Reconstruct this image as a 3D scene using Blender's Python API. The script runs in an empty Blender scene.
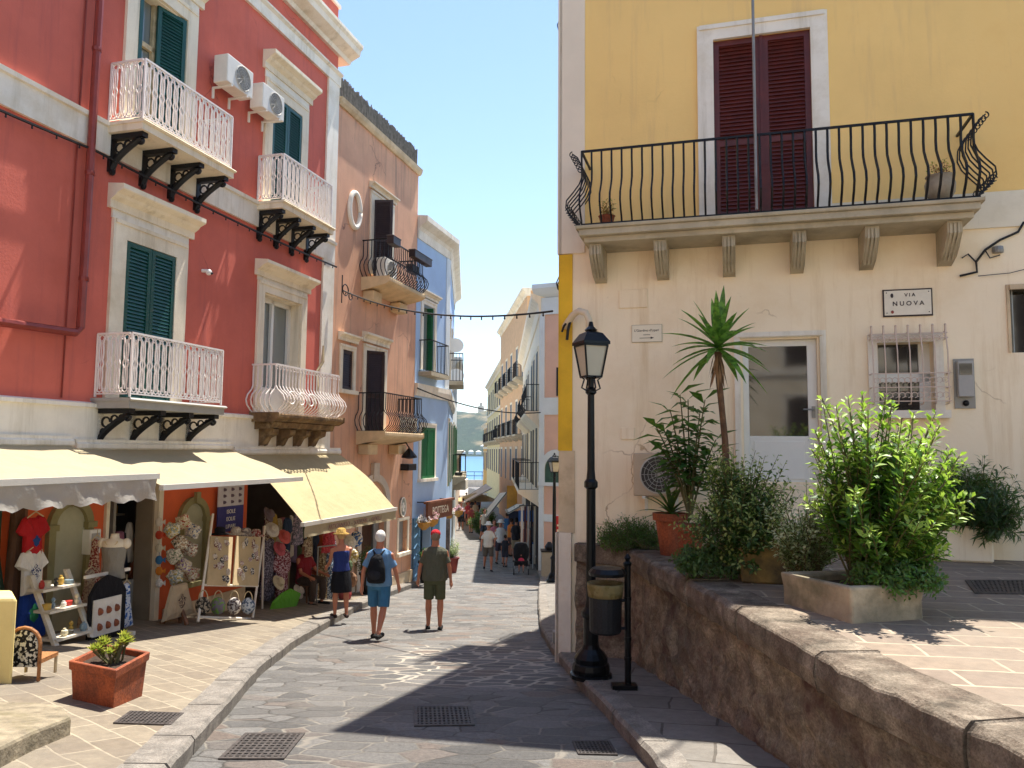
import bpy, math, random
import numpy as np
from mathutils import Vector, Matrix, noise
sc = bpy.context.scene
COL = sc.collection
random.seed(7)
R_ = math.radians
# ------------------------------------------------------------------ camera
F = 773.0; TH = R_(4.9); RO = R_(0.5); E = 1.6
_f = np.array([0, math.cos(TH), math.sin(TH)])
_r = np.array([math.cos(RO), 0, math.sin(RO)]); _r = _r - _f * (_r @ _f); _r /= np.linalg.norm(_r)
_u = np.cross(_r, _f)
CAM = np.array([0, 0, E])
cd = bpy.data.cameras.new('camera'); cam = bpy.data.objects.new('camera', cd); COL.objects.link(cam)
cd.sensor_width = 36; cd.lens = F / 1024 * 36; cd.clip_start = 0.05; cd.clip_end = 20000
M = Matrix(((_r[0], _u[0], -_f[0], 0), (_r[1], _u[1], -_f[1], 0), (_r[2], _u[2], -_f[2], E), (0, 0, 0, 1)))
cam.matrix_world = M
sc.camera = cam
# ------------------------------------------------------------------ light
SUN_AZ, SUN_EL = 28.0, 68.0
w = bpy.data.worlds.new('World'); sc.world = w; w.use_nodes = True
nt = w.node_tree; bg = nt.nodes['Background']
sky = nt.nodes.new('ShaderNodeTexSky'); sky.sky_type = 'NISHITA'; sky.sun_disc = False
sky.sun_elevation = R_(SUN_EL); sky.sun_rotation = R_(SUN_AZ); sky.air_density = 1.0; sky.dust_density = .15; sky.ozone_density = 1.6
nt.links.new(sky.outputs[0], bg.inputs[0]); bg.inputs[1].default_value = 0.107
sd = bpy.data.lights.new('sun', 'SUN'); sun = bpy.data.objects.new('sun', sd); COL.objects.link(sun)
sd.energy = 4.5; sd.angle = R_(0.53); sd.color = (1.0, 0.95, 0.87)
sv = Vector((math.sin(R_(SUN_AZ)) * math.cos(R_(SUN_EL)), math.cos(R_(SUN_AZ)) * math.cos(R_(SUN_EL)), math.sin(R_(SUN_EL))))
sun.rotation_euler = sv.to_track_quat('Z', 'Y').to_euler()
sc.view_settings.view_transform = 'Standard'; sc.view_settings.look = 'None'
sc.view_settings.exposure = 1.3; sc.view_settings.gamma = 1; sc.view_settings.use_curve_mapping = False

# ------------------------------------------------------------------ measuring helpers
def ray(px, py): return _f + _r * (px - 512) / F - _u * (py - 384) / F
SYT = [(-60, 3), (0, 0), (9, -.95), (13, -1.40), (18, -1.88), (22, -2.22), (25.5, -2.52), (28.3, -2.72), (35, -3.0), (45, -3.3), (60, -3.6), (100, -3.9), (260, -4)]
def S(y): return float(np.interp(y, [a for a, b in SYT], [b for a, b in SYT]))
def at(px, py, y):
    d = ray(px, py); return Vector(CAM + d * (y / d[1]))
def gnd(px, py, off=0.0):
    d = ray(px, py); lo, hi = .5, 300
    for _ in range(50):
        m = (lo + hi) / 2; P = CAM + d * m
        if P[2] > S(P[1]) + off: lo = m
        else: hi = m
    return Vector(CAM + d * lo)
class Frame:
    """a facade: s runs along it, p stands off it, z is up"""
    def __init__(self, ox, oy, ang, side):
        a = R_(ang); self.o = np.array([ox, oy, 0.]); self.d = np.array([math.sin(a), math.cos(a), 0.])
        self.n = np.array([self.d[1], -self.d[0], 0.]) * side; self.side = side
    def P(self, s, p, z): return Vector(self.o + self.d * s + self.n * p + np.array([0, 0, z]))
    def m(self, px, py, p=0.0):
        q = self.o + self.n * p; dd = ray(px, py); t = ((q - CAM) @ self.n) / (dd @ self.n); X = CAM + dd * t
        return float((X - self.o) @ self.d), float(X[2])
L = Frame(-9, 0, 15.7, 1)
R = Frame(.63, 10.1, 105.7, 1)
RS = Frame(.63, 10.1, 15.7, -1)        # street side of the yellow house
assert abs(R.n @ R.d) < 1e-3

# ------------------------------------------------------------------ mesh builder
ORG = {}
def hx(h, k=1.0):
    v = [int(h[i:i + 2], 16) / 255 for i in (0, 2, 4)]
    return tuple([((c / 12.92) if c <= .04045 else ((c + .055) / 1.055) ** 2.4) * k for c in v]) + (1,)
class MB:
    def __init__(self): self.v = []; self.f = []; self.att = None
    def add(self, vs, fs):
        b = len(self.v); self.v.extend([tuple(x) for x in vs]); self.f.extend([tuple(b + i for i in q) for q in fs]); return self
    def hexa(self, c):
        return self.add(c, [(0, 3, 2, 1), (4, 5, 6, 7), (0, 1, 5, 4), (1, 2, 6, 5), (2, 3, 7, 6), (3, 0, 4, 7)])
    def box(self, x0, x1, y0, y1, z0, z1):
        return self.hexa([(x0, y0, z0), (x1, y0, z0), (x1, y1, z0), (x0, y1, z0), (x0, y0, z1), (x1, y0, z1), (x1, y1, z1), (x0, y1, z1)])
    def fbox(self, fr, s0, s1, p0, p1, z0, z1):
        return self.hexa([fr.P(s0, p0, z0), fr.P(s1, p0, z0), fr.P(s1, p1, z0), fr.P(s0, p1, z0), fr.P(s0, p0, z1), fr.P(s1, p0, z1), fr.P(s1, p1, z1), fr.P(s0, p1, z1)])
    def quad(self, a, b, c, d): return self.add([a, b, c, d], [(0, 1, 2, 3)])
    def prof(self, fr, s0, s1, pts):
        """extrude a closed (p,z) profile along s"""
        n = len(pts); vs = [fr.P(s0, p, z) for p, z in pts] + [fr.P(s1, p, z) for p, z in pts]
        return self.add(vs, [(i, (i + 1) % n, n + (i + 1) % n, n + i) for i in range(n)] + [tuple(range(n)), tuple(range(2 * n - 1, n - 1, -1))])
    def prism(self, poly, z0, z1):
        n = len(poly); vs = [(x, y, z0) for x, y in poly] + [(x, y, z1) for x, y in poly]
        return self.add(vs, [(i, (i + 1) % n, n + (i + 1) % n, n + i) for i in range(n)] + [tuple(range(n - 1, -1, -1)), tuple(range(n, 2 * n))])
    def tube(self, pts, r, n=6, cap=True):
        pts = [Vector(p) for p in pts]; k = len(pts)
        rs = r if isinstance(r, (list, tuple)) else [r] * k
        t0 = (pts[1] - pts[0]).normalized(); up = Vector((0, 0, 1)) if abs(t0.z) < .9 else Vector((1, 0, 0))
        x = t0.cross(up).normalized(); vs = []
        for i, p in enumerate(pts):
            t = (pts[min(i + 1, k - 1)] - pts[max(i - 1, 0)])
            t = t.normalized() if t.length > 1e-9 else t0
            x = (x - t * x.dot(t)); x = x.normalized() if x.length > 1e-6 else t.orthogonal().normalized(); y = t.cross(x)
            for j in range(n):
                a = 2 * math.pi * (j + .5) / n; vs.append(p + (x * math.cos(a) + y * math.sin(a)) * rs[i])
        fs = [(i * n + j, i * n + (j + 1) % n, (i + 1) * n + (j + 1) % n, (i + 1) * n + j) for i in range(k - 1) for j in range(n)]
        if cap: fs += [tuple(range(n - 1, -1, -1)), tuple(range((k - 1) * n, k * n))]
        return self.add(vs, fs)
    def lathe(self, c, prof, n=20, sx=1, sy=1):
        c = Vector(c); vs = []; k = len(prof)
        for r, z in prof:
            for j in range(n):
                a = 2 * math.pi * j / n; vs.append(c + Vector((r * math.cos(a) * sx, r * math.sin(a) * sy, z)))
        fs = [(i * n + j, i * n + (j + 1) % n, (i + 1) * n + (j + 1) % n, (i + 1) * n + j) for i in range(k - 1) for j in range(n)]
        fs += [tuple(range(n - 1, -1, -1)), tuple(range((k - 1) * n, k * n))]
        return self.add(vs, fs)
    def ball(self, c, rx, ry=None, rz=None, n=10, m=7):
        ry = ry or rx; rz = rz or rx
        pr = [(max(math.sin(math.pi * i / m), .02), -math.cos(math.pi * i / m)) for i in range(m + 1)]
        c = Vector(c); vs = [c + Vector((r * math.cos(2 * math.pi * j / n) * rx, r * math.sin(2 * math.pi * j / n) * ry, z * rz)) for r, z in pr for j in range(n)]
        fs = [(i * n + j, i * n + (j + 1) % n, (i + 1) * n + (j + 1) % n, (i + 1) * n + j) for i in range(m) for j in range(n)]
        fs += [tuple(range(n - 1, -1, -1)), tuple(range(m * n, (m + 1) * n))]
        return self.add(vs, fs)
    def loft(self, rings, n=14):
        """rings of (x,y,z,rx,ry)"""
        k = len(rings); vs = []
        for x, y, z, rx, ry in rings:
            for j in range(n):
                a = 2 * math.pi * j / n; vs.append((x + rx * math.cos(a), y + ry * math.sin(a), z))
        fs = [(i * n + j, i * n + (j + 1) % n, (i + 1) * n + (j + 1) % n, (i + 1) * n + j) for i in range(k - 1) for j in range(n)]
        fs += [tuple(range(n - 1, -1, -1)), tuple(range((k - 1) * n, k * n))]
        return self.add(vs, fs)
    def capsule(self, a, b, ra, rb, n=10):
        a = Vector(a); b = Vector(b); t = (b - a).normalized()
        return self.tube([a - t * ra * .95, a - t * ra * .7, a, b, b + t * rb * .7, b + t * rb * .95], [ra * .3, ra * .72, ra, rb, rb * .72, rb * .3], n)
    def leaf(self, b, d, nrm, l, wd, fold=.25, droop=.15):
        d = d.normalized(); s = d.cross(nrm)
        s = s.normalized() if s.length > 1e-4 else d.orthogonal().normalized(); n = s.cross(d)
        m = b + d * l * .5 - n * l * droop * .25; e = b + d * l - n * l * droop
        a1 = m + s * wd * .5 + n * wd * fold; a2 = m - s * wd * .5 + n * wd * fold
        return self.add([b, a1, e, a2, m], [(0, 1, 4), (1, 2, 4), (2, 3, 4), (3, 0, 4)])
    def build(self, name, mat, parent=None, smooth=False, origin=None, bevel=0, seg=1):
        me = bpy.data.meshes.new(name)
        if parent is not None: o_ = ORG.get(parent.name, Vector((0, 0, 0)))
        elif origin is not None: o_ = Vector(origin)
        else:
            a = np.array(self.v); o_ = Vector(((a[:, 0].min() + a[:, 0].max()) / 2, (a[:, 1].min() + a[:, 1].max()) / 2, a[:, 2].min()))
        vv = np.array(self.v, dtype=float) - np.array(o_)
        me.from_pydata(vv.tolist(), [], self.f); me.update()
        if smooth: me.polygons.foreach_set('use_smooth', [True] * len(me.polygons))
        ob = bpy.data.objects.new(name, me); COL.objects.link(ob)
        if mat: me.materials.append(mat)
        ORG[ob.name] = o_
        if parent is None: ob.location = o_
        else: ob.parent = parent
        if bevel:
            b = ob.modifiers.new('bevel', 'BEVEL'); b.width = bevel; b.segments = seg; b.limit_method = 'ANGLE'; b.angle_limit = R_(40)
        return ob
def tag(o, label, cat, group=None):
    o['label'] = label; o['category'] = cat
    if group: o['group'] = group
    return o
def struct(o): o['kind'] = 'structure'; return o
def thing(name, label, cat, loc=(0, 0, 0), rz=0.0, group=None, local=False):
    o = bpy.data.objects.new(name, None); COL.objects.link(o); o.location = loc; o.rotation_euler = (0, 0, rz); o.empty_display_size = .2
    ORG[o.name] = Vector((0, 0, 0)) if local else Vector(loc)
    return tag(o, label, cat, group)
def kids(o): return [c for c in bpy.data.objects if c.parent == o]
def dup(root, loc, rz=None, label=None, group=None, parent=None):
    r = root.copy(); COL.objects.link(r); r.location = loc; r.parent = parent
    if rz is not None: r.rotation_euler = (0, 0, rz)
    if label: r['label'] = label
    if group: r['group'] = group
    for ch in kids(root):
        c = ch.copy(); COL.objects.link(c); c.parent = r
        for g in kids(ch):
            d = g.copy(); COL.objects.link(d); d.parent = c
    return r
def text(name, s, fr, sc_, z, size, mat, parent, p=.02, center=True, bold=0.0):
    cu = bpy.data.curves.new('t', 'FONT'); cu.body = s; cu.size = size; cu.extrude = .0015; cu.offset = bold
    cu.align_x = 'CENTER' if center else 'LEFT'; cu.align_y = 'CENTER'
    ob = bpy.data.objects.new('t', cu); COL.objects.link(ob)
    dg = bpy.context.evaluated_depsgraph_get(); me = bpy.data.meshes.new_from_object(ob.evaluated_get(dg))
    sgn = 1 if np.dot(np.cross(fr.d, [0, 0, 1]), fr.n) > 0 else -1
    vs = [fr.P(sc_ + sgn * v.co.x, p + v.co.z, z + v.co.y) for v in me.vertices]; fs = [tuple(q.vertices) for q in me.polygons]
    bpy.data.objects.remove(ob)
    return MB().add(vs, fs).build(name, mat, parent)

# ------------------------------------------------------------------ materials
MATS = {}
def new(name):
    m = bpy.data.materials.new(name); m.use_nodes = True; return m, m.node_tree, m.node_tree.nodes['Principled BSDF']
def nd(nt, t, **k):
    n = nt.nodes.new(t)
    for a, b in k.items():
        if a in n.bl_rna.properties: setattr(n, a, b)
        else: n.inputs[a].default_value = b
    return n
def mix(nt, fac, a, b, bt='MIX'):
    n = nt.nodes.new('ShaderNodeMix'); n.data_type = 'RGBA'; n.blend_type = bt
    for i, v in ((0, fac), (6, a), (7, b)):
        if hasattr(v, 'is_linked') or hasattr(v, 'links'): nt.links.new(v, n.inputs[i])
        else: n.inputs[i].default_value = v
    return n.outputs[2]
def ramp(nt, src, p0, p1, c0=(0, 0, 0, 1), c1=(1, 1, 1, 1)):
    n = nt.nodes.new('ShaderNodeValToRGB'); n.color_ramp.elements[0].position = p0; n.color_ramp.elements[1].position = p1
    n.color_ramp.elements[0].color = c0; n.color_ramp.elements[1].color = c1; nt.links.new(src, n.inputs[0]); return n.outputs[0]
def pos(nt, scale=(1, 1, 1), rot=(0, 0, 0), obj=False):
    if obj: g = nt.nodes.new('ShaderNodeTexCoord').outputs['Object']
    else: g = nt.nodes.new('ShaderNodeNewGeometry').outputs['Position']
    mp = nt.nodes.new('ShaderNodeMapping'); mp.inputs['Scale'].default_value = scale; mp.inputs['Rotation'].default_value = rot
    nt.links.new(g, mp.inputs[0]); return mp.outputs[0]
def noi(nt, vec, scale, detail=4, rough=.6):
    n = nd(nt, 'ShaderNodeTexNoise', Scale=scale, Detail=detail, Roughness=rough); nt.links.new(vec, n.inputs['Vector']); return n.outputs['Fac']
def bump(nt, bs, h, strength=.3, dist=.01, prev=None):
    b = nd(nt, 'ShaderNodeBump', Strength=strength, Distance=dist); nt.links.new(h, b.inputs['Height'])
    if prev: nt.links.new(prev, b.inputs['Normal'])
    nt.links.new(b.outputs[0], bs.inputs['Normal']); return b.outputs[0]
def mat(name, c, rough=.6, var=.12, vs=3., bp=.15, bs=40., metal=0., dirt=None, dsc=.7, dlo=.5, dhi=.75, streak=None, spec=.4, obj=False, crack=None, grit=0):
    if name in MATS: return MATS[name]
    m, nt, b = new(name); c = hx(c) if isinstance(c, str) else c
    b.inputs['Roughness'].default_value = rough; b.inputs['Metallic'].default_value = metal; b.inputs['Specular IOR Level'].default_value = spec
    v = pos(nt, obj=obj)
    dk = tuple(x * (1 - var * 1.6) for x in c[:3]) + (1,); lt = tuple(min(x * (1 + var), 1) for x in c[:3]) + (1,)
    col = mix(nt, ramp(nt, noi(nt, v, vs, 5), .3, .7), dk, lt)
    if dirt: col = mix(nt, ramp(nt, noi(nt, v, dsc, 8, .7), dlo, dhi), col, hx(dirt))
    if streak:
        col = mix(nt, ramp(nt, noi(nt, pos(nt, (2.2, 2.2, .16)), 2., 6, .7), .52, .8), col, hx(streak))
    if crack:
        wv = nd(nt, 'ShaderNodeTexNoise', Scale=1.6, Detail=6.0); nt.links.new(v, wv.inputs['Vector']); vm = nt.nodes.new('ShaderNodeVectorMath'); vm.operation = 'MULTIPLY_ADD'; vm.inputs[1].default_value = (.9,) * 3
        nt.links.new(wv.outputs['Color'], vm.inputs[0]); nt.links.new(v, vm.inputs[2]); ve = nd(nt, 'ShaderNodeTexVoronoi', feature='DISTANCE_TO_EDGE', Scale=.55); nt.links.new(vm.outputs[0], ve.inputs['Vector'])
        ln_ = ramp(nt, ve.outputs['Distance'], .002, .007, (1, 1, 1, 1), (0, 0, 0, 1)); mk = ramp(nt, noi(nt, v, .55, 3), .56, .64); k_ = mix(nt, 1.0, ln_, mk, 'MULTIPLY'); col = mix(nt, k_, col, hx(crack))
        sp_ = ramp(nt, noi(nt, v, 4.5, 8, .8), .66, .7); col = mix(nt, mix(nt, 1.0, sp_, (.5, .5, .5, 1), 'MULTIPLY'), col, hx(crack))
    if grit: col = mix(nt, 1.0, col, mix(nt, ramp(nt, noi(nt, v, grit, 6, .8), .32, .68), (.45, .43, .42, 1), (1.4, 1.38, 1.35, 1)), 'MULTIPLY')
    nt.links.new(col, b.inputs['Base Color'])
    if bp: bump(nt, b, noi(nt, v, bs, 5), bp, .01)
    MATS[name] = m; return m
def leafmat(name, c, c2, rough=.45, tr=.35, sc_=9.):
    m, nt, b = new(name); b.inputs['Roughness'].default_value = rough; b.inputs['Specular IOR Level'].default_value = .45
    col = mix(nt, ramp(nt, noi(nt, pos(nt), sc_ * 1.8, 3), .4, .6), hx(c), hx(c2)); col = mix(nt, ramp(nt, noi(nt, pos(nt), 23, 2), .66, .7), col, hx('8a7a3c')); nt.links.new(col, b.inputs['Base Color'])
    t = nt.nodes.new('ShaderNodeBsdfTranslucent'); nt.links.new(mix(nt, .5, col, (.35, .6, .05, 1)), t.inputs[0])
    ms = nt.nodes.new('ShaderNodeMixShader'); ms.inputs[0].default_value = tr
    nt.links.new(b.outputs[0], ms.inputs[1]); nt.links.new(t.outputs[0], ms.inputs[2])
    nt.links.new(ms.outputs[0], nt.nodes['Material Output'].inputs[0]); return m
def clothmat(name, c, pat=None, sc_=30., lo=.5, hi=.55, tr=0.0, rough=.85):
    if name in MATS: return MATS[name]
    m, nt, b = new(name); b.inputs['Roughness'].default_value = rough; b.inputs['Specular IOR Level'].default_value = .2
    v = pos(nt); col = mix(nt, ramp(nt, noi(nt, v, 6, 3), .3, .7), tuple(x * .85 for x in hx(c)[:3]) + (1,), hx(c))
    if pat:
        if not isinstance(pat, (list, tuple)): pat = [pat]
        for i, pc in enumerate(pat):
            n = nd(nt, 'ShaderNodeTexNoise', Scale=sc_ * (1 + .35 * i), Detail=2.0); mp = nd(nt, 'ShaderNodeMapping'); mp.inputs['Location'].default_value = (i * 7.3, i * 3.1, i)
            nt.links.new(v, mp.inputs[0]); nt.links.new(mp.outputs[0], n.inputs['Vector'])
            col = mix(nt, ramp(nt, n.outputs['Fac'], lo, hi), col, hx(pc))
    nt.links.new(col, b.inputs['Base Color']); bump(nt, b, noi(nt, v, 25, 3), .3, .01, bump(nt, b, noi(nt, pos(nt, (2.2, 2.2, 1)), 7, 3), .7, .05))
    if tr:
        t = nt.nodes.new('ShaderNodeBsdfTranslucent'); nt.links.new(col, t.inputs[0])
        ms = nt.nodes.new('ShaderNodeMixShader'); ms.inputs[0].default_value = tr
        nt.links.new(b.outputs[0], ms.inputs[1]); nt.links.new(t.outputs[0], ms.inputs[2]); nt.links.new(ms.outputs[0], nt.nodes['Material Output'].inputs[0])
    MATS[name] = m; return m
def paving(name, ca, cb, cm, w_, h_, ms, ang, warp=.06, rough=.75, dirt=None, bstr=.5, sq=1.0):
    m, nt, b = new(name); b.inputs['Roughness'].default_value = rough; b.inputs['Specular IOR Level'].default_value = .3
    v = pos(nt, rot=(0, 0, R_(ang)))
    nz = nd(nt, 'ShaderNodeTexNoise', Scale=1.7, Detail=3.0); nt.links.new(v, nz.inputs['Vector'])
    vm = nt.nodes.new('ShaderNodeVectorMath'); vm.operation = 'MULTIPLY_ADD'; vm.inputs[1].default_value = (warp * 2,) * 3
    nt.links.new(nz.outputs['Color'], vm.inputs[0]); nt.links.new(v, vm.inputs[2])
    br = nd(nt, 'ShaderNodeTexBrick', Scale=1.0); br.inputs['Color1'].default_value = hx(ca); br.inputs['Color2'].default_value = hx(cb); br.inputs['Mortar'].default_value = hx(cm)
    br.inputs['Mortar Size'].default_value = ms; br.inputs['Mortar Smooth'].default_value = .3; br.inputs['Brick Width'].default_value = w_; br.inputs['Row Height'].default_value = h_; br.offset = .45; br.squash = sq; br.squash_frequency = 3
    nt.links.new(vm.outputs[0], br.inputs['Vector'])
    col = mix(nt, ramp(nt, noi(nt, v, 9, 8, .75), .25, .8), (.62, .6, .58, 1), (1.15, 1.12, 1.08, 1)); col = mix(nt, 1.0, br.outputs['Color'], col, 'MULTIPLY')
    col = mix(nt, ramp(nt, noi(nt, v, .6, 6, .7), .5, .8), col, hx(dirt or '6d6459'))
    nt.links.new(col, b.inputs['Base Color'])
    inv = nt.nodes.new('ShaderNodeMath'); inv.operation = 'SUBTRACT'; inv.inputs[0].default_value = 1; nt.links.new(br.outputs['Fac'], inv.inputs[1])
    b1 = bump(nt, b, inv.outputs[0], bstr, .012); bump(nt, b, noi(nt, v, 35, 6, .7), .55, .012, b1)
    return m
def streetmat():
    m, nt, b = new('street_stone'); b.inputs['Roughness'].default_value = .62; b.inputs['Specular IOR Level'].default_value = .35
    v = pos(nt, (2.7, 4.4, 0), (0, 0, R_(14)))
    nz = nd(nt, 'ShaderNodeTexNoise', Scale=1.3, Detail=3.0); nt.links.new(v, nz.inputs['Vector'])
    vm = nt.nodes.new('ShaderNodeVectorMath'); vm.operation = 'MULTIPLY_ADD'; vm.inputs[1].default_value = (.18,) * 3
    nt.links.new(nz.outputs['Color'], vm.inputs[0]); nt.links.new(v, vm.inputs[2])
    ve = nd(nt, 'ShaderNodeTexVoronoi', feature='DISTANCE_TO_EDGE', Scale=1.0, Randomness=.7); nt.links.new(vm.outputs[0], ve.inputs['Vector'])
    vc = nd(nt, 'ShaderNodeTexVoronoi', feature='F1', Scale=1.0, Randomness=.7); nt.links.new(vm.outputs[0], vc.inputs['Vector'])
    sp = nt.nodes.new('ShaderNodeSeparateColor'); nt.links.new(vc.outputs['Color'], sp.inputs[0])
    col = mix(nt, sp.outputs[0], hx('585653'), hx('827f7a')); col = mix(nt, ramp(nt, sp.outputs[1], .8, .95), col, hx('776a60'))
    g = noi(nt, pos(nt), 26, 10, .85)
    col = mix(nt, 1.0, col, mix(nt, ramp(nt, g, .3, .72), (.42, .42, .43, 1), (1.5, 1.49, 1.46, 1)), 'MULTIPLY')
    col = mix(nt, ramp(nt, noi(nt, pos(nt), .5, 6, .7), .45, .75), col, hx('716d67'))
    # joints: dark everywhere, wide and pale where the mortar was renewed
    xyz = nt.nodes.new('ShaderNodeSeparateXYZ'); nt.links.new(pos(nt), xyz.inputs[0])
    def band(o, a, c, e=.5):
        r1 = nd(nt, 'ShaderNodeMapRange', interpolation_type='SMOOTHSTEP'); r1.inputs[1].default_value = a - e; r1.inputs[2].default_value = a; nt.links.new(o, r1.inputs[0])
        r2 = nd(nt, 'ShaderNodeMapRange', interpolation_type='SMOOTHSTEP'); r2.inputs[1].default_value = c + e; r2.inputs[2].default_value = c; nt.links.new(o, r2.inputs[0])
        k = nt.nodes.new('ShaderNodeMath'); k.operation = 'MULTIPLY'; nt.links.new(r1.outputs[0], k.inputs[0]); nt.links.new(r2.outputs[0], k.inputs[1]); return k.outputs[0]
    k = nt.nodes.new('ShaderNodeMath'); k.operation = 'MULTIPLY'; nt.links.new(band(xyz.outputs[0], -1.3, .4, .4), k.inputs[0]); nt.links.new(band(xyz.outputs[1], 8.6, 11.3, .4), k.inputs[1])
    thin = ramp(nt, ve.outputs['Distance'], .012, .035, (1, 1, 1, 1), (0, 0, 0, 1)); wide = ramp(nt, ve.outputs['Distance'], .035, .075, (1, 1, 1, 1), (0, 0, 0, 1))
    jc = mix(nt, ramp(nt, noi(nt, pos(nt), 1.1, 3), .42, .58), hx('4f4b45'), hx('8f887c'))
    col = mix(nt, thin, col, jc)
    kk = nt.nodes.new('ShaderNodeMath'); kk.operation = 'MULTIPLY'; nt.links.new(k.outputs[0], kk.inputs[0]); nt.links.new(wide, kk.inputs[1])
    col = mix(nt, kk.outputs[0], col, hx('b8ae9d'))
    nt.links.new(col, b.inputs['Base Color'])
    b1 = bump(nt, b, ramp(nt, ve.outputs['Distance'], 0, .08), .8, .015); bump(nt, b, noi(nt, pos(nt), 22, 8, .8), 1.0, .03, b1)
    return m
def rubblemat():
    m, nt, b = new('rubble_stone'); b.inputs['Roughness'].default_value = .9; b.inputs['Specular IOR Level'].default_value = .2
    v = pos(nt, (1, 1, 1.2))
    nz = nd(nt, 'ShaderNodeTexNoise', Scale=2.5, Detail=4.0); nt.links.new(v, nz.inputs['Vector'])
    vm = nt.nodes.new('ShaderNodeVectorMath'); vm.operation = 'MULTIPLY_ADD'; vm.inputs[1].default_value = (.16,) * 3
    nt.links.new(nz.outputs['Color'], vm.inputs[0]); nt.links.new(v, vm.inputs[2])
    ve = nd(nt, 'ShaderNodeTexVoronoi', feature='DISTANCE_TO_EDGE', Scale=3.7, Randomness=1.0); nt.links.new(vm.outputs[0], ve.inputs['Vector'])
    vc = nd(nt, 'ShaderNodeTexVoronoi', feature='F1', Scale=3.7, Randomness=1.0); nt.links.new(vm.outputs[0], vc.inputs['Vector'])
    sp = nt.nodes.new('ShaderNodeSeparateColor'); nt.links.new(vc.outputs['Color'], sp.inputs[0])
    col = mix(nt, sp.outputs[0], hx('9a8772'), hx('c2b096')); col = mix(nt, ramp(nt, sp.outputs[1], .6, .9), col, hx('755650'))
    g = noi(nt, v, 38, 10, .85)
    j = ramp(nt, ve.outputs['Distance'], .05, .16, (1, 1, 1, 1), (0, 0, 0, 1))
    j = mix(nt, ramp(nt, noi(nt, v, 2.0, 5), .35, .65), j, (.75, .75, .75, 1)); 
    col = mix(nt, j, col, hx('d2c2a6'))
    col = mix(nt, ramp(nt, noi(nt, v, 2.6, 9, .8), .44, .6), mix(nt, .55, col, hx('4f4038')), mix(nt, .45, col, hx('cdbb9e')))
    col = mix(nt, 1.0, col, mix(nt, ramp(nt, g, .3, .72), (.3, .27, .26, 1), (1.75, 1.72, 1.68, 1)), 'MULTIPLY')
    col = mix(nt, ramp(nt, noi(nt, v, 1.1, 6, .7), .52, .66), col, hx('75564c'))
    nt.links.new(col, b.inputs['Base Color'])
    b1 = bump(nt, b, ramp(nt, ve.outputs['Distance'], 0, .14), 1.0, .04); bump(nt, b, g, 1.0, .04, b1)
    return m
M_street = streetmat(); M_rubble = rubblemat()
M_pave = paving('pavement_flagstone', '8e8472', '7f7464', 'a89d88', .46, .24, .010, 40, .04)
M_terr = paving('terrace_flagstone', '857668', '928270', 'b8ab93', .6, .29, .012, 8, .03, dirt='8b7e6e')
M_kerb = mat('kerb_granite', '837d74', .8, .25, 6, .9, 60, dirt='6c655b', dsc=2, grit=60)
M_cop = mat('coping_stone', '8a7f70', .9, .45, 5, 1.0, 60, dirt='62554a', dsc=3, dlo=.42, dhi=.66, spec=.12, grit=70)
M_red = mat('red_plaster', 'd06a58', .85, .08, .9, .3, 30, dirt='b85846', dsc=.5, dlo=.45, dhi=.8, streak='b05a50', crack='9a4a42')
M_cream = mat('cream_plaster', 'ecdfc6', .85, .06, 1.2, .25, 25, dirt='cdbd9f', dsc=.9, streak='b8a88a')
M_white = mat('white_plaster', 'eee6d6', .8, .06, 2, .2, 25, dirt='d2c4aa', dsc=1.2, streak='bfb49c')
M_orangeb = mat('salmon_plaster', 'dba785', .88, .1, 1.3, .3, 20, dirt='cf9a7c', dsc=.8, dlo=.42, dhi=.75, streak='8f7260', crack='8a6450')
M_shop = mat('orange_plaster', 'd8602e', .8, .1, 2, .2, 20)
M_blue = mat('blue_plaster', 'a9c3e2', .85, .06, 1.3, .2, 20, dirt='a8c2de', dsc=.8)
M_bluew = mat('bluish_white_plaster', 'd5dde0', .85, .05, 2, .2, 20)
M_yel = mat('yellow_plaster', 'fad184', .88, .04, 1.2, .25, 25, dirt='f0c478', dsc=.6, streak='e0ba80', crack='c9a468')
M_yel2 = mat('ochre_yellow_plaster', 'e8b830', .85, .08, 2, .25, 25, dirt='c99a2c', dsc=1.5)
M_lowc = mat('pale_cream_plaster', 'fbe8c8', .88, .03, .8, .35, 14, dirt='e8cda4', dsc=.7, dlo=.5, dhi=.85, streak='dcc096', crack='b89c78')
M_beige = mat('beige_render', 'd6bf9c', .9, .15, 2, .4, 25, dirt='a98d6a', dsc=1.2)
M_corb = mat('grey_corbel_stone', 'b9ad94', .8, .12, 3, .3, 30, dirt='8f8570', dsc=2)
M_iron = mat('black_iron', '1b1b1e', .45, .2, 8, .1, 60, metal=.4)
M_white_iron = mat('white_painted_iron', 'ece2da', .45, .05, 8, .1, 60, dirt='c9a58c', dsc=5, dlo=.6, dhi=.8)
M_lamp = mat('dark_green_black_iron', '16191c', .35, .2, 8, .1, 60, metal=.5)
M_green = mat('dark_green_paint', '11493f', .4, .12, 5, .1, 40)
M_green2 = mat('mid_green_paint', '176b3b', .4, .12, 5, .1, 40)
M_maroon = mat('maroon_wood_paint', '5e2419', .38, .2, 6, .12, 40)
M_brown = mat('dark_brown_wood', '33211f', .5, .2, 6, .1, 40)
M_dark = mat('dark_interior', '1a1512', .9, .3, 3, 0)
M_terra = mat('terracotta', 'a0532f', .8, .2, 5, .4, 40, dirt='74402c', dsc=3, dlo=.45, dhi=.65, grit=50)
M_pvc = mat('white_pvc', 'e4e2da', .35, .03, 3, 0)
M_grey = mat('grey_metal', '8d8c88', .45, .1, 6, .05, metal=.4)
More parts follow.
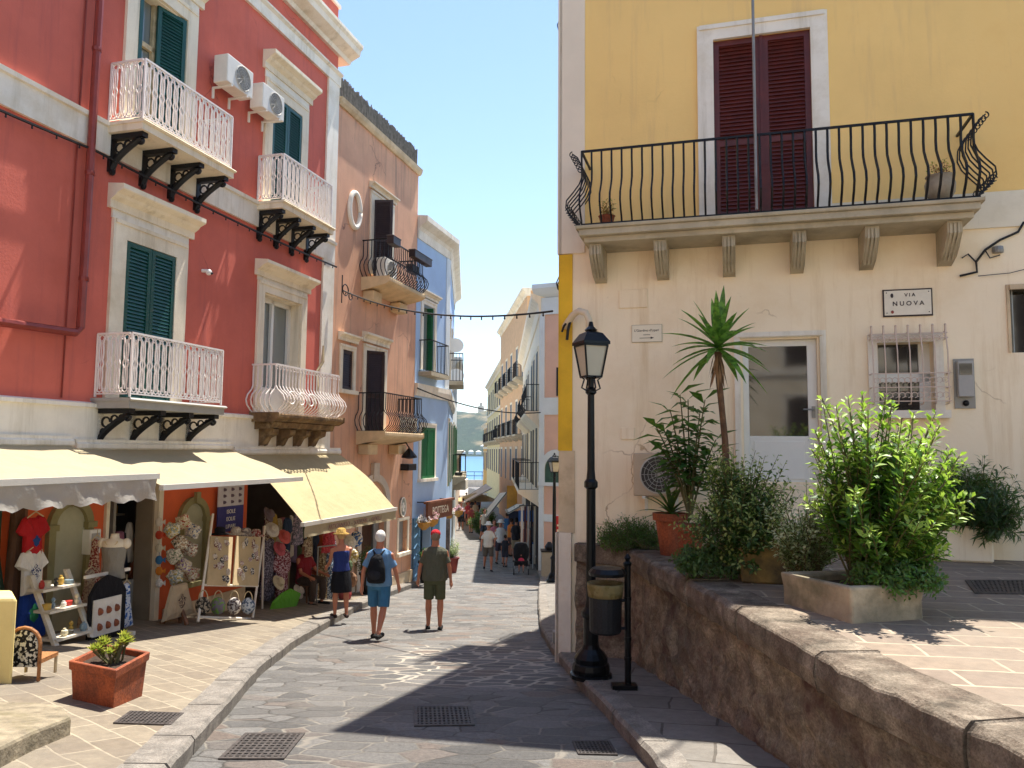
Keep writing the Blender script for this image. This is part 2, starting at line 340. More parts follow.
M_pipe = mat('red_brown_pipe', '8a3a30', .4, .15, 4, .1, metal=.2)
M_wood = mat('pale_wood', 'c9b48c', .6, .18, 8, .2, 30)
M_woodw = mat('whitewashed_wood', 'd9cfba', .6, .12, 8, .2, 30)
M_bwood = mat('brown_wood', '7c5130', .55, .25, 8, .2, 30)
M_stonetr = mat('mossy_concrete', 'ab9c82', .9, .25, 4, .9, 25, dirt='50503a', dsc=1.6, dlo=.42, dhi=.68)
M_grate = mat('cast_iron', '56504c', .6, .3, 20, .4, 60, metal=.6)
M_cable = mat('black_cable', '1d1c1c', .6, .1)
M_trunk = mat('brown_bark', '6b4f38', .9, .3, 12, .8, 40)
M_stem = mat('green_brown_stem', '5f5a34', .8, .25, 12, .4, 40)
def glassmat(name, c, rough=.05):
    m, nt, b = new(name); b.inputs['Base Color'].default_value = hx(c); b.inputs['Roughness'].default_value = rough; b.inputs['Specular IOR Level'].default_value = .9; b.inputs['IOR'].default_value = 1.6
    bump(nt, b, noi(nt, pos(nt), 1.5, 2), .02, .05); return m
M_glass = glassmat('dark_window_glass', '23231f')
M_glass2 = glassmat('pale_window_glass', '7c8482', .1)
M_far = mat('dark_far_window', '2b2826', .5, .2)
M_milk = mat('frosted_lantern_glass', 'b9b29f', .25, .05, 3, 0)
M_skin = mat('tanned_skin', 'b5765a', .55, .06, 8, .05, spec=.35)
M_soil = mat('dark_soil', '3a2c20', .95, .3, 20, .8)
def awnmat(name, c, tr=.35):
    m, nt, b = new(name); b.inputs['Roughness'].default_value = .8
    col = mix(nt, ramp(nt, noi(nt, pos(nt), 2.5, 5), .3, .75), tuple(x * .86 for x in hx(c)[:3]) + (1,), hx(c)); nt.links.new(col, b.inputs['Base Color'])
    bump(nt, b, noi(nt, pos(nt, (1, 1, 1)), 4, 4), .6, .05)
    t = nt.nodes.new('ShaderNodeBsdfTranslucent'); nt.links.new(col, t.inputs[0]); ms = nt.nodes.new('ShaderNodeMixShader'); ms.inputs[0].default_value = tr
    nt.links.new(b.outputs[0], ms.inputs[1]); nt.links.new(t.outputs[0], ms.inputs[2]); nt.links.new(ms.outputs[0], nt.nodes['Material Output'].inputs[0]); return m
M_awn1 = awnmat('cream_awning_cloth', 'b9aa86', .15); M_awn3 = awnmat('yellow_cream_awning_cloth', 'c0ad80', .15); M_umb = awnmat('white_canopy_cloth', 'eee8dc', .3)
M_plast = awnmat('clear_plastic_sheet', 'cfc9bd', .45)

# ------------------------------------------------------------------ generic facade pieces
def wallgrid(mb, fr, s0, s1, z0, z1, holes, th=.3, p=0.0, step=None):
    ss = sorted(set([s0, s1] + [h[0] for h in holes] + [h[1] for h in holes])); zs = sorted(set([z0, z1] + [h[2] for h in holes] + [h[3] for h in holes]))
    ss = [s for s in ss if s0 <= s <= s1]; zs = [z for z in zs if z0 <= z <= z1]
    inh = lambda a, b: any(h[0] - 1e-6 < a < h[1] + 1e-6 and h[2] - 1e-6 < b < h[3] + 1e-6 for h in holes)
    for i in range(len(ss) - 1):
        for j in range(len(zs) - 1):
            a, b, c, d = ss[i], ss[i + 1], zs[j], zs[j + 1]
            if inh((a + b) / 2, (c + d) / 2): continue
            mb.quad(fr.P(a, p, c), fr.P(b, p, c), fr.P(b, p, d), fr.P(a, p, d)); mb.quad(fr.P(a, p - th, c), fr.P(b, p - th, c), fr.P(b, p - th, d), fr.P(a, p - th, d))
    for a, b, c, d in list(holes) + [(s0, s1, z0, z1)]:
        for q in ((a, a, c, d), (b, b, c, d)): mb.quad(fr.P(q[0], p, c), fr.P(q[0], p - th, c), fr.P(q[0], p - th, d), fr.P(q[0], p, d))
        for zz in (c, d): mb.quad(fr.P(a, p, zz), fr.P(b, p, zz), fr.P(b, p - th, zz), fr.P(a, p - th, zz))
    return mb
def surround(fr, s0, s1, z0, z1, w_, mat_, parent, p1=.05, sill=False, name='window_surround', p0=-.002):
    m = MB(); m.fbox(fr, s0 - w_, s0, p0, p1, z0, z1); m.fbox(fr, s1, s1 + w_, p0, p1, z0, z1); m.fbox(fr, s0 - w_, s1 + w_, p0, p1, z1, z1 + w_)
    m.fbox(fr, s0 - w_ + .03, s1 + w_ - .03, p1 - .001, p1 + .02, z1 + w_ - .06, z1 + w_ - .002)
    if sill: m.fbox(fr, s0 - w_ - .04, s1 + w_ + .04, p0, p1 + .07, z0 - .09, z0)
    return m.build(name, mat_, parent)
def crown(fr, s0, s1, z, mat_, parent, h=.3, p=.28):
    pr = [(0, z), (.06, z), (.06, z + h * .35), (p * .5, z + h * .5), (p * .6, z + h * .62), (p * .95, z + h * .75), (p, z + h * .8), (p, z + h), (0, z + h + .03)]
    return MB().prof(fr, s0, s1, pr).build('window_crown', mat_, parent)
def leafdoor(fr, s0, s1, z0, z1, p, mat_, parent, split=(.02,), pitch=.055, name='shutter', ang=0.0, hinge=0):
    """a louvred leaf between s0,s1; ang swings it open round its hinge edge"""
    m = MB(); w_ = s1 - s0; fw = .07
    def q(a, b, c):           # a across 0..w, b depth, c z
        if ang == 0: return fr.P(s0 + a, p + b, c)
        ca, sa = math.cos(R_(ang)), math.sin(R_(ang))
        if hinge == 0: return fr.P(s0 + a * ca - b * sa, p + a * sa + b * ca, c)
        a2 = w_ - a; return fr.P(s1 - a2 * ca + b * sa, p + a2 * sa + b * ca, c)
    def bx(a0, a1, b0, b1, c0, c1):
        m.hexa([q(a0, b0, c0), q(a1, b0, c0), q(a1, b1, c0), q(a0, b1, c0), q(a0, b0, c1), q(a1, b0, c1), q(a1, b1, c1), q(a0, b1, c1)])
    bx(0, fw, 0, .04, z0, z1); bx(w_ - fw, w_, 0, .04, z0, z1)
    cuts = [z0] + [z0 + (z1 - z0) * t for t in split if t > .05] + [z1]
    for c in cuts:
        lo = c if c == z0 else (c - fw if c == z1 else c - fw / 2); bx(fw, w_ - fw, 0, .04, lo, lo + fw)
    for a, b in zip(cuts[:-1], cuts[1:]):
        z = a + fw
        while z < b - fw:
            zz = min(z + pitch * .95, b - .02)
            m.hexa([q(fw, .028, z), q(w_ - fw, .028, z), q(w_ - fw, .036, z), q(fw, .036, z), q(fw, .004, zz), q(w_ - fw, .004, zz), q(w_ - fw, .012, zz), q(fw, .012, zz)])
            z += pitch
    bx(fw, w_ - fw, -.004, -.001, z0 + fw, z1 - fw)
    return m.build(name, mat_, parent)
def arc(c, r, a0, a1, n, fx):
    return [fx(c[0] + r * math.cos(R_(a0 + (a1 - a0) * i / n)), c[1] + r * math.sin(R_(a0 + (a1 - a0) * i / n))) for i in range(n + 1)]
def bracket(fr, s, z, depth, h, mat_, parent, th=.055):
    """cast scroll bracket hanging under a slab"""
    m = MB()
    m.fbox(fr, s - th, s + th, .002, .06, z - h, z - .002); m.fbox(fr, s - th, s + th, .06, depth, z - .07, z - .002)
    fx = lambda p, zz: fr.P(s, p, zz)
    pts = [fx(.04 + (depth - .1) * t, z - h + .05 + (h - .13) * (t ** .62)) for t in [i / 12 for i in range(13)]]
    m.tube(pts, th * .9, 5)
    m.tube(arc((depth - .07, z - .12), .045, 90, 380, 10, fx), .022, 5)
    for c, r in (((.16, z - .19), .07), ((.3, z - .15), .055), ((.12, z - .33), .045), ((.42, z - .125), .035), ((.22, z - .27), .04)):
        if c[0] < depth - .1: m.tube(arc(c, r, 0, 330, 9, fx), .016, 4)
    m.ball(fr.P(s, .05, z - h), .05, n=6, m=4)
    return m.build('bracket', mat_, parent)
def lace_panel(m, P0, P1, z0, z1, n, r=.012, ends=(1, 1)):
    """n units of interlaced pointed ovals between two points (railing panel)"""
    P0 = Vector(P0); P1 = Vector(P1); H = z1 - z0
    q = lambda t, h: P0.lerp(P1, t) + Vector((0, 0, z0 + H * h))
    tt = 0 if ends[1] else -.03; m.tube([q(0, 1), q(1 + tt, 1)], .02, 4); m.tube([q(0, .05), q(1 + tt, .05)], .014, 4)
    if ends[0]: m.tube([q(0, 0), q(0, 1)], .018, 4)
    if ends[1]: m.tube([q(1, 0), q(1, 1)], .018, 4)
    for i in range(n):
        c = (i + .5) / n; hw = .5 / n
        for sg in (-1, 1):
            pts = []
            for k in range(15):
                h = .06 + .92 * k / 14; a = abs(h - .52)
                off = hw * (.98 if a > .42 else (.28 + .25 * math.cos((a - .2) / .2 * math.pi / 2) if a > .06 else .55 * math.sqrt(max(0, 1 - (a / .07) ** 2)) + .1))
                if a > .36: off = hw * (.3 + .68 * (a - .36) / .1)
                pts.append(q(c + sg * off, h))
            m.tube(pts, r, 4, False)
        m.tube([q(c - hw * .9, .9), q(c - hw * .45, .965), q(c, .98), q(c + hw * .45, .965), q(c + hw * .9, .9)], r * .8, 4, False)
        m.tube([q(c - hw * .9, .14), q(c - hw * .4, .09), q(c, .075), q(c + hw * .4, .09), q(c + hw * .9, .14)], r * .8, 4, False)
        m.tube([q(c, .12), q(c, .9)], r * .6, 4, False)
def lace_rail(fr, s0, s1, p, z, h, mat_, parent, n, ns):
    m = MB()
    lace_panel(m, fr.P(s0, p, 0), fr.P(s1, p, 0), z, z + h, n)
    lace_panel(m, fr.P(s0, .02, 0), fr.P(s0, p - .022, 0), z, z + h, ns, ends=(1, 0)); lace_panel(m, fr.P(s1, .02, 0), fr.P(s1, p - .022, 0), z, z + h, ns, ends=(1, 0))
    return m.build('railing', mat_, parent)
def bar_rail(fr, s0, s1, p, z, h, mat_, parent, gap=.12, prof=None, r=.011, sides=True, curl=False, name='railing', rz=0.02):
    """bars following a bulging profile: list of (height fraction, extra standoff)"""
    m = MB(); prof = prof or [(0, 0), (1, 0)]
    def seg(a, b, nrm, n, skip=False):
        a = Vector(a); b = Vector(b); nrm = Vector(nrm)
        for i in range(1 if skip else 0, n + 1 - (1 if skip else 0)):
            q = a.lerp(b, i / n); m.tube([q + nrm * o + Vector((0, 0, z + h * t)) for t, o in prof], r, 4)
    n = max(2, round((s1 - s0) / gap)); seg(fr.P(s0, p, 0), fr.P(s1, p, 0), fr.n, n)
    if sides:
        k = max(2, round(p / gap)); seg(fr.P(s0, .03, 0), fr.P(s0, p, 0), -fr.d, k); seg(fr.P(s1, .03, 0), fr.P(s1, p, 0), fr.d, k)
    for t, rr in ((1, rz), (0, .012)):
        o = np.interp(t, [a for a, b in prof], [b for a, b in prof])
        a, b, c, d = fr.P(s0 - (o if sides else 0), .0, z + h * t), fr.P(s0 - (o if sides else 0), p + o, z + h * t), fr.P(s1 + (o if sides else 0), p + o, z + h * t), fr.P(s1 + (o if sides else 0), .0, z + h * t)
        for u_, v_ in ((a, b), (b, c), (c, d)): m.tube([u_, v_], rr, 4)
    return m.build(name, mat_, parent)
BELLY = [(0, 0), (.06, .06), (.16, .15), (.28, .18), (.4, .13), (.5, .03), (.58, 0), (1, 0)]
# ================================================================== GROUND
KL = [(-8, .2), (0, -1.35), (3, -1.8), (6, -2.3), (9, -2.8), (11, -3.0), (13, -3.1), (16, -3.12), (19, -2.98), (22, -2.62), (26, -2.05 - .45), (32, -2.55), (45, -3.2), (75, -5.2), (110, -7.0)]
KR = [(-8, 1.25), (2, 1.12), (5.7, .96), (7.2, .84), (8.7, .7), (10.6, .58), (13, .5), (17, .6), (21, .75), (25, .95), (27, .9), (110, -1.5)]
def kl(y): return float(np.interp(y, [a for a, b in KL], [b for a, b in KL]))
def kr(y): return float(np.interp(y, [a for a, b in KR], [b for a, b in KR]))
def PV(x, y): return S(y) + .12 + .05 * min(4, max(0, kl(y) - x))
def gpv(px, py):
    d = ray(px, py); lo, hi = .5, 300
    for _ in range(50):
        m = (lo + hi) / 2; P = CAM + d * m
        if P[2] > PV(P[0], P[1]): lo = m
        else: hi = m
    return Vector(CAM + d * lo)
def sheet(name, xa, xb, ys, zf, mat_, nx=6, smooth=True):
    m = MB(); vs = []; fs = []
    for y in ys:
        a, b = xa(y), xb(y)
        for i in range(nx + 1): x = a + (b - a) * i / nx; vs.append((x, y, zf(x, y)))
    for j in range(len(ys) - 1):
        for i in range(nx): k = j * (nx + 1) + i; fs.append((k, k + 1, k + nx + 2, k + nx + 1))
    m.add(vs, fs); return m.build(name, mat_, smooth=smooth)
ys = [y * .5 for y in range(-20, 80)] + list(range(40, 122, 2))
struct(sheet('street', lambda y: -9, lambda y: 7, ys, lambda x, y: S(y), M_street, 16))
struct(sheet('pavement', lambda y: -16, lambda y: kl(y) - .26, ys, PV, M_pave, 10))
M_pave2 = paving('grey_pavement_slab', '85817a', '77736c', '5b564f', .9, .5, .012, 15, .05)
struct(sheet('right_pavement', lambda y: kr(y) + .2, lambda y: 7, [y for y in ys if y <= 27], lambda x, y: S(y) + .125, M_pave2, 6))
def kerb(name, kf, side, w_, y0, y1, h=.12, L_=.85):
    m = MB(); y = y0; rnd = random.Random(3)
    while y < y1:
        l = L_ * rnd.uniform(.7, 1.3); y2 = min(y + l, y1); g = .008
        pts = []
        n = 4
        for k in range(n + 1):
            yy = y + g + (y2 - y - 2 * g) * k / n; jx = rnd.uniform(-.008, .008)
            x0 = kf(yy) + jx; x1 = x0 + side * w_; z = (PV(x1, yy) if side < 0 else S(yy) + .125) + rnd.uniform(.002, .008)
            pts.append([(x0 + side * .012, yy, S(yy) - .1), (x0, yy, z - .03), (x0 + side * .025, yy, z), (x1, yy, z), (x1, yy, z - .2)])
        vs = [p for q in pts for p in q]; fs = []
        for k in range(n):
            for j in range(4): a = k * 5 + j; fs.append((a, a + 1, a + 6, a + 5))
        fs += [(0, 1, 2, 3, 4), tuple(n * 5 + i for i in (4, 3, 2, 1, 0))]
        m.add(vs, fs); y = y2
    return struct(m.build(name, M_kerb, smooth=False))
kerb('left_kerb', kl, -1, .3, -8, 60); kerb('right_kerb', kr, 1, .2, -8, 26.9)
# far quay and piazza end, sea, hills
m = MB(); m.box(-60, 60, 119, 128, -9, -3.95); struct(m.build('quay', M_beige))
m_, nt, b = new('sea_water'); b.inputs['Base Color'].default_value = hx('2f6f9a'); b.inputs['Roughness'].default_value = .28; b.inputs['Specular IOR Level'].default_value = .5
bump(nt, b, noi(nt, pos(nt, (1, .3, 1)), .5, 5), .5, .5)
m = MB(); m.quad((-6000, 100, -8.9), (6000, 100, -8.9), (6000, 9000, -8.9), (-6000, 9000, -8.9)); struct(m.build('sea', m_))
m_, nt, b = new('hill_scrub'); b.inputs['Roughness'].default_value = .95; b.inputs['Specular IOR Level'].default_value = .1
v = pos(nt); col = mix(nt, ramp(nt, noi(nt, v, .03, 8, .75), .35, .65), hx('182f1a'), hx('36482a')); col = mix(nt, ramp(nt, noi(nt, v, .012, 8, .7), .52, .62), col, hx('8a7c5c')); nt.links.new(col, b.inputs['Base Color'])
bump(nt, b, noi(nt, v, .06, 8, .8), 1, 6)
m = MB(); vs = []; fs = []; NX, NY = 110, 40
for j in range(NY + 1):
    for i in range(NX + 1):
        x = -900 + 1500 * i / NX; y = 1250 + 700 * j / NY; t = j / NY
        n_ = noise.fractal(Vector((x / 260, y / 260, 0)), 1.0, 2.0, 6)
        h = (math.sin(min(1, t * 1.6) * math.pi / 2)) * (104 + 34 * n_ + 12 * math.sin(x / 130)) * (1 if t < .7 else 1.0) - (4 if t == 0 else 0)
        vs.append((x, y, -9.5 + max(h, -1)))
for j in range(NY):
    for i in range(NX): k = j * (NX + 1) + i; fs.append((k, k + 1, k + NX + 2, k + NX + 1))
m.add(vs, fs); struct(m.build('hills', m_, smooth=True))
houses = [(-58, 1262, 9), (-52, 1300, 14), (-44, 1262, 8), (-30, 1330, 16), (-25, 1262, 9), (-70, 1264, 8), (-14, 1262, 10), (-84, 1262, 9), (-38, 1268, 7), (-62, 1340, 8)]
for i, (x, y, wd) in enumerate(houses):
    t = (y - 1250) / 700; z = -9.5 + math.sin(t * 1.6 * math.pi / 2) * 75
    m = MB(); m.box(x, x + wd, y, y + 8, z - 8, z + 5); m.add([(x - .5, y - .5, z + 5.01), (x + wd + .5, y - .5, z + 5.01), (x + wd + .5, y + 8.5, z + 5.01), (x - .5, y + 8.5, z + 5.01), (x + wd / 2, y + 4, z + 7.5)], [(0, 1, 4), (1, 2, 4), (2, 3, 4), (3, 0, 4), (3, 2, 1, 0)])
    tag(m.build('distant_house', M_white), 'tiny white house on the wooded hillside across the bay', 'house', 'white houses across the bay')
t_ = thing('hilltop_tower', 'small pale tower standing on the far hill ridge', 'tower', at(481, 409, 1620))
o = ORG[t_.name]; m = MB(); m.box(o.x - 6, o.x + 6, o.y - 5, o.y + 5, o.z - 25, o.z + 6); m.box(o.x - 3, o.x + 3, o.y - 3, o.y + 3, o.z + 6, o.z + 13); m.build('wall', M_beige, t_)

# ================================================================== TERRACE AND RETAINING WALL
TZ = .43
WT = [(.80, 9.93), (1.44, 9.5), (1.65, 7.2), (1.75, 5.95), (1.88, 4.2), (2.08, 3.24), (2.55, 1.0), (3.0, -1.2)]
wx = lambda y: float(np.interp(y, [p[1] for p in WT[::-1]], [p[0] for p in WT[::-1]]))
poly = [(x + .1, y) for x, y in WT[1:]] + [(16, -1.2), (16, 5.6)] + [(R.P(8, -.2, 0).x, R.P(8, -.2, 0).y), (R.P(.2, -.1, 0).x, R.P(.2, -.1, 0).y)]
m = MB(); m.prism(poly, TZ - .3, TZ); struct(m.build('terrace_paving', M_terr))
rw = thing('retaining_wall', 'rough rubble stone retaining wall with coping blocks beside the street', 'wall', (1.6, 6, S(6)))
m = MB(); pts = []; acc = 0
for (x0, y0), (x1, y1) in zip(WT[:-1], WT[1:]):
    n = max(2, int(math.hypot(x1 - x0, y1 - y0) / .06))
    for k in range(n): pts.append((x0 + (x1 - x0) * k / n, y0 + (y1 - y0) * k / n))
pts.append(WT[-1]); NZ = 30; vs = []; fs = []
for i, (x, y) in enumerate(pts):
    a = pts[max(i - 1, 0)]; c = pts[min(i + 1, len(pts) - 1)]; t = Vector((c[0] - a[0], c[1] - a[1], 0)).normalized(); nn = Vector((t.y, -t.x, 0))
    if nn.x > 0: nn = -nn
    zb = S(y) - .1
    for k in range(NZ + 1):
        z = zb + (TZ - .2 - zb) * k / NZ
        d = .035 * noise.noise(Vector((x * 5, y * 5, z * 6))) + .02 * noise.noise(Vector((x * 14, y * 14, z * 14))) + .03 * (1 - k / NZ)
        cell = noise.cell(Vector((y * 4.5 + x * 3, z * 5.5, 0))); d += .012 * cell
        vs.append((x + nn.x * d + (.03 if nn.x < -.5 else 0), y + nn.y * d, z))
    vs.append((x + .3, y + (.0 if nn.x < -.9 else .3), TZ - .2))
for i in range(len(pts) - 1):
    for k in range(NZ + 1): a = i * (NZ + 2) + k; fs.append((a, a + 1, a + NZ + 3, a + NZ + 2))
m.add(vs, fs); m.build('rubble', M_rubble, rw, smooth=True)
# coping blocks
rnd = random.Random(5); s_ = 0; seg = []
pl = WT[1:]
ln = [0]
for (x0, y0), (x1, y1) in zip(pl[:-1], pl[1:]): ln.append(ln[-1] + math.hypot(x1 - x0, y1 - y0))
def walk(s): return float(np.interp(s, ln, [p[0] for p in pl])), float(np.interp(s, ln, [p[1] for p in pl]))
while s_ < ln[-1]:
    l = rnd.uniform(.75, 1.35); s2 = min(s_ + l, ln[-1]); g = .01; m = MB(); nseg = 8; ring = []
    for k in range(nseg + 1):
        s = s_ + g + (s2 - s_ - 2 * g) * k / nseg; x, y = walk(s); x2, y2 = walk(min(s + .05, ln[-1] + 0)); t = Vector((x2 - x, y2 - y, 0)); t = t.normalized() if t.length > 1e-6 else Vector((.2, -1, 0)); nn = Vector((t.y, -t.x, 0))
        if nn.x > 0: nn = -nn
        j = lambda a: a * (noise.noise(Vector((s * 6, a * 99, 1)))+.2)
        e = .012 if 0 < k < nseg else .03
        o1 = .045 + j(.035); z1 = TZ + .004
        prof = [(-.33, TZ - .22), (-.33, z1), (o1 - .05, z1 + j(.006)), (o1 - e * .4, z1 - .03 + j(.02)), (o1 + j(.02), TZ - .12), (o1 - .02, TZ - .23 + j(.03))]
        ring.append([(x + nn.x * a, y + nn.y * a, b_) for a, b_ in prof])
    vs = [p for q in ring for p in q]; n6 = 6
    fs = [(k * n6 + i, k * n6 + (i + 1) % n6, (k + 1) * n6 + (i + 1) % n6, (k + 1) * n6 + i) for k in range(nseg) for i in range(n6)] + [tuple(range(n6)), tuple(nseg * n6 + i for i in range(n6 - 1, -1, -1))]
    m.add(vs, fs); m.build('coping_stone', M_cop, rw, bevel=.008); s_ = s2
m = MB(); m.prism([(.8, 9.9), (1.4, 9.46), (1.52, 9.7), (.9, 10.15)], TZ - .22, TZ + .004); m.build('coping_stone', M_cop, rw, bevel=.012)

# ================================================================== YELLOW HOUSE (right)
yh = thing('yellow_house', 'yellow and cream corner house with maroon shutters and a wide iron balcony', 'house', R.P(2.5, 0, TZ))
ZR = 8.95; ZS = 4.42
holes = [(2.3, 3.16, 1.25, 2.98), (3.82, 4.42, 2.1, 2.9), (5.22, 6.1, 2.75, 3.5)]
m = MB(); wallgrid(m, R, 0, 9, -1.3, ZS, holes, .3); m.build('lower_wall', M_lowc, yh)
m = MB(); wallgrid(m, R, 0, 9, ZS, ZR, [(2.0, 3.17, 4.5, 6.88)], .3); m.build('upper_wall', M_yel, yh)
m = MB(); m.fbox(R, .02, 9, -9, -.31, TZ - 2.5, ZR - .01)
m.build('house_core', M_lowc, yh)
m = MB(); m.fbox(R, -.012, .33, -.0, .03, 4.2, ZR); m.fbox(RS, -.03, .3, -.02, .035, 4.2, ZR); m.fbox(R, -.012, 9, .002, .032, 4.2, 4.62) if False else None
m.build('corner_pilaster', M_beige if False else mat('pinkish_white_plaster', 'ebdcc4', .85, .05, 1.5, .2, 25), yh)
m = MB(); m.fbox(R, .33, 2.0 - .18, .002, .028, 4.3, 4.5); m.fbox(R, 3.17 + .18, 9, .002, .028, 4.2, 4.62); m.build('string_course', M_cream, yh)
m = MB(); m.fbox(R, -.01, .165, .001, .02, 1.6, 4.19); m.fbox(RS, -.02, 6, .001, .02, 1.6, 4.19); m.build('yellow_quoin', M_yel2, yh)
m = MB(); m.fbox(R, -.008, .2, .001, .014, .55, 1.6); m.fbox(RS, -.01, 7, .001, .012, .55, 1.6); m.build('beige_plinth', M_beige, yh)
m = MB(); m.fbox(R, -.03, .16, .001, .05, -1.2, .55); m.fbox(RS, -.05, 7, .001, .045, -1.9, .55); m.build('whitewashed_plinth', mat('whitewash', 'ece0cc', .85, .08, 3, .4, 20, dirt='c8b08e', dsc=1.5), yh)
m = MB(); m.fbox(RS, .33, 9.2, -9, -.0, -3, ZR - .02); m.build('side_wall', M_yel, yh)
m = MB(); m.prof(R, -.18, 9, [(0, ZR), (.08, ZR + .05), (.15, ZR + .12), (.16, ZR + .22), (-9, ZR + .26), (-9, ZR)]); m.build('cornice', M_white, yh)
# shuttered balcony door
surround(R, 2.0, 3.17, 4.5, 6.88, .2, M_white, yh, .045)
sp = leafdoor(R, 2.0, 2.57, 4.44, 6.88, -.06, M_maroon, yh, (.02, .44,), .05); leafdoor(R, 2.6, 3.17, 4.44, 6.88, -.06, M_maroon, yh, (.02, .44,), .05)
m = MB(); m.fbox(R, 2.565, 2.605, -.03, .0, 4.44, 6.88); m.fbox(R, 2.0, 3.17, -.2, -.1, 4.4, 6.88); m.build('shutter_rebate', M_maroon, yh)
# balcony
b0, b1, bp_ = .37, 4.79, .66
m = MB(); m.fbox(R, b0, b1, .0, bp_, 4.25, 4.33); m.prof(R, b0 - .03, b1 + .03, [(0, 4.33), (bp_ + .03, 4.33), (bp_ + .04, 4.37), (0, 4.375)]); m.fbox(R, b0 + .05, b1 - .05, 0, bp_ - .08, 4.18, 4.25)
bal = m.build('balcony', M_corb, yh, bevel=.006)
for px in (595, 660, 729, 800, 873, 956):
    s = R.m(px, 255, .5)[0]; m = MB(); m.prof(R, s - .075, s + .075, [(0, 4.179), (.5, 4.179), (.5, 4.05), (.44, 4.0), (.36, 3.92), (.24, 3.84), (0, 3.78)])
    for k in (-.04, 0, .04): m.prof(R, s + k - .012, s + k + .012, [(.2, 3.8), (.47, 4.0), (.515, 4.04), (.515, 4.15), (.3, 4.15)])
    m.build('corbel', M_corb, bal, bevel=.004)
YB = [(0, 0), (.05, .02), (.14, .1), (.25, .16), (.36, .145), (.48, .06), (.6, -.01), (.72, -.02), (.85, .0), (1, .0)]
bar_rail(R, b0 + .03, b1 - .03, bp_ - .04, 4.4, .93, M_iron, bal, .125, YB, .0145, sides=False, rz=.018)
# curled side panels of the balcony
for s, sg in ((b0 + .03, -1), (b1 - .03, 1)):
    m = MB()
    for i, p in enumerate((.66, .56, .46, .36, .24, .12, .03)):
        k = .55 + .45 * i / 6 if False else 1
        pts = [R.P(s + sg * o, p - .03, 4.4 + .93 * t) for t, o in [(0, .02), (.04, .05), (.14, .15), (.24, .2), (.34, .19), (.45, .1), (.55, .03), (.66, -.01), (.8, .0), (.92, .05), (.98, .12)]]
        m.tube(pts, .0095, 4); m.tube(arc((.11, .98), .04, 260, 440, 6, lambda a, b_: R.P(s + sg * a, p - .03, 4.4 + .93 * b_ - .01)), .008, 4)
        m.tube(arc((.16, .2), .045, 0, 320, 7, lambda a, b_: R.P(s + sg * a, p - .03, 4.4 + .93 * b_)), .007, 4)
    m.tube([R.P(s, 0, 5.33), R.P(s, bp_ - .04, 5.33)], .014, 4); m.tube([R.P(s, 0, 4.4), R.P(s, bp_ - .04, 4.4)], .012, 4)
    m.tube([R.P(s + sg * .19, 0, 4.66), R.P(s + sg * .19, bp_ - .02, 4.66)], .008, 4)
    m.build('side_railing', M_iron, bal)
# ground floor glass door, grille window, dark window
surround(R, 2.27, 3.19, 1.22, 3.0, .07, M_white, yh, .03, name='door_frame')
m = MB(); dz = lambda a, b_, c, d, p0=-.12, p1=-.07: m.fbox(R, a, b_, p0, p1, c, d)
dz(2.3, 2.37, 1.22, 2.98); dz(3.05, 3.16, 1.22, 2.98); dz(2.37, 3.05, 2.9, 2.98); dz(2.37, 3.05, 1.22, 1.8); dz(2.42, 3.0, 1.28, 1.74, -.07, -.06)
dr = m.build('door', M_pvc, yh, bevel=.004); m = MB(); m.fbox(R, 2.37, 3.05, -.1, -.09, 1.8, 2.9); m.build('door_glass', M_glass, dr)
m = MB(); m.fbox(R, 3.09, 3.13, -.07, -.05, 2.02, 2.16); m.tube([R.P(3.11, -.05, 2.12), R.P(3.11, -.0, 2.12), R.P(2.99, -.0, 2.12)], .01, 5); m.build('handle', M_grey, dr)
m = MB(); m.fbox(R, 2.3, 3.16, -.3, -.13, 1.2, 2.99); m.build('door_backing', M_dark, yh)
m = MB(); m.fbox(R, 2.15, 3.25, .0, .3, TZ + .002, .82); m.fbox(R, 2.2, 3.22, .0, .1, .82, 1.22); m.build('doorstep', M_lowc, yh, bevel=.01)
wd = surround(R, 3.82, 4.42, 2.1, 2.9, .1, M_white, yh, .03, True)
m = MB(); m.fbox(R, 3.82, 4.42, -.29, -.2, 2.1, 2.9); m.build('window_pane', M_glass, wd)
m = MB(); m.fbox(R, 3.82, 4.42, -.2, -.17, 2.45, 2.55); m.fbox(R, 4.3, 4.42, -.2, -.17, 2.1, 2.9); m.fbox(R, 3.82, 3.86, -.2, -.17, 2.1, 2.9); m.build('window_frame', M_pvc, wd)
m = MB(); g0, g1, gz0, gz1 = 3.73, 4.55, 2.17, 3.03; gp = .17
for i in range(7):
    s = g0 + .02 + (g1 - g0 - .04) * i / 6; m.tube([R.P(s, .03, gz1 - .02), R.P(s, gp * .6, gz1 - .04), R.P(s, gp, gz1 - .25), R.P(s, gp, gz0 + .06), R.P(s, gp * .8, gz0), R.P(s, .02, gz0)], .0085, 4)
    m.tube([R.P(s, gp * .6, gz1 - .04), R.P(s, gp * .6, gz1 + .05)], .012, 4); m.ball(R.P(s, gp * .6, gz1 + .05), .016, n=6, m=4)
for z, p in ((gz1 - .04, .1), (gz1 - .1, .12), (2.52, gp), (2.36, gp), (gz0 + .03, gp)): m.tube([R.P(g0, 0, z), R.P(g0, p, z), R.P(g1, p, z), R.P(g1, 0, z)], .008, 4)
for i in range(6):
    c = g0 + .02 + (g1 - g0 - .04) * (i + .5) / 6
    for zz in (2.44, 2.27, 2.93):
        for sg in (-1, 1): m.tube(arc((c + sg * .03, zz), .032, -90, 230, 7, lambda a, b_: R.P(a, gp if zz < 2.9 else .11, b_)), .006, 4)
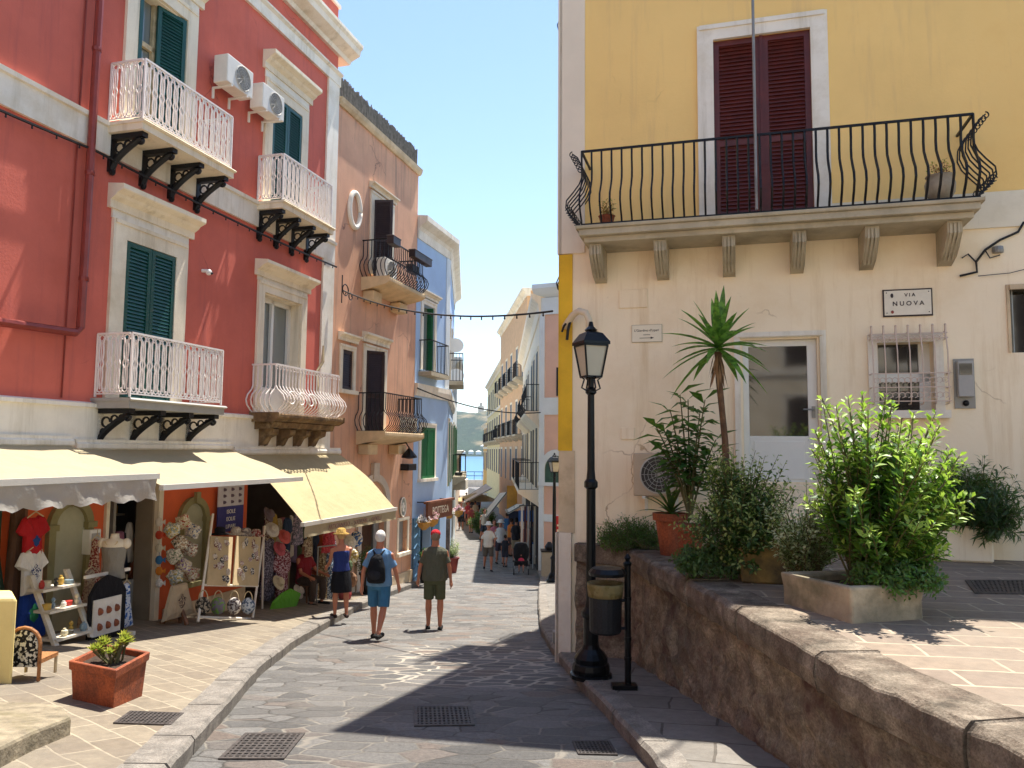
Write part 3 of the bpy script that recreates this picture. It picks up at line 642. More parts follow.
m.build('window_grille', mat('pale_pink_iron', 'cdb7a6', .5, .08, 8, .1), wd)
wd2 = surround(R, 5.22, 6.1, 2.75, 3.5, .03, M_beige, yh, .02)
m = MB(); m.fbox(R, 5.22, 6.1, -.2, -.15, 2.75, 3.5); m.build('window_pane', M_glass, wd2)
m = MB(); [m.tube([R.P(s, -.08, 2.75), R.P(s, -.08, 3.5)], .01, 4) for s in (5.27, 5.45, 5.63, 5.81)]; m.build('window_bar', M_grey, wd2)
# side balconies of the same house, seen past the corner
for z in (4.35, 9.25):
    m = MB(); m.fbox(RS, 3.6, 5.2, 0, .72, z - .12, z); bb = m.build('side_balcony', M_corb, yh); bar_rail(RS, 3.65, 5.15, .68, z + .02, .95, M_iron, bb, .12, BELLY, .012)
# street plate, small sign, blank plates
pt = thing('street_name_plate', 'marble street plate reading VIA NUOVA in a dark frame', 'street sign', R.P(4.17, .03, 3.2))
m = MB(); m.fbox(R, 3.9, 4.43, .002, .02, 3.205, 3.53); m.build('frame', M_brown, pt); m = MB(); m.fbox(R, 3.915, 4.415, .015, .026, 3.222, 3.513); m.build('plate', mat('marble', 'e6dcc8', .4, .05, 8, 0), pt)
text('lettering', 'V I A', R, 4.19, 3.455, .055, M_brown, pt, .027, bold=.0015); text('lettering', 'N U O V A', R, 4.17, 3.355, .072, M_brown, pt, .027, bold=.0015)
m = MB(); m.ball(R.P(4.0, .026, 3.455), .02, .006, .028, 8, 5); m.build('crest', M_brown, pt); m = MB(); m.ball(R.P(4.0, .026, 3.26), .02, .006, .02, 8, 5); m.build('seal', M_pipe, pt)
m = MB(); [m.ball(R.P(s, .026, z), .007, n=6, m=4) for s in (3.94, 4.39) for z in (3.25, 3.49)]; m.build('screws', M_brown, pt)
ps = thing('direction_sign', 'small cream sign with thin script lettering and an arrow on the cream wall', 'sign', R.P(1.13, .02, 3.0))
m = MB(); m.fbox(R, .94, 1.325, .002, .014, 2.99, 3.215); m.build('rim', mat('sign_rim', '9d9078', .6), ps); m = MB(); m.fbox(R, .945, 1.32, .01, .017, 2.995, 3.21); m.build('plate', mat('cream_sign', 'ece0c6', .5, .03), ps)
text('lettering', "L'Giardino d'Lipari", R, 1.13, 3.14, .042, M_brown, ps, .018); text('lettering', 'ristorante', R, 1.13, 3.085, .022, M_brown, ps, .018)
m = MB(); m.fbox(R, 1.04, 1.18, .016, .02, 3.04, 3.046); m.add([R.P(1.18, .019, 3.028), R.P(1.18, .019, 3.058), R.P(1.225, .019, 3.043)], [(0, 1, 2)]); m.build('arrow', M_brown, ps)
for (s0, s1, z0, z1, lb) in ((.78, 1.14, 3.44, 3.68, 'blank plastered-over plate high on the cream wall'), (.8, .97, 1.75, 1.9, 'small square cover plate low on the cream wall')):
    m = MB(); m.fbox(R, s0, s1, .002, .018, z0, z1); tag(m.build('cover_plate', M_lowc, bevel=.004), lb, 'wall plate')
mt = thing('meter_box', 'grey metal utility box with a dark window on the cream wall', 'meter box', R.P(4.72, .1, 2.15))
m = MB(); m.fbox(R, 4.62, 4.83, .002, .02, 2.12, 2.69); m.build('back_plate', M_grey, mt); m = MB(); m.fbox(R, 4.645, 4.805, .02, .09, 2.25, 2.66); m.build('cover', mat('light_grey_box', 'a9a6a0', .5, .05), mt, bevel=.006)
m = MB(); m.fbox(R, 4.66, 4.79, .085, .095, 2.5, 2.63); m.build('display', M_glass, mt); m = MB(); m.ball(R.P(4.73, .03, 2.18), .035, n=8, m=5); m.build('knob', M_iron, mt)
cbx = thing('cable_junction', 'round grey junction box with black cables on the cream wall', 'cable box', R.P(5.0, .05, 3.9))
m = MB(); m.lathe(R.P(5.12, .03, 3.93), [(.055, -.03), (.06, 0), (.055, .04)], 12); m.build('box', M_grey, cbx)
q = lambda px, py, p=.03: R.P(R.m(px, py, p)[0], p, R.m(px, py, p)[1])
m = MB(); m.tube([q(1024, 222), q(1018, 232), q(1000, 240), q(985, 250), q(976, 262), q(977, 272), q(960, 276)], .014, 5); m.tube([q(976, 262), q(968, 254), q(962, 258)], .01, 4); m.tube([q(985, 250), q(990, 258), q(1000, 255)], .008, 4)
m.tube([q(978, 276), q(1010, 273), q(1030, 268)], .005, 4); m.build('cable', M_cable, cbx)
m = MB(); m.tube([R.P(2.47, .72, 4.4), R.P(2.47, .75, 9.0)], .017, 8)
pole = tag(m.build('awning_pole', M_grey), 'thin grey vertical pole rising in front of the maroon shutters', 'pole')
# AC unit
def acunit(name, label, fr, s, p, z, w_=.8, h=.55, d=.3, group=None, fan='8f8d88', bracket_=True):
    t = thing(name, label, 'air conditioner', fr.P(s, p, z), 0, group)
    m = MB(); m.fbox(fr, s - w_ / 2, s + w_ / 2, p, p + d, z, z + h); bo = m.build('casing', mat('ac_casing' + fan, 'ddd8cc' if fan[0] != '4' else 'c2ad92', .45, .05, 5, 0), t, bevel=.015, seg=2)
    c = fr.P(s + w_ * .1 if w_ > .7 else s, p + d, z + h * .5); rr = h * .43; m = MB(); sc0 = s + w_ * .1 if w_ > .7 else s
    m.tube(arc((sc0, z + h * .5), rr, 0, 360, 20, lambda a, b_: fr.P(a, p + d + .004, b_)), .012, 4)
    for k in range(1, 5): m.tube(arc((sc0, z + h * .5), rr * k / 5, 0, 360, 16, lambda a, b_: fr.P(a, p + d + .006, b_)), .004, 3)
    for k in range(14):
        a = 2 * math.pi * k / 14; m.tube([fr.P(sc0, p + d + .008, z + h * .5), fr.P(sc0 + rr * math.cos(a), p + d + .008, z + h * .5 + rr * math.sin(a))], .003, 3)
    m.build('fan_grille', mat('grille_grey' + fan, 'b9b5aa', .5), t)
    m = MB(); vs = [fr.P(sc0 + rr * math.cos(2 * math.pi * i / 20), p + d + .002, z + h * .5 + rr * math.sin(2 * math.pi * i / 20)) for i in range(20)]; m.add(vs, [tuple(range(20))]); m.build('fan_opening', mat('fan_dark' + fan, fan, .7, .2, 6, 0), t)
    if bracket_:
        for k in (-.3, .3): m = MB(); m.fbox(fr, s + k * w_ - .02, s + k * w_ + .02, 0, p + d, z - .03, z); m.fbox(fr, s + k * w_ - .019, s + k * w_ + .019, 0, .03, z - .2, z - .03); m.build('support_bracket', M_pvc, t)
    return t
acunit('air_conditioner', 'weathered air conditioner low on the cream wall behind the potted plants', R, 1.3, .06, 1.06, .62, .52, .28, fan='4a4640')
# ================================================================== RED HOUSE (left)
rh = thing('red_house', 'red plastered house with white trim above the awnings', 'house', L.P(13, 0, -1.5))
Z1, Z1b, Z2, Z2b = 1.72, 2.2, 5.82, 6.29
holes = [(11.78, 12.86, 2.2, 4.68), (15.36, 16.72, 2.2, 4.62), (11.8, 12.88, 6.3, 8.72), (15.42, 16.5, 6.3, 8.62)]
m = MB(); wallgrid(m, L, -3, 18.02, Z1b, Z2, holes[:2], .3); wallgrid(m, L, -3, 18.02, Z2b, 10.0, holes[2:], .3); wallgrid(m, L, -3, 18.02, 10.3, 10.72, [], .3); m.fbox(L, -3, 18.0, -.4, -.02, 11.1, 11.9); m.build('wall', M_red, rh)
m = MB(); m.fbox(L, -3, 18.04, -.3, .06, Z1 - .1, Z1b); m.prof(L, -3, 18.05, [(.06, Z1b - .06), (.1, Z1b - .05), (.1, Z1b), (0, Z1b + .025), (-.3, Z1b)])
m.fbox(L, -3, 18.04, -.3, .05, Z2, Z2b); m.prof(L, -3, 18.05, [(.05, Z2b - .07), (.09, Z2b - .06), (.1, Z2b), (0, Z2b + .03), (-.3, Z2b)]); m.build('string_course', M_white, rh)
m = MB(); m.fbox(L, 17.55, 18.045, .002, .045, Z1b + .03, Z2); m.fbox(L, 17.55, 18.045, .002, .045, Z2b + .03, 10.02); m.build('corner_pilaster', M_white, rh)
m = MB(); m.prof(L, -3, 18.08, [(-.3, 10.0), (.06, 10.0), (.06, 10.22), (.12, 10.26), (.12, 10.3), (-.3, 10.3)]); m.prof(L, -3, 18.45, [(-.3, 10.72), (.08, 10.72), (.12, 10.8), (.25, 10.86), (.34, 10.9), (.36, 11.02), (.42, 11.08), (.42, 11.15), (-.3, 11.17)])
m.fbox(L, -3, 18.05, -.45, .03, 11.9, 11.98); m.build('cornice', M_white, rh)
m = MB(); m.fbox(L, -3, 18.02, -9, -.31, Z1, 11.1); m.build('house_core', M_red, rh)
# ground floor
holes0 = [(6.4, 10.12, -3, 1.25), (11.72, 12.68, -3, 1.15), (15.1, 17.95, -3, 1.3)]
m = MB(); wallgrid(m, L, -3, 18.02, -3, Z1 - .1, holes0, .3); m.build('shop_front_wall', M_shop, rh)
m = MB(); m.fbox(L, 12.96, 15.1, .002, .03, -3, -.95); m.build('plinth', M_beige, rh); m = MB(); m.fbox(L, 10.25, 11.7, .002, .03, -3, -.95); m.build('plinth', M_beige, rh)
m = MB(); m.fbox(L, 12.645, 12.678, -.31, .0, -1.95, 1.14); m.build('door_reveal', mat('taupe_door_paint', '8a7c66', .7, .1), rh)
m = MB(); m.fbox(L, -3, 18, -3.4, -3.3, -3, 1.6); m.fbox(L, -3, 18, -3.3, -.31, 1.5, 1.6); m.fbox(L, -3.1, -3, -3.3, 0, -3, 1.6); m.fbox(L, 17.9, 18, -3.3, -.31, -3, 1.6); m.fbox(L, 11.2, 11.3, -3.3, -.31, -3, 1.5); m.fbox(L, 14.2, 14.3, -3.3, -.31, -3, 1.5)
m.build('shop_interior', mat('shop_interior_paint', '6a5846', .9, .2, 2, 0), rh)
def niche(s0, s1, z0, z1):
    r = (s1 - s0) / 2; c = (s0 + s1) / 2; zc = z1 - r; m = MB(); w_ = .11
    pr = lambda rr, p: [L.P(c - rr, p, z0)] + [L.P(c + rr * math.cos(math.pi - math.pi * k / 14), p, zc + rr * math.sin(math.pi * k / 14)) for k in range(15)] + [L.P(c + rr, p, z0)]
    a = pr(r, .07); b_ = pr(r - w_, .07); a0 = pr(r, .0); b0_ = pr(r - w_, .0); n = len(a); vs = a + b_ + a0 + b0_; fs = []
    for i in range(n - 1): fs += [(i, i + 1, n + i + 1, n + i), (i, i + 1, 2 * n + i + 1, 2 * n + i), (n + i, n + i + 1, 3 * n + i + 1, 3 * n + i)]
    m.add(vs, fs); m.fbox(L, s0 - .03, s0 + w_ + .02, .002, .1, zc - .05, zc + .03); m.fbox(L, s1 - w_ - .02, s1 + .03, .002, .1, zc - .05, zc + .03); m.fbox(L, c - .05, c + .05, .06, .12, z1 - .1, z1 + .08); m.fbox(L, s0 - .02, s1 + .02, .002, .1, z0 - .08, z0)
    nn = m.build('niche_moulding', mat('olive_stone', '8d8458', .8, .12, 4, .3), rh)
    m = MB(); m.add([p for p in pr(r - w_, .012)], [tuple(range(n))]); m.build('niche_panel', mat('niche_paint', 'b0ab8c', .7, .1, 3, .1), nn)
niche(10.68, 11.42, -1.0, .9); niche(13.2, 13.95, -.62, .78)
# doors and windows
def tallwin(s0, s1, z0, z1, sw, ct, ch=.33):
    w1_ = surround(L, s0, s1, z0, z1, sw, M_cream, rh, .05); m = MB(); m.fbox(L, s0 - sw - .02, s1 + sw + .02, .002, .03, z1 + sw, ct); m.build('window_frieze', M_white, rh)
    crown(L, s0 - sw - .1, s1 + sw + .12, ct, M_cream, rh, ch); return w1_
w1_ = tallwin(11.78, 12.86, 2.2, 4.68, .27, 5.08); w2_ = tallwin(15.36, 16.72, 2.2, 4.62, .2, 4.9, .28); w3_ = tallwin(11.8, 12.88, 6.3, 8.72, .25, 9.12); w4_ = tallwin(15.42, 16.5, 6.3, 8.62, .25, 9.02)
for s0, s1, z0, z1, w_ in ((11.79, 12.85, 2.22, 4.67, w1_), (15.43, 16.49, 6.32, 8.61, w4_)):
    c = (s0 + s1) / 2; leafdoor(L, s0, c - .005, z0, z1, .0, M_green, w_, (.02, .38)); leafdoor(L, c + .005, s1, z0, z1, .0, M_green, w_, (.02, .38)); m = MB(); m.fbox(L, s0, s1, -.2, -.1, z0, z1); m.build('door_backing', M_dark, w_)
# white door set back behind the belly balcony
m = MB(); m.fbox(L, 15.37, 15.5, -.26, -.2, 2.2, 4.61); m.fbox(L, 15.98, 16.06, -.26, -.2, 2.2, 4.61); m.fbox(L, 16.6, 16.71, -.26, -.2, 2.2, 4.61); m.fbox(L, 15.37, 16.71, -.26, -.2, 4.5, 4.61); m.fbox(L, 15.5, 16.6, -.26, -.2, 2.2, 2.8); m.build('door_leaf', M_pvc, w2_)
m = MB(); m.fbox(L, 15.37, 16.71, -.29, -.27, 2.2, 4.61); m.build('door_glass', M_glass2, w2_)
for (a, b_, c, d), o in (((15.36, 16.72, 2.2, 4.62), w2_), ((11.8, 12.88, 6.3, 8.72), w3_)):
    m = MB(); m.fbox(L, a + .003, a + .03, -.27, .0, c, d); m.fbox(L, b_ - .03, b_ - .003, -.27, .0, c, d); m.fbox(L, a + .03, b_ - .03, -.27, .0, d - .03, d - .003); m.build('reveal', M_cream, o)
# upper left door: shutters swung open
m = MB(); m.fbox(L, 11.81, 11.9, -.2, -.14, 6.3, 8.7); m.fbox(L, 12.3, 12.38, -.2, -.14, 6.3, 8.7); m.fbox(L, 12.78, 12.87, -.2, -.14, 6.3, 8.7); m.fbox(L, 11.81, 12.87, -.2, -.14, 7.9, 7.98); m.build('door_leaf', M_wood, w3_)
m = MB(); m.fbox(L, 11.81, 12.87, -.26, -.21, 6.3, 8.7); m.build('door_glass', M_glass2, w3_)
leafdoor(L, 12.32, 12.86, 6.32, 8.7, .0, M_green, w3_, (.02, .42), hinge=1, ang=-12); m = MB(); m.fbox(L, 11.79, 11.86, -.1, .06, 6.32, 8.7); m.build('shutter_edge', M_green, w3_)
# balconies
def balcony(s0, s1, z, p, nfront, mat_slab, nb=4, bh=.55):
    m = MB(); m.fbox(L, s0, s1, 0, p, z - .1, z); m.prof(L, s0 - .02, s1 + .02, [(0, z), (p + .02, z), (p + .05, z + .02), (p + .02, z + .045), (0, z + .045)]); b_ = m.build('balcony', mat_slab, rh)
    lace_rail(L, s0 + .04, s1 - .04, p - .04, z + .06, .9, M_white_iron, b_, nfront, 4)
    for k in range(nb): bracket(L, s0 + .12 + (s1 - s0 - .24) * k / (nb - 1), z - .101, p - .05, bh, M_iron, b_)
    return b_
balcony(11.3, 13.42, 6.24, .65, 14, M_cream); balcony(15.0, 16.95, 6.24, .6, 13, M_cream); balcony(11.32, 13.42, 2.24, .65, 14, mat('grey_marble_slab', '9d9a94', .6, .1))
m = MB(); z = 2.25
m.prof(L, 15.05, 17.6, [(0, z), (.62, z), (.62, z - .08), (.5, z - .14), (0, z - .14)]); m.prof(L, 15.15, 17.5, [(0, z - .14), (.45, z - .14), (.4, z - .26), (0, z - .28)])
bb = m.build('balcony', mat('crumbling_tuff', '6e5538', .95, .35, 5, 1.0, 20, dirt='a8906a', dsc=3), rh, bevel=.02)
for s in (15.4, 16.0, 16.6, 17.2):
    m = MB(); m.prof(L, s - .1, s + .1, [(0, z - .28), (.36, z - .28), (.34, z - .38), (.2, z - .44), (.12, z - .58), (0, z - .62)]); m.build('corbel', mat('crumbling_tuff', ''), bb, bevel=.015)
bar_rail(L, 15.1, 17.5, .52, z + .02, .9, M_white_iron, bb, .115, [(0, .0), (.05, .07), (.15, .17), (.25, .2), (.36, .16), (.48, .04), (.56, 0), (1, 0)], .014, rz=.022)
m = MB()
for s in np.arange(15.1, 17.55, .12): m.tube(arc((s, z + .87), .04, 0, 330, 6, lambda a, b_: L.P(a, .53, b_)), .008, 4)
for s in np.arange(15.3, 16.2, .35): m.tube(arc((s, z + .3), .12, 0, 340, 10, lambda a, b_: L.P(a, .74, b_)), .014, 4)
m.build('railing_scroll', M_white_iron, bb)
m = MB(); c0 = L.m(370 * 0 + 306, 385, .3); m.tube([L.P(16.9, .3, 2.5), L.P(16.95, .33, 2.9), L.P(16.98, .28, 3.2), L.P(17.15, .32, 3.45), L.P(17.2, .3, 3.8)], [.03, .035, .03, .04, .02], 6)
tag(m.build('driftwood_branch', M_wood), 'twisted pale driftwood branch standing in the white belly balcony', 'branch')
# pipe
m = MB(); q = lambda px, py, p=.1: L.P(L.m(px, py, p)[0], p, L.m(px, py, p)[1])
m.tube([L.P(10.95, .13, 10.0), L.P(10.93, .13, 3.22), L.P(10.85, .13, 3.14), L.P(9.6, .13, 3.1), L.P(-2, .13, 3.05)], .055, 8)
for z in (9.0, 7.2, 5.4, 3.9): m.lathe(L.P(10.94, .13, z), [(.065, -.03), (.068, 0), (.065, .03)], 8)
m.tube([L.P(10.82, .03, 10.0), L.P(10.8, .03, 6.3)], .015, 5); m.tube([L.P(10.8, .03, 5.8), L.P(10.78, .03, 2.25)], .012, 5)
m.build('downpipe', M_pipe, rh)
m = MB(); m.ball(L.P(13.6, .1, 4.6), .055, n=10, m=6); m.tube([L.P(13.55, 0, 4.62), L.P(13.58, .1, 4.62)], .03, 6)
cc = tag(m.build('security_camera', M_pvc), 'small white dome security camera on the red wall', 'camera'); m = MB(); m.ball(L.P(13.62, .145, 4.585), .025, n=8, m=5); m.build('lens', M_iron, cc)
acunit('air_conditioner', 'white air conditioner on the red wall nearer the open green shutters', L, *(lambda a: (a[0], .12, a[1]))(L.m(228, 92, .15)), .75, .5, .28); acunit('air_conditioner', 'white air conditioner on the red wall nearer the closed green shutters', L, *(lambda a: (a[0], .12, a[1]))(L.m(262, 116, .15)), .72, .48, .28)
def wire(name, label, pts, r=.012, sag=0.0, bulbs=None, n=24, cat='cable'):
    P = []
    for a, b_ in zip(pts[:-1], pts[1:]):
        a = Vector(a); b_ = Vector(b_)
        for k in range(n): t = k / n; P.append(a.lerp(b_, t) - Vector((0, 0, 4 * sag * t * (1 - t))))
    P.append(Vector(pts[-1])); m = MB(); m.tube(P, r, 5)
    if bulbs:
        t = thing(name, label, cat, P[0]); m.build('cable', M_cable, t); L_ = 0
        for a, b_ in zip(P[:-1], P[1:]):
            L_ += (b_ - a).length
            if L_ > bulbs: L_ = 0; mb = MB(); mb.tube([a, a - Vector((0, 0, .04))], .011, 5); mb.ball(a - Vector((0, 0, .05)), .015, n=6, m=4); mb.build('bulb', M_cable, t)
        return t
    return tag(m.build(name, M_cable), label, cat)
wire('string_lights', 'string of small festoon lights along the white band of the red house', [L.P(6, .12, 5.72), L.P(11, .12, 5.76), L.P(18.0, .12, 5.72)], .02, .06, .32, 40, 'string lights')
A_ = L.P(L.m(342, 290, .15)[0], .15, L.m(342, 290, .15)[1]); B_ = Vector((.58, 11.1, 3.62))
wire('string_lights', 'festoon light cable hanging across the street between the houses', [A_, B_], .016, .28, .3, 70, 'string lights')
wire('overhead_cable', 'thin bare cable crossing the street lower down near the sea view', [L.P(22.9, .1, 3.35), Vector((1.0, 26.9, 2.92))], .02, .25)
m = MB(); a = A_; m.tube([a + Vector((0, 0, .35)), a + Vector((0, 0, -.3))], .015, 4); m.tube(arc((0, 0), .13, 0, 400, 12, lambda x, y: a + Vector((x * .3 + .08, x, y))), .014, 4); m.tube(arc((0, -.15), .08, 0, 360, 10, lambda x, y: a + Vector((x * .3 + .2, x, y))), .012, 4)
tag(m.build('cable_hook', M_iron), 'curled black iron hook at the corner holding the festoon cable', 'hook')

# ================================================================== SALMON HOUSE
sh = thing('salmon_house', 'salmon plastered house with dark brown shutters and a reed screen on its roof', 'house', L.P(20.4, 0, -2))
E0, E1 = 18.06, 22.93
hl = [(18.58, 19.12, 2.98, 3.92), (19.8, 20.85, 1.95, 4.05), (20.05, 21.05, 6.0, 7.95), (19.7, 21.1, -3, .35), (22.0, 22.6, -1.2, -.35)]
m = MB(); wallgrid(m, L, E0, E1, -3.2, 9.62, hl, .3); m.build('wall', M_orangeb, sh)
m = MB(); m.fbox(L, E0, E1, -8, -.9, -3, 9.6); m.fbox(L, E0, E1, -.9, -.31, .5, 9.6); m.fbox(L, E0, 19.6, -.9, -.31, -3, .5); m.fbox(L, 21.2, E1, -.9, -.31, -3, .5); m.build('house_core', M_orangeb, sh)
m = MB(); m.prof(L, E0, E1 + .05, [(-.3, 9.6), (.05, 9.6), (.1, 9.68), (.12, 9.78), (-.3, 9.8)]); m.build('cornice', M_beige, sh)
m = MB(); rnd = random.Random(2); s = E0
while s < E1: m.tube([L.P(s, -.05 + rnd.uniform(-.01, .01), 9.78), L.P(s + rnd.uniform(-.02, .02), -.05, 10.35 + rnd.uniform(-.05, .06))], .017, 4); s += .03
m.fbox(L, E0, E1, -.09, -.07, 9.8, 10.3); m.build('reed_screen', mat('grey_reed', '6f6c66', .9, .3, 10, .3), sh)
def rwin(s0, s1, z0, z1, sw, ct=None, ch=.2, sill=False): 
    o = surround(L, s0, s1, z0, z1, sw, M_cream, sh, .04, sill)
    if ct: crown(L, s0 - sw - .08, s1 + sw + .08, ct, M_cream, sh, ch, .16)
    m = MB(); m.fbox(L, s0, s1, -.28, -.2, z0, z1); m.build('window_backing', M_dark, o); return o
o = rwin(18.58, 19.12, 2.98, 3.92, .12, 4.12, .17, True); leafdoor(L, 18.58, 19.12, 2.98, 3.92, -.05, M_brown, o, (.02,))
o = rwin(19.8, 20.85, 1.95, 4.05, .15, 4.25, .22); leafdoor(L, 19.8, 20.3, 1.97, 4.04, 0, M_brown, o, (.02, .45), hinge=0, ang=40); leafdoor(L, 20.35, 20.85, 1.97, 4.04, 0, M_brown, o, (.02, .45), hinge=1, ang=-15)
o = rwin(20.05, 21.05, 6.0, 7.95, .2, 8.2, .14); leafdoor(L, 20.05, 20.55, 6.02, 7.94, 0, M_brown, o, (.02, .45), hinge=0, ang=75); leafdoor(L, 20.55, 21.05, 6.02, 7.94, 0, M_brown, o, (.02, .45), hinge=1, ang=-10)
m = MB(); m.tube(arc((18.98, 7.35), .34, 0, 360, 24, lambda a, b_: L.P(18.98 + (a - 18.98) * .8, .03, 7.35 + (b_ - 7.35) * 1.25)), .065, 8); m.build('oval_moulding', M_white, sh, smooth=True)
for zf, s0, s1, pz in ((L.m(391, 277, .75)[1], 19.45, 21.75, .75), (L.m(390, 432, .75)[1], 19.4, 21.85, .75)):
    m = MB(); m.prof(L, s0, s1, [(0, zf), (pz, zf), (pz, zf - .1), (pz - .1, zf - .16), (0, zf - .3)]); m.fbox(L, s0 + .1, s0 + .6, 0, .3, zf - .55, zf - .3); m.fbox(L, s1 - .6, s1 - .1, 0, .3, zf - .55, zf - .3)
    b_ = m.build('balcony', mat('ochre_stone_slab', 'd8bd94', .85, .12, 3, .3), sh, bevel=.02); bar_rail(L, s0 + .04, s1 - .04, pz - .06, zf + .02, .92, M_iron, b_, .12, BELLY, .012)
    if zf > 4:
        acz = zf
    else:
        m = MB(); m.fbox(L, 20.6, 21.7, .6, .62, zf + .05, zf + .42); m.build('lattice_screen', clothmat('lattice', 'cfc4ae', '6a4a3a', 18), b_)
acunit('air_conditioner', 'grey air conditioner standing behind the bars of the high salmon balcony', L, 20.0, .3, acz + .04, .7, .5, .25, bracket_=False)
zr = acz + .95
for i, (s, p) in enumerate(((19.6, .72), (20.95, .72), (21.35, .72), (21.7, .72), (21.3, .5))):
    m = MB(); m.fbox(L, s - .22, s + .22, p - .02, p + .16, zr - .16 - (.3 if i == 4 else 0), zr + .04 - (.3 if i == 4 else 0)); m.fbox(L, s - .24, s + .24, p - .03, p + .17, zr + .02 - (.3 if i == 4 else 0), zr + .05 - (.3 if i == 4 else 0))
    tag(m.build('balcony_planter', M_brown, bevel=.01), ('first', 'second', 'third', 'fourth', 'lower hung')[i] + ' dark planter trough along the high salmon balcony railing, counted from the red house', 'planter', 'dark troughs on the high salmon balcony')
# ground floor of the salmon house
s0, s1 = 19.7, 21.1; c = 20.4; m = MB()
m.fbox(L, s0 - .2, s0, -.002, .07, -3, .2); m.fbox(L, s1, s1 + .2, -.002, .07, -3, .2)
for k in range(14):
    a0, a1 = math.pi * k / 14, math.pi * (k + 1) / 14
    f = lambda r, a, p: L.P(c - r * math.cos(a), p, .2 + r * math.sin(a) * .85)
    m.hexa([f(.7, a0, -.002), f(.92, a0, -.002), f(.92, a0, .07), f(.7, a0, .07), f(.7, a1, -.002), f(.92, a1, -.002), f(.92, a1, .07), f(.7, a1, .07)])
m.fbox(L, c - .16, c + .16, .0, .1, .85, 1.25); m.build('door_arch', mat('pale_carved_stone', 'cbb9a4', .8, .1), sh)
m = MB(); m.fbox(L, s0, s1, -.31, -.25, .33, 1.0); m.build('fanlight', M_beige, sh)
m = MB(); m.fbox(L, s0, s0 + .35, -.2, -.15, -3, .33); m.fbox(L, s1 - .3, s1, -.2, -.15, -3, .33); m.build('door_leaf', M_grey, sh)
m = MB(); m.fbox(L, s0, s1, -.9, -.8, -3, .4); m.build('doorway_backing', M_dark, sh)
o = surround(L, 22.0, 22.6, -1.2, -.35, .09, M_cream, sh, .03, True); m = MB(); m.fbox(L, 22.0, 22.6, -.2, -.12, -1.2, -.35); m.build('window_pane', M_glass2, o)
m = MB(); m.fbox(L, 21.35, E1, .002, .05, -3.2, -1.75); m.build('plinth', M_beige, sh); m = MB(); m.fbox(L, E0, 19.45, .002, .05, -3.2, -1.5); m.build('plinth', M_beige, sh)
sE, zE = L.m(403, 507, .05); sd_ = thing('wall_shield', 'oval painted shield plaque on the salmon wall above the small window', 'plaque', L.P(sE, 0, zE))
m = MB(); m.add([L.P(sE + .17 * math.cos(a), .05, zE + .26 * math.sin(a)) for a in np.linspace(0, 2 * math.pi, 16, False)] + [L.P(sE + .17 * math.cos(a), .0, zE + .26 * math.sin(a)) for a in np.linspace(0, 2 * math.pi, 16, False)], [tuple(range(16))] + [(i, (i + 1) % 16, 16 + (i + 1) % 16, 16 + i) for i in range(16)]); m.build('disc', mat('shield_paint', '9c9c8c', .5, .3, 18, .1), sd_)
m = MB(); m.tube(arc((sE, zE), .17, 0, 360, 18, lambda a, b_: L.P(a, .06, zE + (b_ - zE) * 1.5)), .02, 5); m.fbox(L, sE - .05, sE + .05, .05, .07, zE - .12, zE + .12); m.fbox(L, sE - .1, sE + .1, .05, .07, zE - .02, zE + .05); m.build('relief', M_white, sd_)
sE, zE = L.m(404, 452, .3); lt = thing('bracket_lantern', 'small black iron lantern bracket hanging from the salmon wall', 'wall lamp', L.P(sE, 0, zE)); m = MB(); m.tube([L.P(sE, 0, zE + .2), L.P(sE, .35, zE + .25), L.P(sE, .45, zE + .1)], .02, 5); m.build('arm', M_iron, lt); m = MB(); m.lathe(L.P(sE, .45, zE - .15), [(.03, .25), (.2, .05), (.21, 0), (.03, -.03)], 10); m.build('shade', M_iron, lt)
sE, zE = L.m(408, 467, .1); m = MB(); m.fbox(L, sE - .3, sE + .25, .0, .25, zE - .09, zE + .09); tag(m.build('security_light', M_iron, bevel=.01), 'small black box fixed on the salmon wall beside the blue house', 'wall box')

# ================================================================== BLUE HOUSE and the left row beyond
LF = Frame(L.P(25.65, 0, 0).x, L.P(25.65, 0, 0).y, -3.2, 1)
bh = thing('blue_house', 'pale blue corner house with green shutters and white cornice', 'house', L.P(24.3, 0, -2.3))
m = MB(); wallgrid(m, L, 22.95, 25.65, -3.5, 8.1, [(23.45, 24.35, 3.95, 5.9), (23.5, 24.35, -3.2, -.3)], .25); m.fbox(L, 22.95, 25.3, -7, -.26, -.2, 8.1); m.fbox(L, 22.95, 25.3, -7, -1.0, -3.5, -.2)
m.build('wall', M_blue, bh)
m = MB(); wallgrid(m, LF, 0, 9, -3.5, 8.1, [], .25); m.fbox(LF, .3, 9, -6, -.26, -3.5, 8.1); m.build('side_wall', M_blue, bh)
m = MB(); CP = [(-.2, 7.75), (.03, 7.75), (.04, 8.0), (.1, 8.1), (.25, 8.2), (.3, 8.25), (.3, 8.4), (-.2, 8.45)]; m.prof(L, 22.95, 25.75, CP); m.prof(LF, -.05, 9, CP); m.prof(L, 22.95, 25.68, [(-.1, 3.15), (.05, 3.15), (.1, 3.35), (.1, 3.5), (-.1, 3.52)]); m.prof(LF, -.03, 9, [(-.1, 3.15), (.05, 3.15), (.1, 3.35), (.1, 3.5), (-.1, 3.52)]); m.build('cornice', M_white, bh)
m = MB(); m.fbox(L, 25.35, 25.66, .002, .03, 3.55, 7.74); m.fbox(LF, 0, .35, .002, .03, 3.55, 7.74); m.build('corner_pilaster', M_bluew, bh)
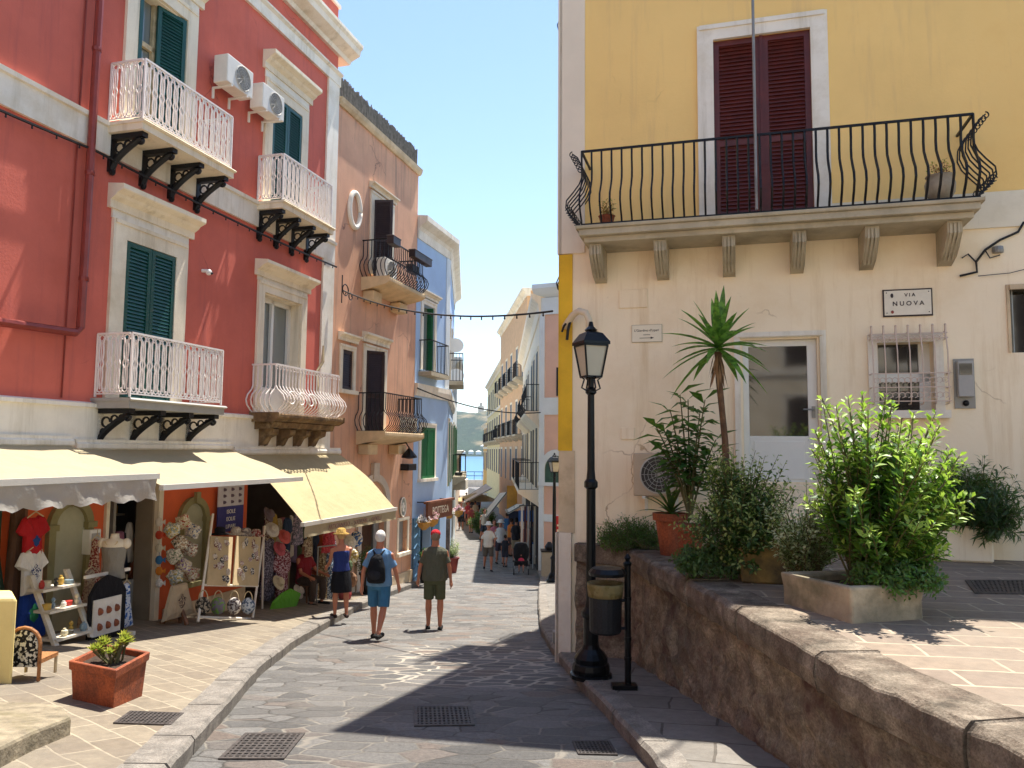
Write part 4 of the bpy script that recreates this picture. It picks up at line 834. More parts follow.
o = surround(L, 23.45, 24.35, 3.95, 5.9, .16, M_white, bh, .04); crown(L, 23.2, 24.6, 6.1, M_white, bh, .18, .18); m = MB(); m.fbox(L, 23.45, 24.35, -.25, -.2, 3.95, 5.9); m.build('door_glass', M_glass2, o); leafdoor(L, 23.9, 24.35, 3.95, 5.9, -.02, M_green2, o, (.02, .5), hinge=1, ang=-80)
m = MB(); m.fbox(L, 23.2, 24.7, 0, .4, 3.74, 3.86); b_ = m.build('balcony', M_corb, bh); bar_rail(L, 23.24, 24.66, .37, 3.88, .9, M_iron, b_, .13, None, .009)
o = surround(L, 23.45, 24.5, .75, 2.25, .14, M_white, bh, .04, True); leafdoor(L, 23.45, 23.97, .75, 2.25, .01, M_green2, o, (.02,)); leafdoor(L, 23.98, 24.5, .75, 2.25, .01, M_green2, o, (.02,))
for s in (1.0, 4.2, 7.0):
    o = surround(LF, s, s + .9, .4, 2.5, .14, M_white, bh, .04); leafdoor(LF, s, s + .44, .4, 2.5, .02, M_green2, o, (.02, .5)); leafdoor(LF, s + .46, s + .9, .4, 2.5, .02, M_green2, o, (.02, .5), hinge=1, ang=-25)
    o = surround(LF, s, s + .9, 4.0, 6.0, .14, M_white, bh, .04); m = MB(); m.fbox(LF, s, s + .9, .002, .02, 4.0, 6.0); m.build('window_pane', M_glass2, o)
for z, s0, s1 in ((3.85, .6, 2.6),):
    m = MB(); m.fbox(LF, s0, s1, 0, .5, z - .12, z); b_ = m.build('balcony', M_corb, bh); bar_rail(LF, s0 + .04, s1 - .04, .46, z + .02, .9, M_iron, b_, .13, None, .01)
sE, zE = L.m(425, 400, .05)
for i, (px, py) in enumerate(((455, 345), (456, 375))):
    m = MB(); c = at(px, py, 26.6 + i * 1.5); m.lathe(c, [(.02, -.12), (.2, 0), (.27, .1), (.28, .12)], 12); d_ = m.build('satellite_dish', M_pvc); d_.rotation_euler = (R_(70), 0, R_(10)); tag(d_, ('upper', 'lower')[i] + ' small white satellite dish on the corner of the blue house', 'satellite dish')
# shop front of the blue house
m = MB(); m.fbox(L, 23.5, 24.35, -.9, -.8, -3.2, -.3); m.build('doorway_backing', M_dark, bh)
m = MB(); m.fbox(L, 22.97, 23.45, .002, .05, -3.2, -.35); m.fbox(L, 24.4, 25.0, .002, .05, -3.2, -.35)
for k in range(8):
    z = -2.6 + k * .28; m.tube([L.P(23.0, .06, z), L.P(23.2, .06, z + .12), L.P(23.42, .06, z)], .02, 4)
m.build('door_leaf', mat('slate_blue_paint', '4f7896', .5, .1), bh)
wd_ = thing('wooden_shop_sign', 'brown wooden shop sign hanging over the blue house doorway', 'sign', L.P(24.3, .5, -.1)); s0, z0 = L.m(421, 506, .5)
m = MB(); m.fbox(L, 23.2, 25.2, .3, .38, -.42, .05); m.fbox(L, 23.1, 25.3, .28, .42, .05, .12); m.build('board', mat('red_brown_wood', '7a4a33', .6, .2), wd_); text('lettering', 'BOTTEGA', L, 24.2, -.18, .3, M_cream, wd_, .385, bold=.004)
m = MB(); m.tube([L.P(23.3, 0, .09), L.P(23.3, .4, .09)], .02, 4); m.tube([L.P(25.1, 0, .09), L.P(25.1, .4, .09)], .02, 4); m.build('bracket', M_iron, wd_)
# row beyond on the left
def farhouse(name, label, fr, s0, s1, z0, z1, depth, wm, floors, wins, sm, balc=(), cm=None, awn=None):
    t = thing(name, label, 'house', fr.P((s0 + s1) / 2, 0, z0)); m = MB(); m.fbox(fr, s0, s1, -depth, 0, z0, z1); m.build('wall', wm, t)
    m = MB(); m.prof(fr, s0 - .1, s1 + .1, [(-.2, z1 - .35), (.05, z1 - .35), (.1, z1 - .15), (.3, z1), (.35, z1 + .15), (-depth, z1 + .16), (-depth, z1 - .01), (-.2, z1 - .01)])
    for z in floors[1:]: m.fbox(fr, s0, s1, .002, .06, z - .25, z)
    m.build('cornice', cm or M_white, t)
    n = max(1, int((s1 - s0) / wins))
    for fi, z in enumerate(floors):
        for k in range(n):
            c = s0 + (s1 - s0) * (k + .5) / n; o = surround(fr, c - .5, c + .5, z + .05, z + 2.3, .16, cm or M_white, t, .02)
            m = MB(); m.fbox(fr, c - .5, c + .5, .002, .03, z + .05, z + 2.3); m.build('window_pane', M_far, o)
            if sm: m = MB(); m.fbox(fr, c - .5, c - .03, .02, .06, z + .05, z + 2.3); m.fbox(fr, c + .03, c + .5, .02, .06, z + .05, z + 2.3); m.build('shutter', sm, o)
            if fi in balc:
                m = MB(); m.prof(fr, c - .95, c + .95, [(0, z), (.6, z), (.6, z - .1), (.3, z - .25), (0, z - .4)]); b_ = m.build('balcony', M_corb, t); bar_rail(fr, c - .9, c + .9, .56, z + .02, .95, M_iron, b_, .24, None, .016)
    return t
M_pinkc = mat('cream_pink_plaster', 'd9c6b2', .85, .08); M_yc = mat('warm_yellow_plaster', 'e6cf95', .85, .08, 1.5, .2, 25); M_or2 = mat('orange_yellow_plaster', 'e0aa52', .85, .08)
farhouse('white_row_house', 'white plastered row house beyond the blue corner house', LF, 9.05, 20, -4, 5.5, 6, M_bluew, [.4], 3.5, M_green2, (0,))
farhouse('low_row_house', 'low pale row house at the far left end of the street', LF, 20.05, 44, -4.5, 1.4, 6, M_pinkc, [-.9], 4, None)
# right side of the street
PK = Frame(1.0, 27.2, 115, 1)
pk = thing('pink_house', 'pale pink house with an arched green window behind the second lamp', 'house', PK.P(2, 0, -2.7)); M_pk = mat('dusty_pink_plaster', 'd9b3a0', .88, .07, 1.2, .25)
m = MB(); m.fbox(PK, 0, 6, -6, 0, -3.2, 7.4); m.build('wall', M_pk, pk)
m = MB(); m.fbox(PK, -.02, .17, .002, .05, -3.2, 7.0); m.fbox(PK, .17, 6, .002, .04, 2.85, 3.45); m.fbox(PK, .17, 6, .002, .04, -.85, -.6); m.fbox(PK, -.02, 6, .002, .06, 6.4, 7.0); m.prof(PK, -.2, 6, [(0, 7.0), (.15, 7.1), (.35, 7.3), (.35, 7.45), (-6, 7.5), (-6, 7.0)]); m.build('white_bands', M_bluew, pk)
m = MB(); c = .62; wv = [PK.P(c + .55 * math.cos(a), .0, .85 + .75 * math.sin(a)) for a in np.linspace(0, math.pi, 13)]; 
for a, b_ in zip(np.linspace(0, math.pi, 13)[:-1], np.linspace(0, math.pi, 13)[1:]):
    f = lambda r, t, p: PK.P(c + r * math.cos(t), p, .95 + r * 1.15 * math.sin(t)); m.hexa([f(.42, a, .002), f(.6, a, .002), f(.6, a, .07), f(.42, a, .07), f(.42, b_, .002), f(.6, b_, .002), f(.6, b_, .07), f(.42, b_, .07)])
m.fbox(PK, c - .6, c - .42, .002, .07, .5, .95); m.fbox(PK, c + .42, c + .6, .002, .07, .5, .95); m.fbox(PK, c - .65, c + .65, .002, .1, .38, .5); ar = m.build('window_surround', M_bluew, pk)
m = MB(); m.add([PK.P(c + .42, .015, .5)] + [PK.P(c + .42 * math.cos(a), .015, .95 + .48 * math.sin(a)) for a in np.linspace(0, math.pi, 13)] + [PK.P(c - .42, .015, .5)], [tuple(range(15))]); m.build('window_pane', mat('green_tinted_pane', '3c5c4c', .3, .3, 3, 0), ar)
m = MB(); m.fbox(PK, .62, 1.2, .002, .03, 3.5, 4.5); m.build('window_pane', M_glass, pk)
RF = Frame(1.0, 27.2, -.95, -1)
wb = thing('white_balcony_house', 'tall white row house with long black balconies over the shop stalls', 'house', RF.P(8, 0, -3)); M_wb = mat('off_white_plaster', 'f0dfc4', .85, .05, 1.2, .2, 25, streak='cdbb9c')
m = MB(); m.fbox(RF, 0, 20, -7, 0, -3.8, 7.0); m.build('wall', M_wb, wb); m = MB(); m.prof(RF, -.1, 20, [(0, 6.4), (.05, 6.4), (.1, 6.8), (.32, 7.0), (.35, 7.15), (-7, 7.2), (-7, 7.01), (0, 7.01)]); m.fbox(RF, 0, 20, .002, .05, 2.7, 3.0); m.fbox(RF, 0, 20, .002, .05, -.2, .1); m.build('cornice', M_wb, wb)
for z, p in ((.2, .75), (3.0, .5)):
    for s0, s1 in ((.5, 7), (9, 14)):
        m = MB(); m.prof(RF, s0, s1, [(0, z), (p, z), (p, z - .12), (p * .6, z - .3), (0, z - .6)]); b_ = m.build('balcony', M_wb, wb); bar_rail(RF, s0 + .05, s1 - .05, p - .04, z + .02, .95, M_iron, b_, .26, BELLY if z > 2 else None, .009)
    for s in (1.6, 4.2, 6.3, 10.4, 12.8, 16, 18.5):
        o = surround(RF, s, s + 1, z + .02, z + 2.3, .18, M_wb, wb, .02); m = MB(); m.fbox(RF, s, s + 1, .002, .04, z + .02, z + 2.3); m.build('window_pane', M_far, o); m = MB(); m.fbox(RF, s + .46, s + .54, .041, .05, z + .02, z + 2.3); m.build('mullion', M_brown, o)
m = MB(); m.fbox(RF, .6, 6.5, .002, .03, -3.2, -.35); m.fbox(RF, 8, 13, .002, .03, -3.2, -.5); m.build('shop_opening', M_dark, wb)
farhouse('brown_gabled_house', 'tall brownish cream house rising over the white row house', Frame(.9, 47.3, -6, -1), 0, 18, -4.5, 11.5, 8, mat('tan_plaster', 'd0a77c', .85, .1), [-.6, 2.6, 6.2], 3.4, None, (1, 2), M_cream)
farhouse('cream_row_house', 'long cream yellow row house with dark shutters near the street end', Frame(-.65, 65.4, -4.5, -1), 0, 30, -4.6, 9.2, 8, M_yc, [-.6, 2.5, 5.7], 3.6, M_brown, (1,), M_cream)
farhouse('orange_end_house', 'orange yellow house closing the right side of the street at the sea', Frame(-2.95, 95.6, -4.5, -1), 0, 12, -4.6, 4.8, 8, M_or2, [-1, 2], 3.6, M_brown, (), M_cream)
# parapet, railing and quay wall at the sea end
t = thing('quay_parapet', 'white parapet with black railing closing the street end above the sea', 'parapet', (-9, 118, -3.9)); m = MB(); m.box(-26, 0, 117.6, 118, -4, -2.9); m.build('wall', M_white, t)
m = MB(); [m.tube([(x, 117.8, -2.9), (x, 117.8, -1.7)], .05, 4) for x in np.arange(-26, 0, 1.2)]; [m.tube([(-26, 117.8, z), (0, 117.8, z)], .06, 4) for z in (-1.7, -2.3)]; m.build('railing', M_iron, t)
# ================================================================== AWNINGS
def awning(label, s0, s1, zt, zf, p, mt, val=0.0, valm=None, word=None, curve=.0, roller=True):
    t = thing('awning', label, 'awning', L.P((s0 + s1) / 2, 0, zt), 0, 'shop awnings along the left pavement')
    m = MB(); n = 10; NS = 16; vs = []; fs = []
    for j in range(NS + 1):
        s = s0 + .05 + (s1 - s0 - .1) * j / NS
        for i in range(n + 1):
            u_ = i / n; z = zt + (zf - zt) * u_ + curve * math.sin(u_ * math.pi) - (.035 * abs(math.sin(j * math.pi / 4)) + .012 * math.sin(j * 2.3 + i)) * math.sin(u_ * math.pi); vs.append(L.P(s, .08 + (p - .08) * u_, z))
    for j in range(NS):
        for i in range(n): k = j * (n + 1) + i; fs.append((k, k + 1, k + n + 2, k + n + 1))
    m.add(vs, fs); m.build('canvas', mt, t, smooth=True)
    m = MB(); m.tube([L.P(s0, .08, zt + .03), L.P(s1, .08, zt + .03)], .07, 8); m.fbox(L, s0, s1, 0, .12, zt + .08, zt + .12); m.build('cassette', M_white, t)
    m = MB(); m.fbox(L, s0, s1, p - .03, p + .04, zf - .05, zf + .02); m.build('front_bar', mat('bar_white', 'cfc9bd', .4, .05), t)
    if val:
        m = MB(); NS = 60; vs = []; fs = []
        for j in range(NS + 1):
            s = s0 + .04 + (s1 - s0 - .08) * j / NS; w_ = .025 * math.sin(j * .9) * (1 if valm is M_plast else .3)
            dz = val * (1 + .08 * math.sin(j * 1.7)) if valm is M_plast else val
            vs += [L.P(s, p + .035, zf - .04), L.P(s, p + .02 + w_, zf - .04 - dz * .5), L.P(s, p + .03 - w_, zf - .04 - dz)]
        for j in range(NS): k = j * 3; fs += [(k, k + 1, k + 4, k + 3), (k + 1, k + 2, k + 5, k + 4)]
        m.add(vs, fs); m.build('valance', valm or mt, t, smooth=True)
    if word: text('lettering', word, L, (s0 + s1) / 2, zf - .04 - val * .5, val * .62, mat('faded_brown_lettering', '7a5a48', .8, .1), t, p + .05, bold=.002)
    for s in (s0 + .25, s1 - .25):
        m = MB(); m.tube([L.P(s, .05, zt - .08), L.P(s + (.45 if s < (s0 + s1) / 2 else -.45), p * .5, (zt + zf) / 2 - .14), L.P(s, p, zf - .02)], .025, 6); m.build('folding_arm', M_white, t)
    return t
awning('long cream awning with a wavy clear plastic strip at the far left', 6.0, 10.93, 1.62, 1.24, 1.5, M_awn1, .27, M_plast)
awning('flat cream awning without lettering over the middle shop', 10.98, 14.42, 1.58, 1.09, 1.52, M_awn1, .0)
awning('steep yellowish awning with lettering along its valance above the browsing woman', 14.5, 18.42, 1.5, .3, 1.52, M_awn3, .2, M_awn1, 'ARTIGIANATO  -  SOUVENIR  -  GIOIELLI', .1)

# ================================================================== STREET IRON
def quadpatch(name, label, px4, off, rows, cols, fn=gnd, group=None, cat='drain grate', bars=True):
    c = [fn(*p, off) if fn is gnd else fn(*p) for p in px4]; c = [Vector((v.x, v.y, v.z + .006)) for v in c]
    t = thing(name, label, cat, c[0], 0, group); P = lambda a, b_, z=0: (c[0].lerp(c[1], a)).lerp(c[3].lerp(c[2], a), b_) + Vector((0, 0, z))
    m = MB(); e = .06
    def bar(a0, a1, b0, b1, z0, z1): m.hexa([P(a0, b0, z0), P(a1, b0, z0), P(a1, b1, z0), P(a0, b1, z0), P(a0, b0, z1), P(a1, b0, z1), P(a1, b1, z1), P(a0, b1, z1)])
    bar(0, 1, 0, e, -.03, .006); bar(0, 1, 1 - e, 1, -.03, .006); bar(0, e, e, 1 - e, -.03, .006); bar(1 - e, 1, e, 1 - e, -.03, .006); m.build('frame', M_grate, t)
    m = MB(); m.quad(P(e, e), P(1 - e, e), P(1 - e, 1 - e), P(e, 1 - e)); m.build('pit', mat('grate_dark', '2a2624', .8, .2), t)
    m = MB(); g = .018
    for k in range(cols): a = e + (1 - 2 * e) * (k + .5) / cols; bar(a - g, a + g, e, 1 - e, .0, .005)
    for k in range(rows): a = e + (1 - 2 * e) * (k + .5) / rows; bar(e, 1 - e, a - g, a + g, .0, .006)
    m.build('bars', M_grate, t); return t
quadpatch('drain_grate', 'square iron drain grate nearest the left kerb in the sunny street', [(218, 760), (284, 760), (305, 734), (245, 734)], 0, 9, 9)
quadpatch('drain_grate', 'square iron drain grate at the shadow edge in the middle of the street', [(414, 727), (475, 726), (471, 707), (414, 707)], 0, 7, 12)
quadpatch('drain_grate', 'iron drain grate in the shade near the right kerb', [(578, 755), (618, 756), (610, 742), (572, 742)], 0, 6, 9)
quadpatch('manhole_cover', 'rusty rectangular manhole cover in the left pavement below the planter', [(113, 724), (171, 726), (184, 714), (130, 712)], 0, 7, 12, gpv, cat='manhole cover')
gt = lambda px, py: Vector(CAM + ray(px, py) * ((TZ - E) / ray(px, py)[2]))
quadpatch('manhole_cover', 'reddish manhole cover in the shaded terrace paving', [(975, 594), (1040, 595), (1040, 581), (965, 581)], 0, 8, 14, gt, cat='manhole cover')

def lamp(px, pyb, off, sc, label, prof, lant):
    b_ = gnd(px, pyb, off); y = b_.y; k = y / F
    t = thing('street_lamp', label, 'street lamp', b_, 0, 'street lamps on the right pavement'); Z = lambda py: at(px, py, y).z - b_.z
    H = lambda py: max(0, Z(py))
    def lpart(name, pr, n=16, m_=M_lamp): return MB().lathe(b_, [(hw * k, H(py)) for hw, py in pr], n).build(name, m_, t, smooth=False)
    lpart('base', prof[0]); lpart('pole', prof[1], 12)
    top, mid, bot, hw1, hw2 = lant
    m = MB(); z0, z1, z2 = H(bot), H(mid), H(top); r0, r1 = hw2 * k, hw1 * k; c = b_
    cs = [(-1, -1), (1, -1), (1, 1), (-1, 1)]
    rot = R_(20); q = lambda r, a, b2, z: Vector((c.x + (a * math.cos(rot) - b2 * math.sin(rot)) * r, c.y + (a * math.sin(rot) + b2 * math.cos(rot)) * r, c.z + z))
    for a, b2 in cs: m.tube([q(r0 * .75, a, b2, z0), q(r1 * .78, a, b2, z1)], .014 * sc, 4)
    for (a, b2), (c2, d2) in zip(cs, cs[1:] + cs[:1]):
        for r, z in ((r0 * .75, z0), (r1 * .78, z1)): m.tube([q(r, a, b2, z), q(r, c2, d2, z)], .014 * sc, 4)
    vs = [q(r1 * .9, a, b2, z1 + .01) for a, b2 in cs] + [q(r1 * .9, a, b2, z1 + .04) for a, b2 in cs] + [q(r1 * .55, a, b2, z2 - .04) for a, b2 in cs] + [q(r1 * .3, a, b2, z2 - .02) for a, b2 in cs]
    m.add(vs, [(i * 4 + j, i * 4 + (j + 1) % 4, (i + 1) * 4 + (j + 1) % 4, (i + 1) * 4 + j) for i in range(3) for j in range(4)] + [(3, 2, 1, 0), (12, 13, 14, 15)])
    m.lathe(c + Vector((0, 0, z2 - .03)), [(.05 * sc, 0), (.07 * sc, .03), (.03 * sc, .07), (.02 * sc, .12)], 10)
    for a in range(4):
        th = rot + a * math.pi / 2; dx, dy = math.cos(th), math.sin(th); zz = H(bot)
        m.tube([c + Vector((dx * .03, dy * .03, zz - .16)), c + Vector((dx * .11, dy * .11, zz - .12)), c + Vector((dx * .08, dy * .08, zz - .03)), c + Vector((dx * .12, dy * .12, zz))], .01, 4)
    ln = m.build('lantern', M_lamp, t)
    m = MB(); m.add([q(r0 * .72, a, b2, z0 + .01) for a, b2 in cs] + [q(r1 * .75, a, b2, z1) for a, b2 in cs], [(i, (i + 1) % 4, 4 + (i + 1) % 4, 4 + i) for i in range(4)]); m.build('lantern_glass', M_milk, ln)
    return t
lamp(591, 677, .125, 1, 'tall black street lamp with a four sided lantern beside the litter bin',
     [[(20.5, 680), (20.5, 673), (18, 672), (18.5, 668), (17.5, 663), (16, 662), (16.5, 657), (13, 652), (9, 648), (7.5, 644), (7.5, 618), (9.5, 616), (9.5, 612), (6, 607), (5, 600)],
      [(5, 602), (4.6, 560), (4.6, 489), (6.8, 487), (6.8, 482), (4.6, 479), (3.8, 470), (3.4, 395), (5.5, 393), (5.5, 390), (3, 387), (3, 376)]], (330, 346, 377, 16, 10.5))
lamp(554, 582, .125, 1.0, 'smaller looking black street lamp farther down in front of the pink house',
     [[(7.5, 583), (7.5, 580), (6, 578), (5.5, 575), (3.5, 572), (3, 560), (4, 558), (2, 555)], [(2, 556), (1.8, 500), (1.3, 476), (1.2, 472)]], (456, 462, 472, 6, 4))
b_ = gnd(628, 689, .125); y = b_.y; k = y / F; Zp = lambda py: at(628, py, y).z
t = thing('litter_bin', 'dark iron litter bin with a yellowish bag hanging under a domed lid', 'litter bin', b_)
m = MB(); m.tube([b_ + Vector((0, 0, -.02)), Vector((b_.x, b_.y, Zp(566)))], .032, 10); m.lathe((b_.x, b_.y, Zp(566)), [(.035, 0), (.045, .03), (.02, .05), (.035, .08), (.01, .12)], 10)
for py in (600, 640, 660): m.lathe((b_.x, b_.y, Zp(py)), [(.038, 0), (.038, .03)], 10)
m.box(b_.x - .16, b_.x + .08, b_.y - .08, b_.y + .06, b_.z, b_.z + .05); m.build('post', M_lamp, t)
bc = Vector((at(605, 600, y).x, y - .03, 0)); m = MB(); m.lathe((bc.x, bc.y, Zp(632)), [(.14, 0), (.155, .02), (.162, Zp(586) - Zp(632)), (.15, Zp(586) - Zp(632)), (.145, .04)], 20)
m.tube([Vector((b_.x, b_.y, Zp(628))), Vector((bc.x + .1, bc.y, Zp(628)))], .015, 5); m.tube([Vector((b_.x, b_.y, Zp(600))), Vector((bc.x + .15, bc.y, Zp(600)))], .015, 5); m.build('basket', mat('bin_perforated', '22252a', .5, .4, 60, .5, 90, metal=.3), t)
m = MB(); m.lathe((bc.x, bc.y, Zp(596)), [(.168, .0), (.173, .04), (.178, .1), (.18, .13), (.15, .11)], 18); m.build('bag', clothmat('yellow_bag', '8a7d54', '75693f', 12), t, smooth=True)
m = MB(); m.lathe((bc.x + .02, bc.y, Zp(575)), [(.18, 0), (.185, .03), (.15, .07), (.05, .09)], 18); m.box(bc.x + .1, b_.x, b_.y - .02, b_.y + .02, Zp(574), Zp(570)); m.build('lid', M_lamp, t)
m = MB(); g = gnd(558, 643, .125); m.box(g.x - .07, g.x + .07, g.y - .05, g.y + .1, g.z - .02, g.z + .16); tag(m.build('stone_block', M_grey, bevel=.01), 'small grey block standing at the foot of the whitewashed corner', 'block')
q = lambda px, py, p: R.P(R.m(px, py, p)[0], p, R.m(px, py, p)[1])
m = MB(); m.tube([q(589, 330, .25), q(589, 320, .25), q(586, 313, .25), q(579, 311, .22), q(573, 315, .15), q(568, 322, .08), q(565, 327, .02)], .045, 8); tag(m.build('conduit_pipe', mat('cream_pipe', 'd9c9ae', .5, .05), smooth=True), 'cream bent conduit pipe curling over the lantern from the yellow corner', 'pipe')
m = MB(); m.tube([q(571, 318, .1), q(568, 330, .12), q(567, 340, .1)], .02, 5); m.tube([q(569, 320, .1), q(564, 326, .1), q(562, 332, .1)], .015, 5); tag(m.build('loose_cables', M_cable), 'loose dark cables dangling from the end of the cream pipe', 'cables')

# red sign and box by the pink house
c = at(559, 528, 22.5); m = MB(); m.box(c.x - .14, c.x + .25, c.y, c.y + .05, c.z - .34, c.z + .34); rs = tag(m.build('red_sign', mat('red_sign_paint', 'b0242c', .5, .05)), 'red hanging shop sign just left of the yellow house corner', 'sign'); 
m = MB(); m.box(c.x - .06, c.x + .1, c.y - .01, c.y, c.z - .1, c.z - .04); m.box(c.x - .06, c.x + .1, c.y - .01, c.y, c.z + .05, c.z + .1); m.box(c.x - .02, c.x + .06, c.y - .01, c.y, c.z - .25, c.z - .13); m.build('lettering', M_white, rs)
m = MB(); m.tube([(c.x, c.y + .03, c.z + .34), (c.x + 1.4, c.y + .6, c.z + .45)], .02, 4); m.build('arm', M_iron, rs)

# ================================================================== PLANTS
rnd = random.Random(11)
LM = {k: leafmat(k, *v) for k, v in dict(
    shrub_leaf=('2a4f1a', '54802a'), young_leaf=('86a83a', 'b9cf62'), pitt_leaf=('1f3816', '41602a'), pitt_tip=('8a9a4a', 'a9b06a'), pale_leaf=('5c6f3c', '9aa678'), pale_tip=('b9bf92', 'd2d4ae'),
    rubber_leaf=('1f4a24', '4c7a32'), yucca_leaf=('2c5a22', '6fa03c'), oleander_leaf=('1d3320', '33502c'), creeper_leaf=('35522a', '5d7a40'), succulent_leaf=('8a8a3a', 'b5a94e'), dark_leaf=('1f3a1c', '3c5c2a')).items()}
def perp(d):
    a = Vector((rnd.uniform(-1, 1), rnd.uniform(-1, 1), rnd.uniform(-1, 1))); a = a - d * a.dot(d)
    return a.normalized() if a.length > 1e-4 else d.orthogonal().normalized()
def shrub(name, label, cat, base, c, r, ntw, lpt, ll, lw, leaf, tip, tipfrac=.25, up=.35, start=.4, group=None, nsub=0, stemr=.008, ends=None, droop=.2, stemm=None, spread=.04, parent=None, clumps=0, cs=.13):
    base = Vector(base); c = Vector(c); r = Vector(r)
    t = parent or thing(name, label, cat, base, 0, group); ms, ml, mt_ = MB(), MB(), MB()
    E_ = list(ends or []); K_ = []
    for _ in range(clumps):
        d = Vector((rnd.gauss(0, 1), rnd.gauss(0, 1), rnd.gauss(0, 1))).normalized(); K_.append(c + Vector((d.x * r.x, d.y * r.y, d.z * r.z)) * rnd.uniform(.6, 1.0))
    while len(E_) < ntw:
        d = Vector((rnd.gauss(0, 1), rnd.gauss(0, 1), rnd.gauss(0, 1))).normalized(); k = rnd.uniform(.45, 1) ** .5 * rnd.uniform(.85, 1.12)
        e = c + Vector((d.x * r.x, d.y * r.y, d.z * r.z)) * k
        if K_: e = rnd.choice(K_) + Vector((rnd.gauss(0, cs), rnd.gauss(0, cs), rnd.gauss(0, cs) + .03))
        if e.z > base.z - .15: E_.append(e)
    for e in E_:
        b0 = base + Vector((rnd.uniform(-spread, spread), rnd.uniform(-spread, spread), 0)); e = Vector(e)
        mid = b0.lerp(e, .5) + Vector((rnd.uniform(-.05, .05), rnd.uniform(-.05, .05), up * (e - b0).length * rnd.uniform(-.1, .5))); mid.z = max(mid.z, base.z)
        P = [b0 * (1 - u_) ** 2 + mid * 2 * u_ * (1 - u_) + e * u_ ** 2 for u_ in [i / 8 for i in range(9)]]
        ms.tube(P, [stemr * (1 - .75 * i / 8) for i in range(9)], 4, False)
        a = rnd.uniform(0, 6)
        for k in range(lpt):
            u_ = start + (1 - start) * (k + .5) / lpt; i = min(7, int(u_ * 8)); f = u_ * 8 - i; p = P[i].lerp(P[i + 1], f); d = (P[i + 1] - P[i]).normalized()
            a += 2.4; o = d.orthogonal().normalized(); o2 = d.cross(o); side = o * math.cos(a) + o2 * math.sin(a)
            od = (side * rnd.uniform(.6, 1) + d * rnd.uniform(.2, .9) + Vector((0, 0, .15)) + perp(d) * .2); nrm = (d * .6 + Vector((0, 0, .8)) + perp(d) * .5)
            sz = rnd.uniform(.65, 1.15) * (1 - .35 * max(0, u_ - .8) / .2)
            (mt_ if u_ > 1 - tipfrac and rnd.random() < .85 else ml).leaf(p + side * rnd.uniform(0, .02), od, nrm, ll * sz, lw * sz, rnd.uniform(.1, .35), droop * rnd.uniform(.3, 1.6))
    ms.build('stems', stemm or M_stem, t); ml.build('foliage', leaf, t, smooth=True)
    if mt_.f: mt_.build('young_foliage', tip, t, smooth=True)
    return t
# stone trough
tr = thing('stone_trough', 'low mossy concrete trough on the terrace edge holding the bright green shrub', 'planter', gt(850, 622)); tz = .24
A0, A1, A2 = gt(783, 603), gt(852, 624), gt(930, 612); dr_ = (A1 - A0); bk = Vector((A1 - A0).normalized().yx.to_3d()) if False else Vector(((A1 - A0).normalized().y * -1, (A1 - A0).normalized().x, 0))
if bk.x < 0: bk = -bk
P4 = [A0, A1, A1 + bk * .62, A0 + bk * .62]; m = MB(); ring = lambda off, z: [Vector((P4[i].x, P4[i].y, TZ)) + ((sum(P4, Vector()) / 4 - P4[i]).normalized() * off) + Vector((0, 0, z)) for i in range(4)]
def jag(vs): return [v + Vector((rnd.uniform(-.008, .008), rnd.uniform(-.008, .008), rnd.uniform(-.01, .01))) for v in vs]
vs = ring(0, 0) + jag(ring(0, tz * .5)) + jag(ring(-.015, tz)) + jag(ring(.1, tz)) + ring(.1, tz - .08); m.add(vs, [(i * 4 + j, i * 4 + (j + 1) % 4, (i + 1) * 4 + (j + 1) % 4, (i + 1) * 4 + j) for i in range(4) for j in range(4)])
bo = m.build('basin', M_stonetr, tr, bevel=.02, seg=2); m = MB(); m.add(ring(.08, tz - .07), [(0, 1, 2, 3)]); m.build('soil', M_soil, tr)
cc = sum(P4, Vector()) / 4; yb = cc.y; base = Vector((at(870, 560, yb).x, yb, TZ + tz - .06))
W_ = lambda px, py, dy=0: at(px, py, yb + dy)
ends = [W_(px, py, dy) for px, py, dy in ((822, 398, .1), (836, 405, -.1), (848, 398, 0), (862, 392, .15), (868, 410, -.2), (886, 396, .1), (892, 402, 0), (902, 418, -.15), (914, 412, .2), (936, 412, .05), (940, 425, -.1), (815, 430, .1), (952, 448, 0), (960, 455, -.1), (965, 462, .1), (950, 500, -.2), (948, 520, 0), (812, 450, 0), (905, 500, -.4), (922, 492, -.35), (870, 530, -.45), (855, 490, -.4))]
shrub('green_shrub', 'big bright green shrub with yellow tipped shoots growing from the mossy trough', 'shrub', base, W_(885, 500), (.52, .45, .64), 300, 34, .1, .044, LM['shrub_leaf'], LM['young_leaf'], .2, .3, .3, ends=ends * 2, stemr=.011, spread=.12, clumps=22, cs=.1)
# trailing plants over the trough
shrub('trailing_plant', 'fine leaved plant trailing over the right end of the mossy trough', 'plant', W_(895, 572, -.15), W_(900, 585, -.25), (.38, .25, .22), 150, 24, .055, .024, LM['creeper_leaf'], LM['shrub_leaf'], .2, .1, .15, droop=.5, stemr=.004)
# variegated shrub at the left end of the trough
y2 = A0.y + .35; shrub('pale_shrub', 'small pale leaved shrub between the round bush and the bright shrub', 'shrub', at(805, 578, y2), at(806, 530, y2), (.32, .25, .34), 190, 24, .055, .028, LM['pale_leaf'], LM['pale_tip'], .3, .3, .3, stemr=.007, spread=.08, clumps=14, cs=.09)
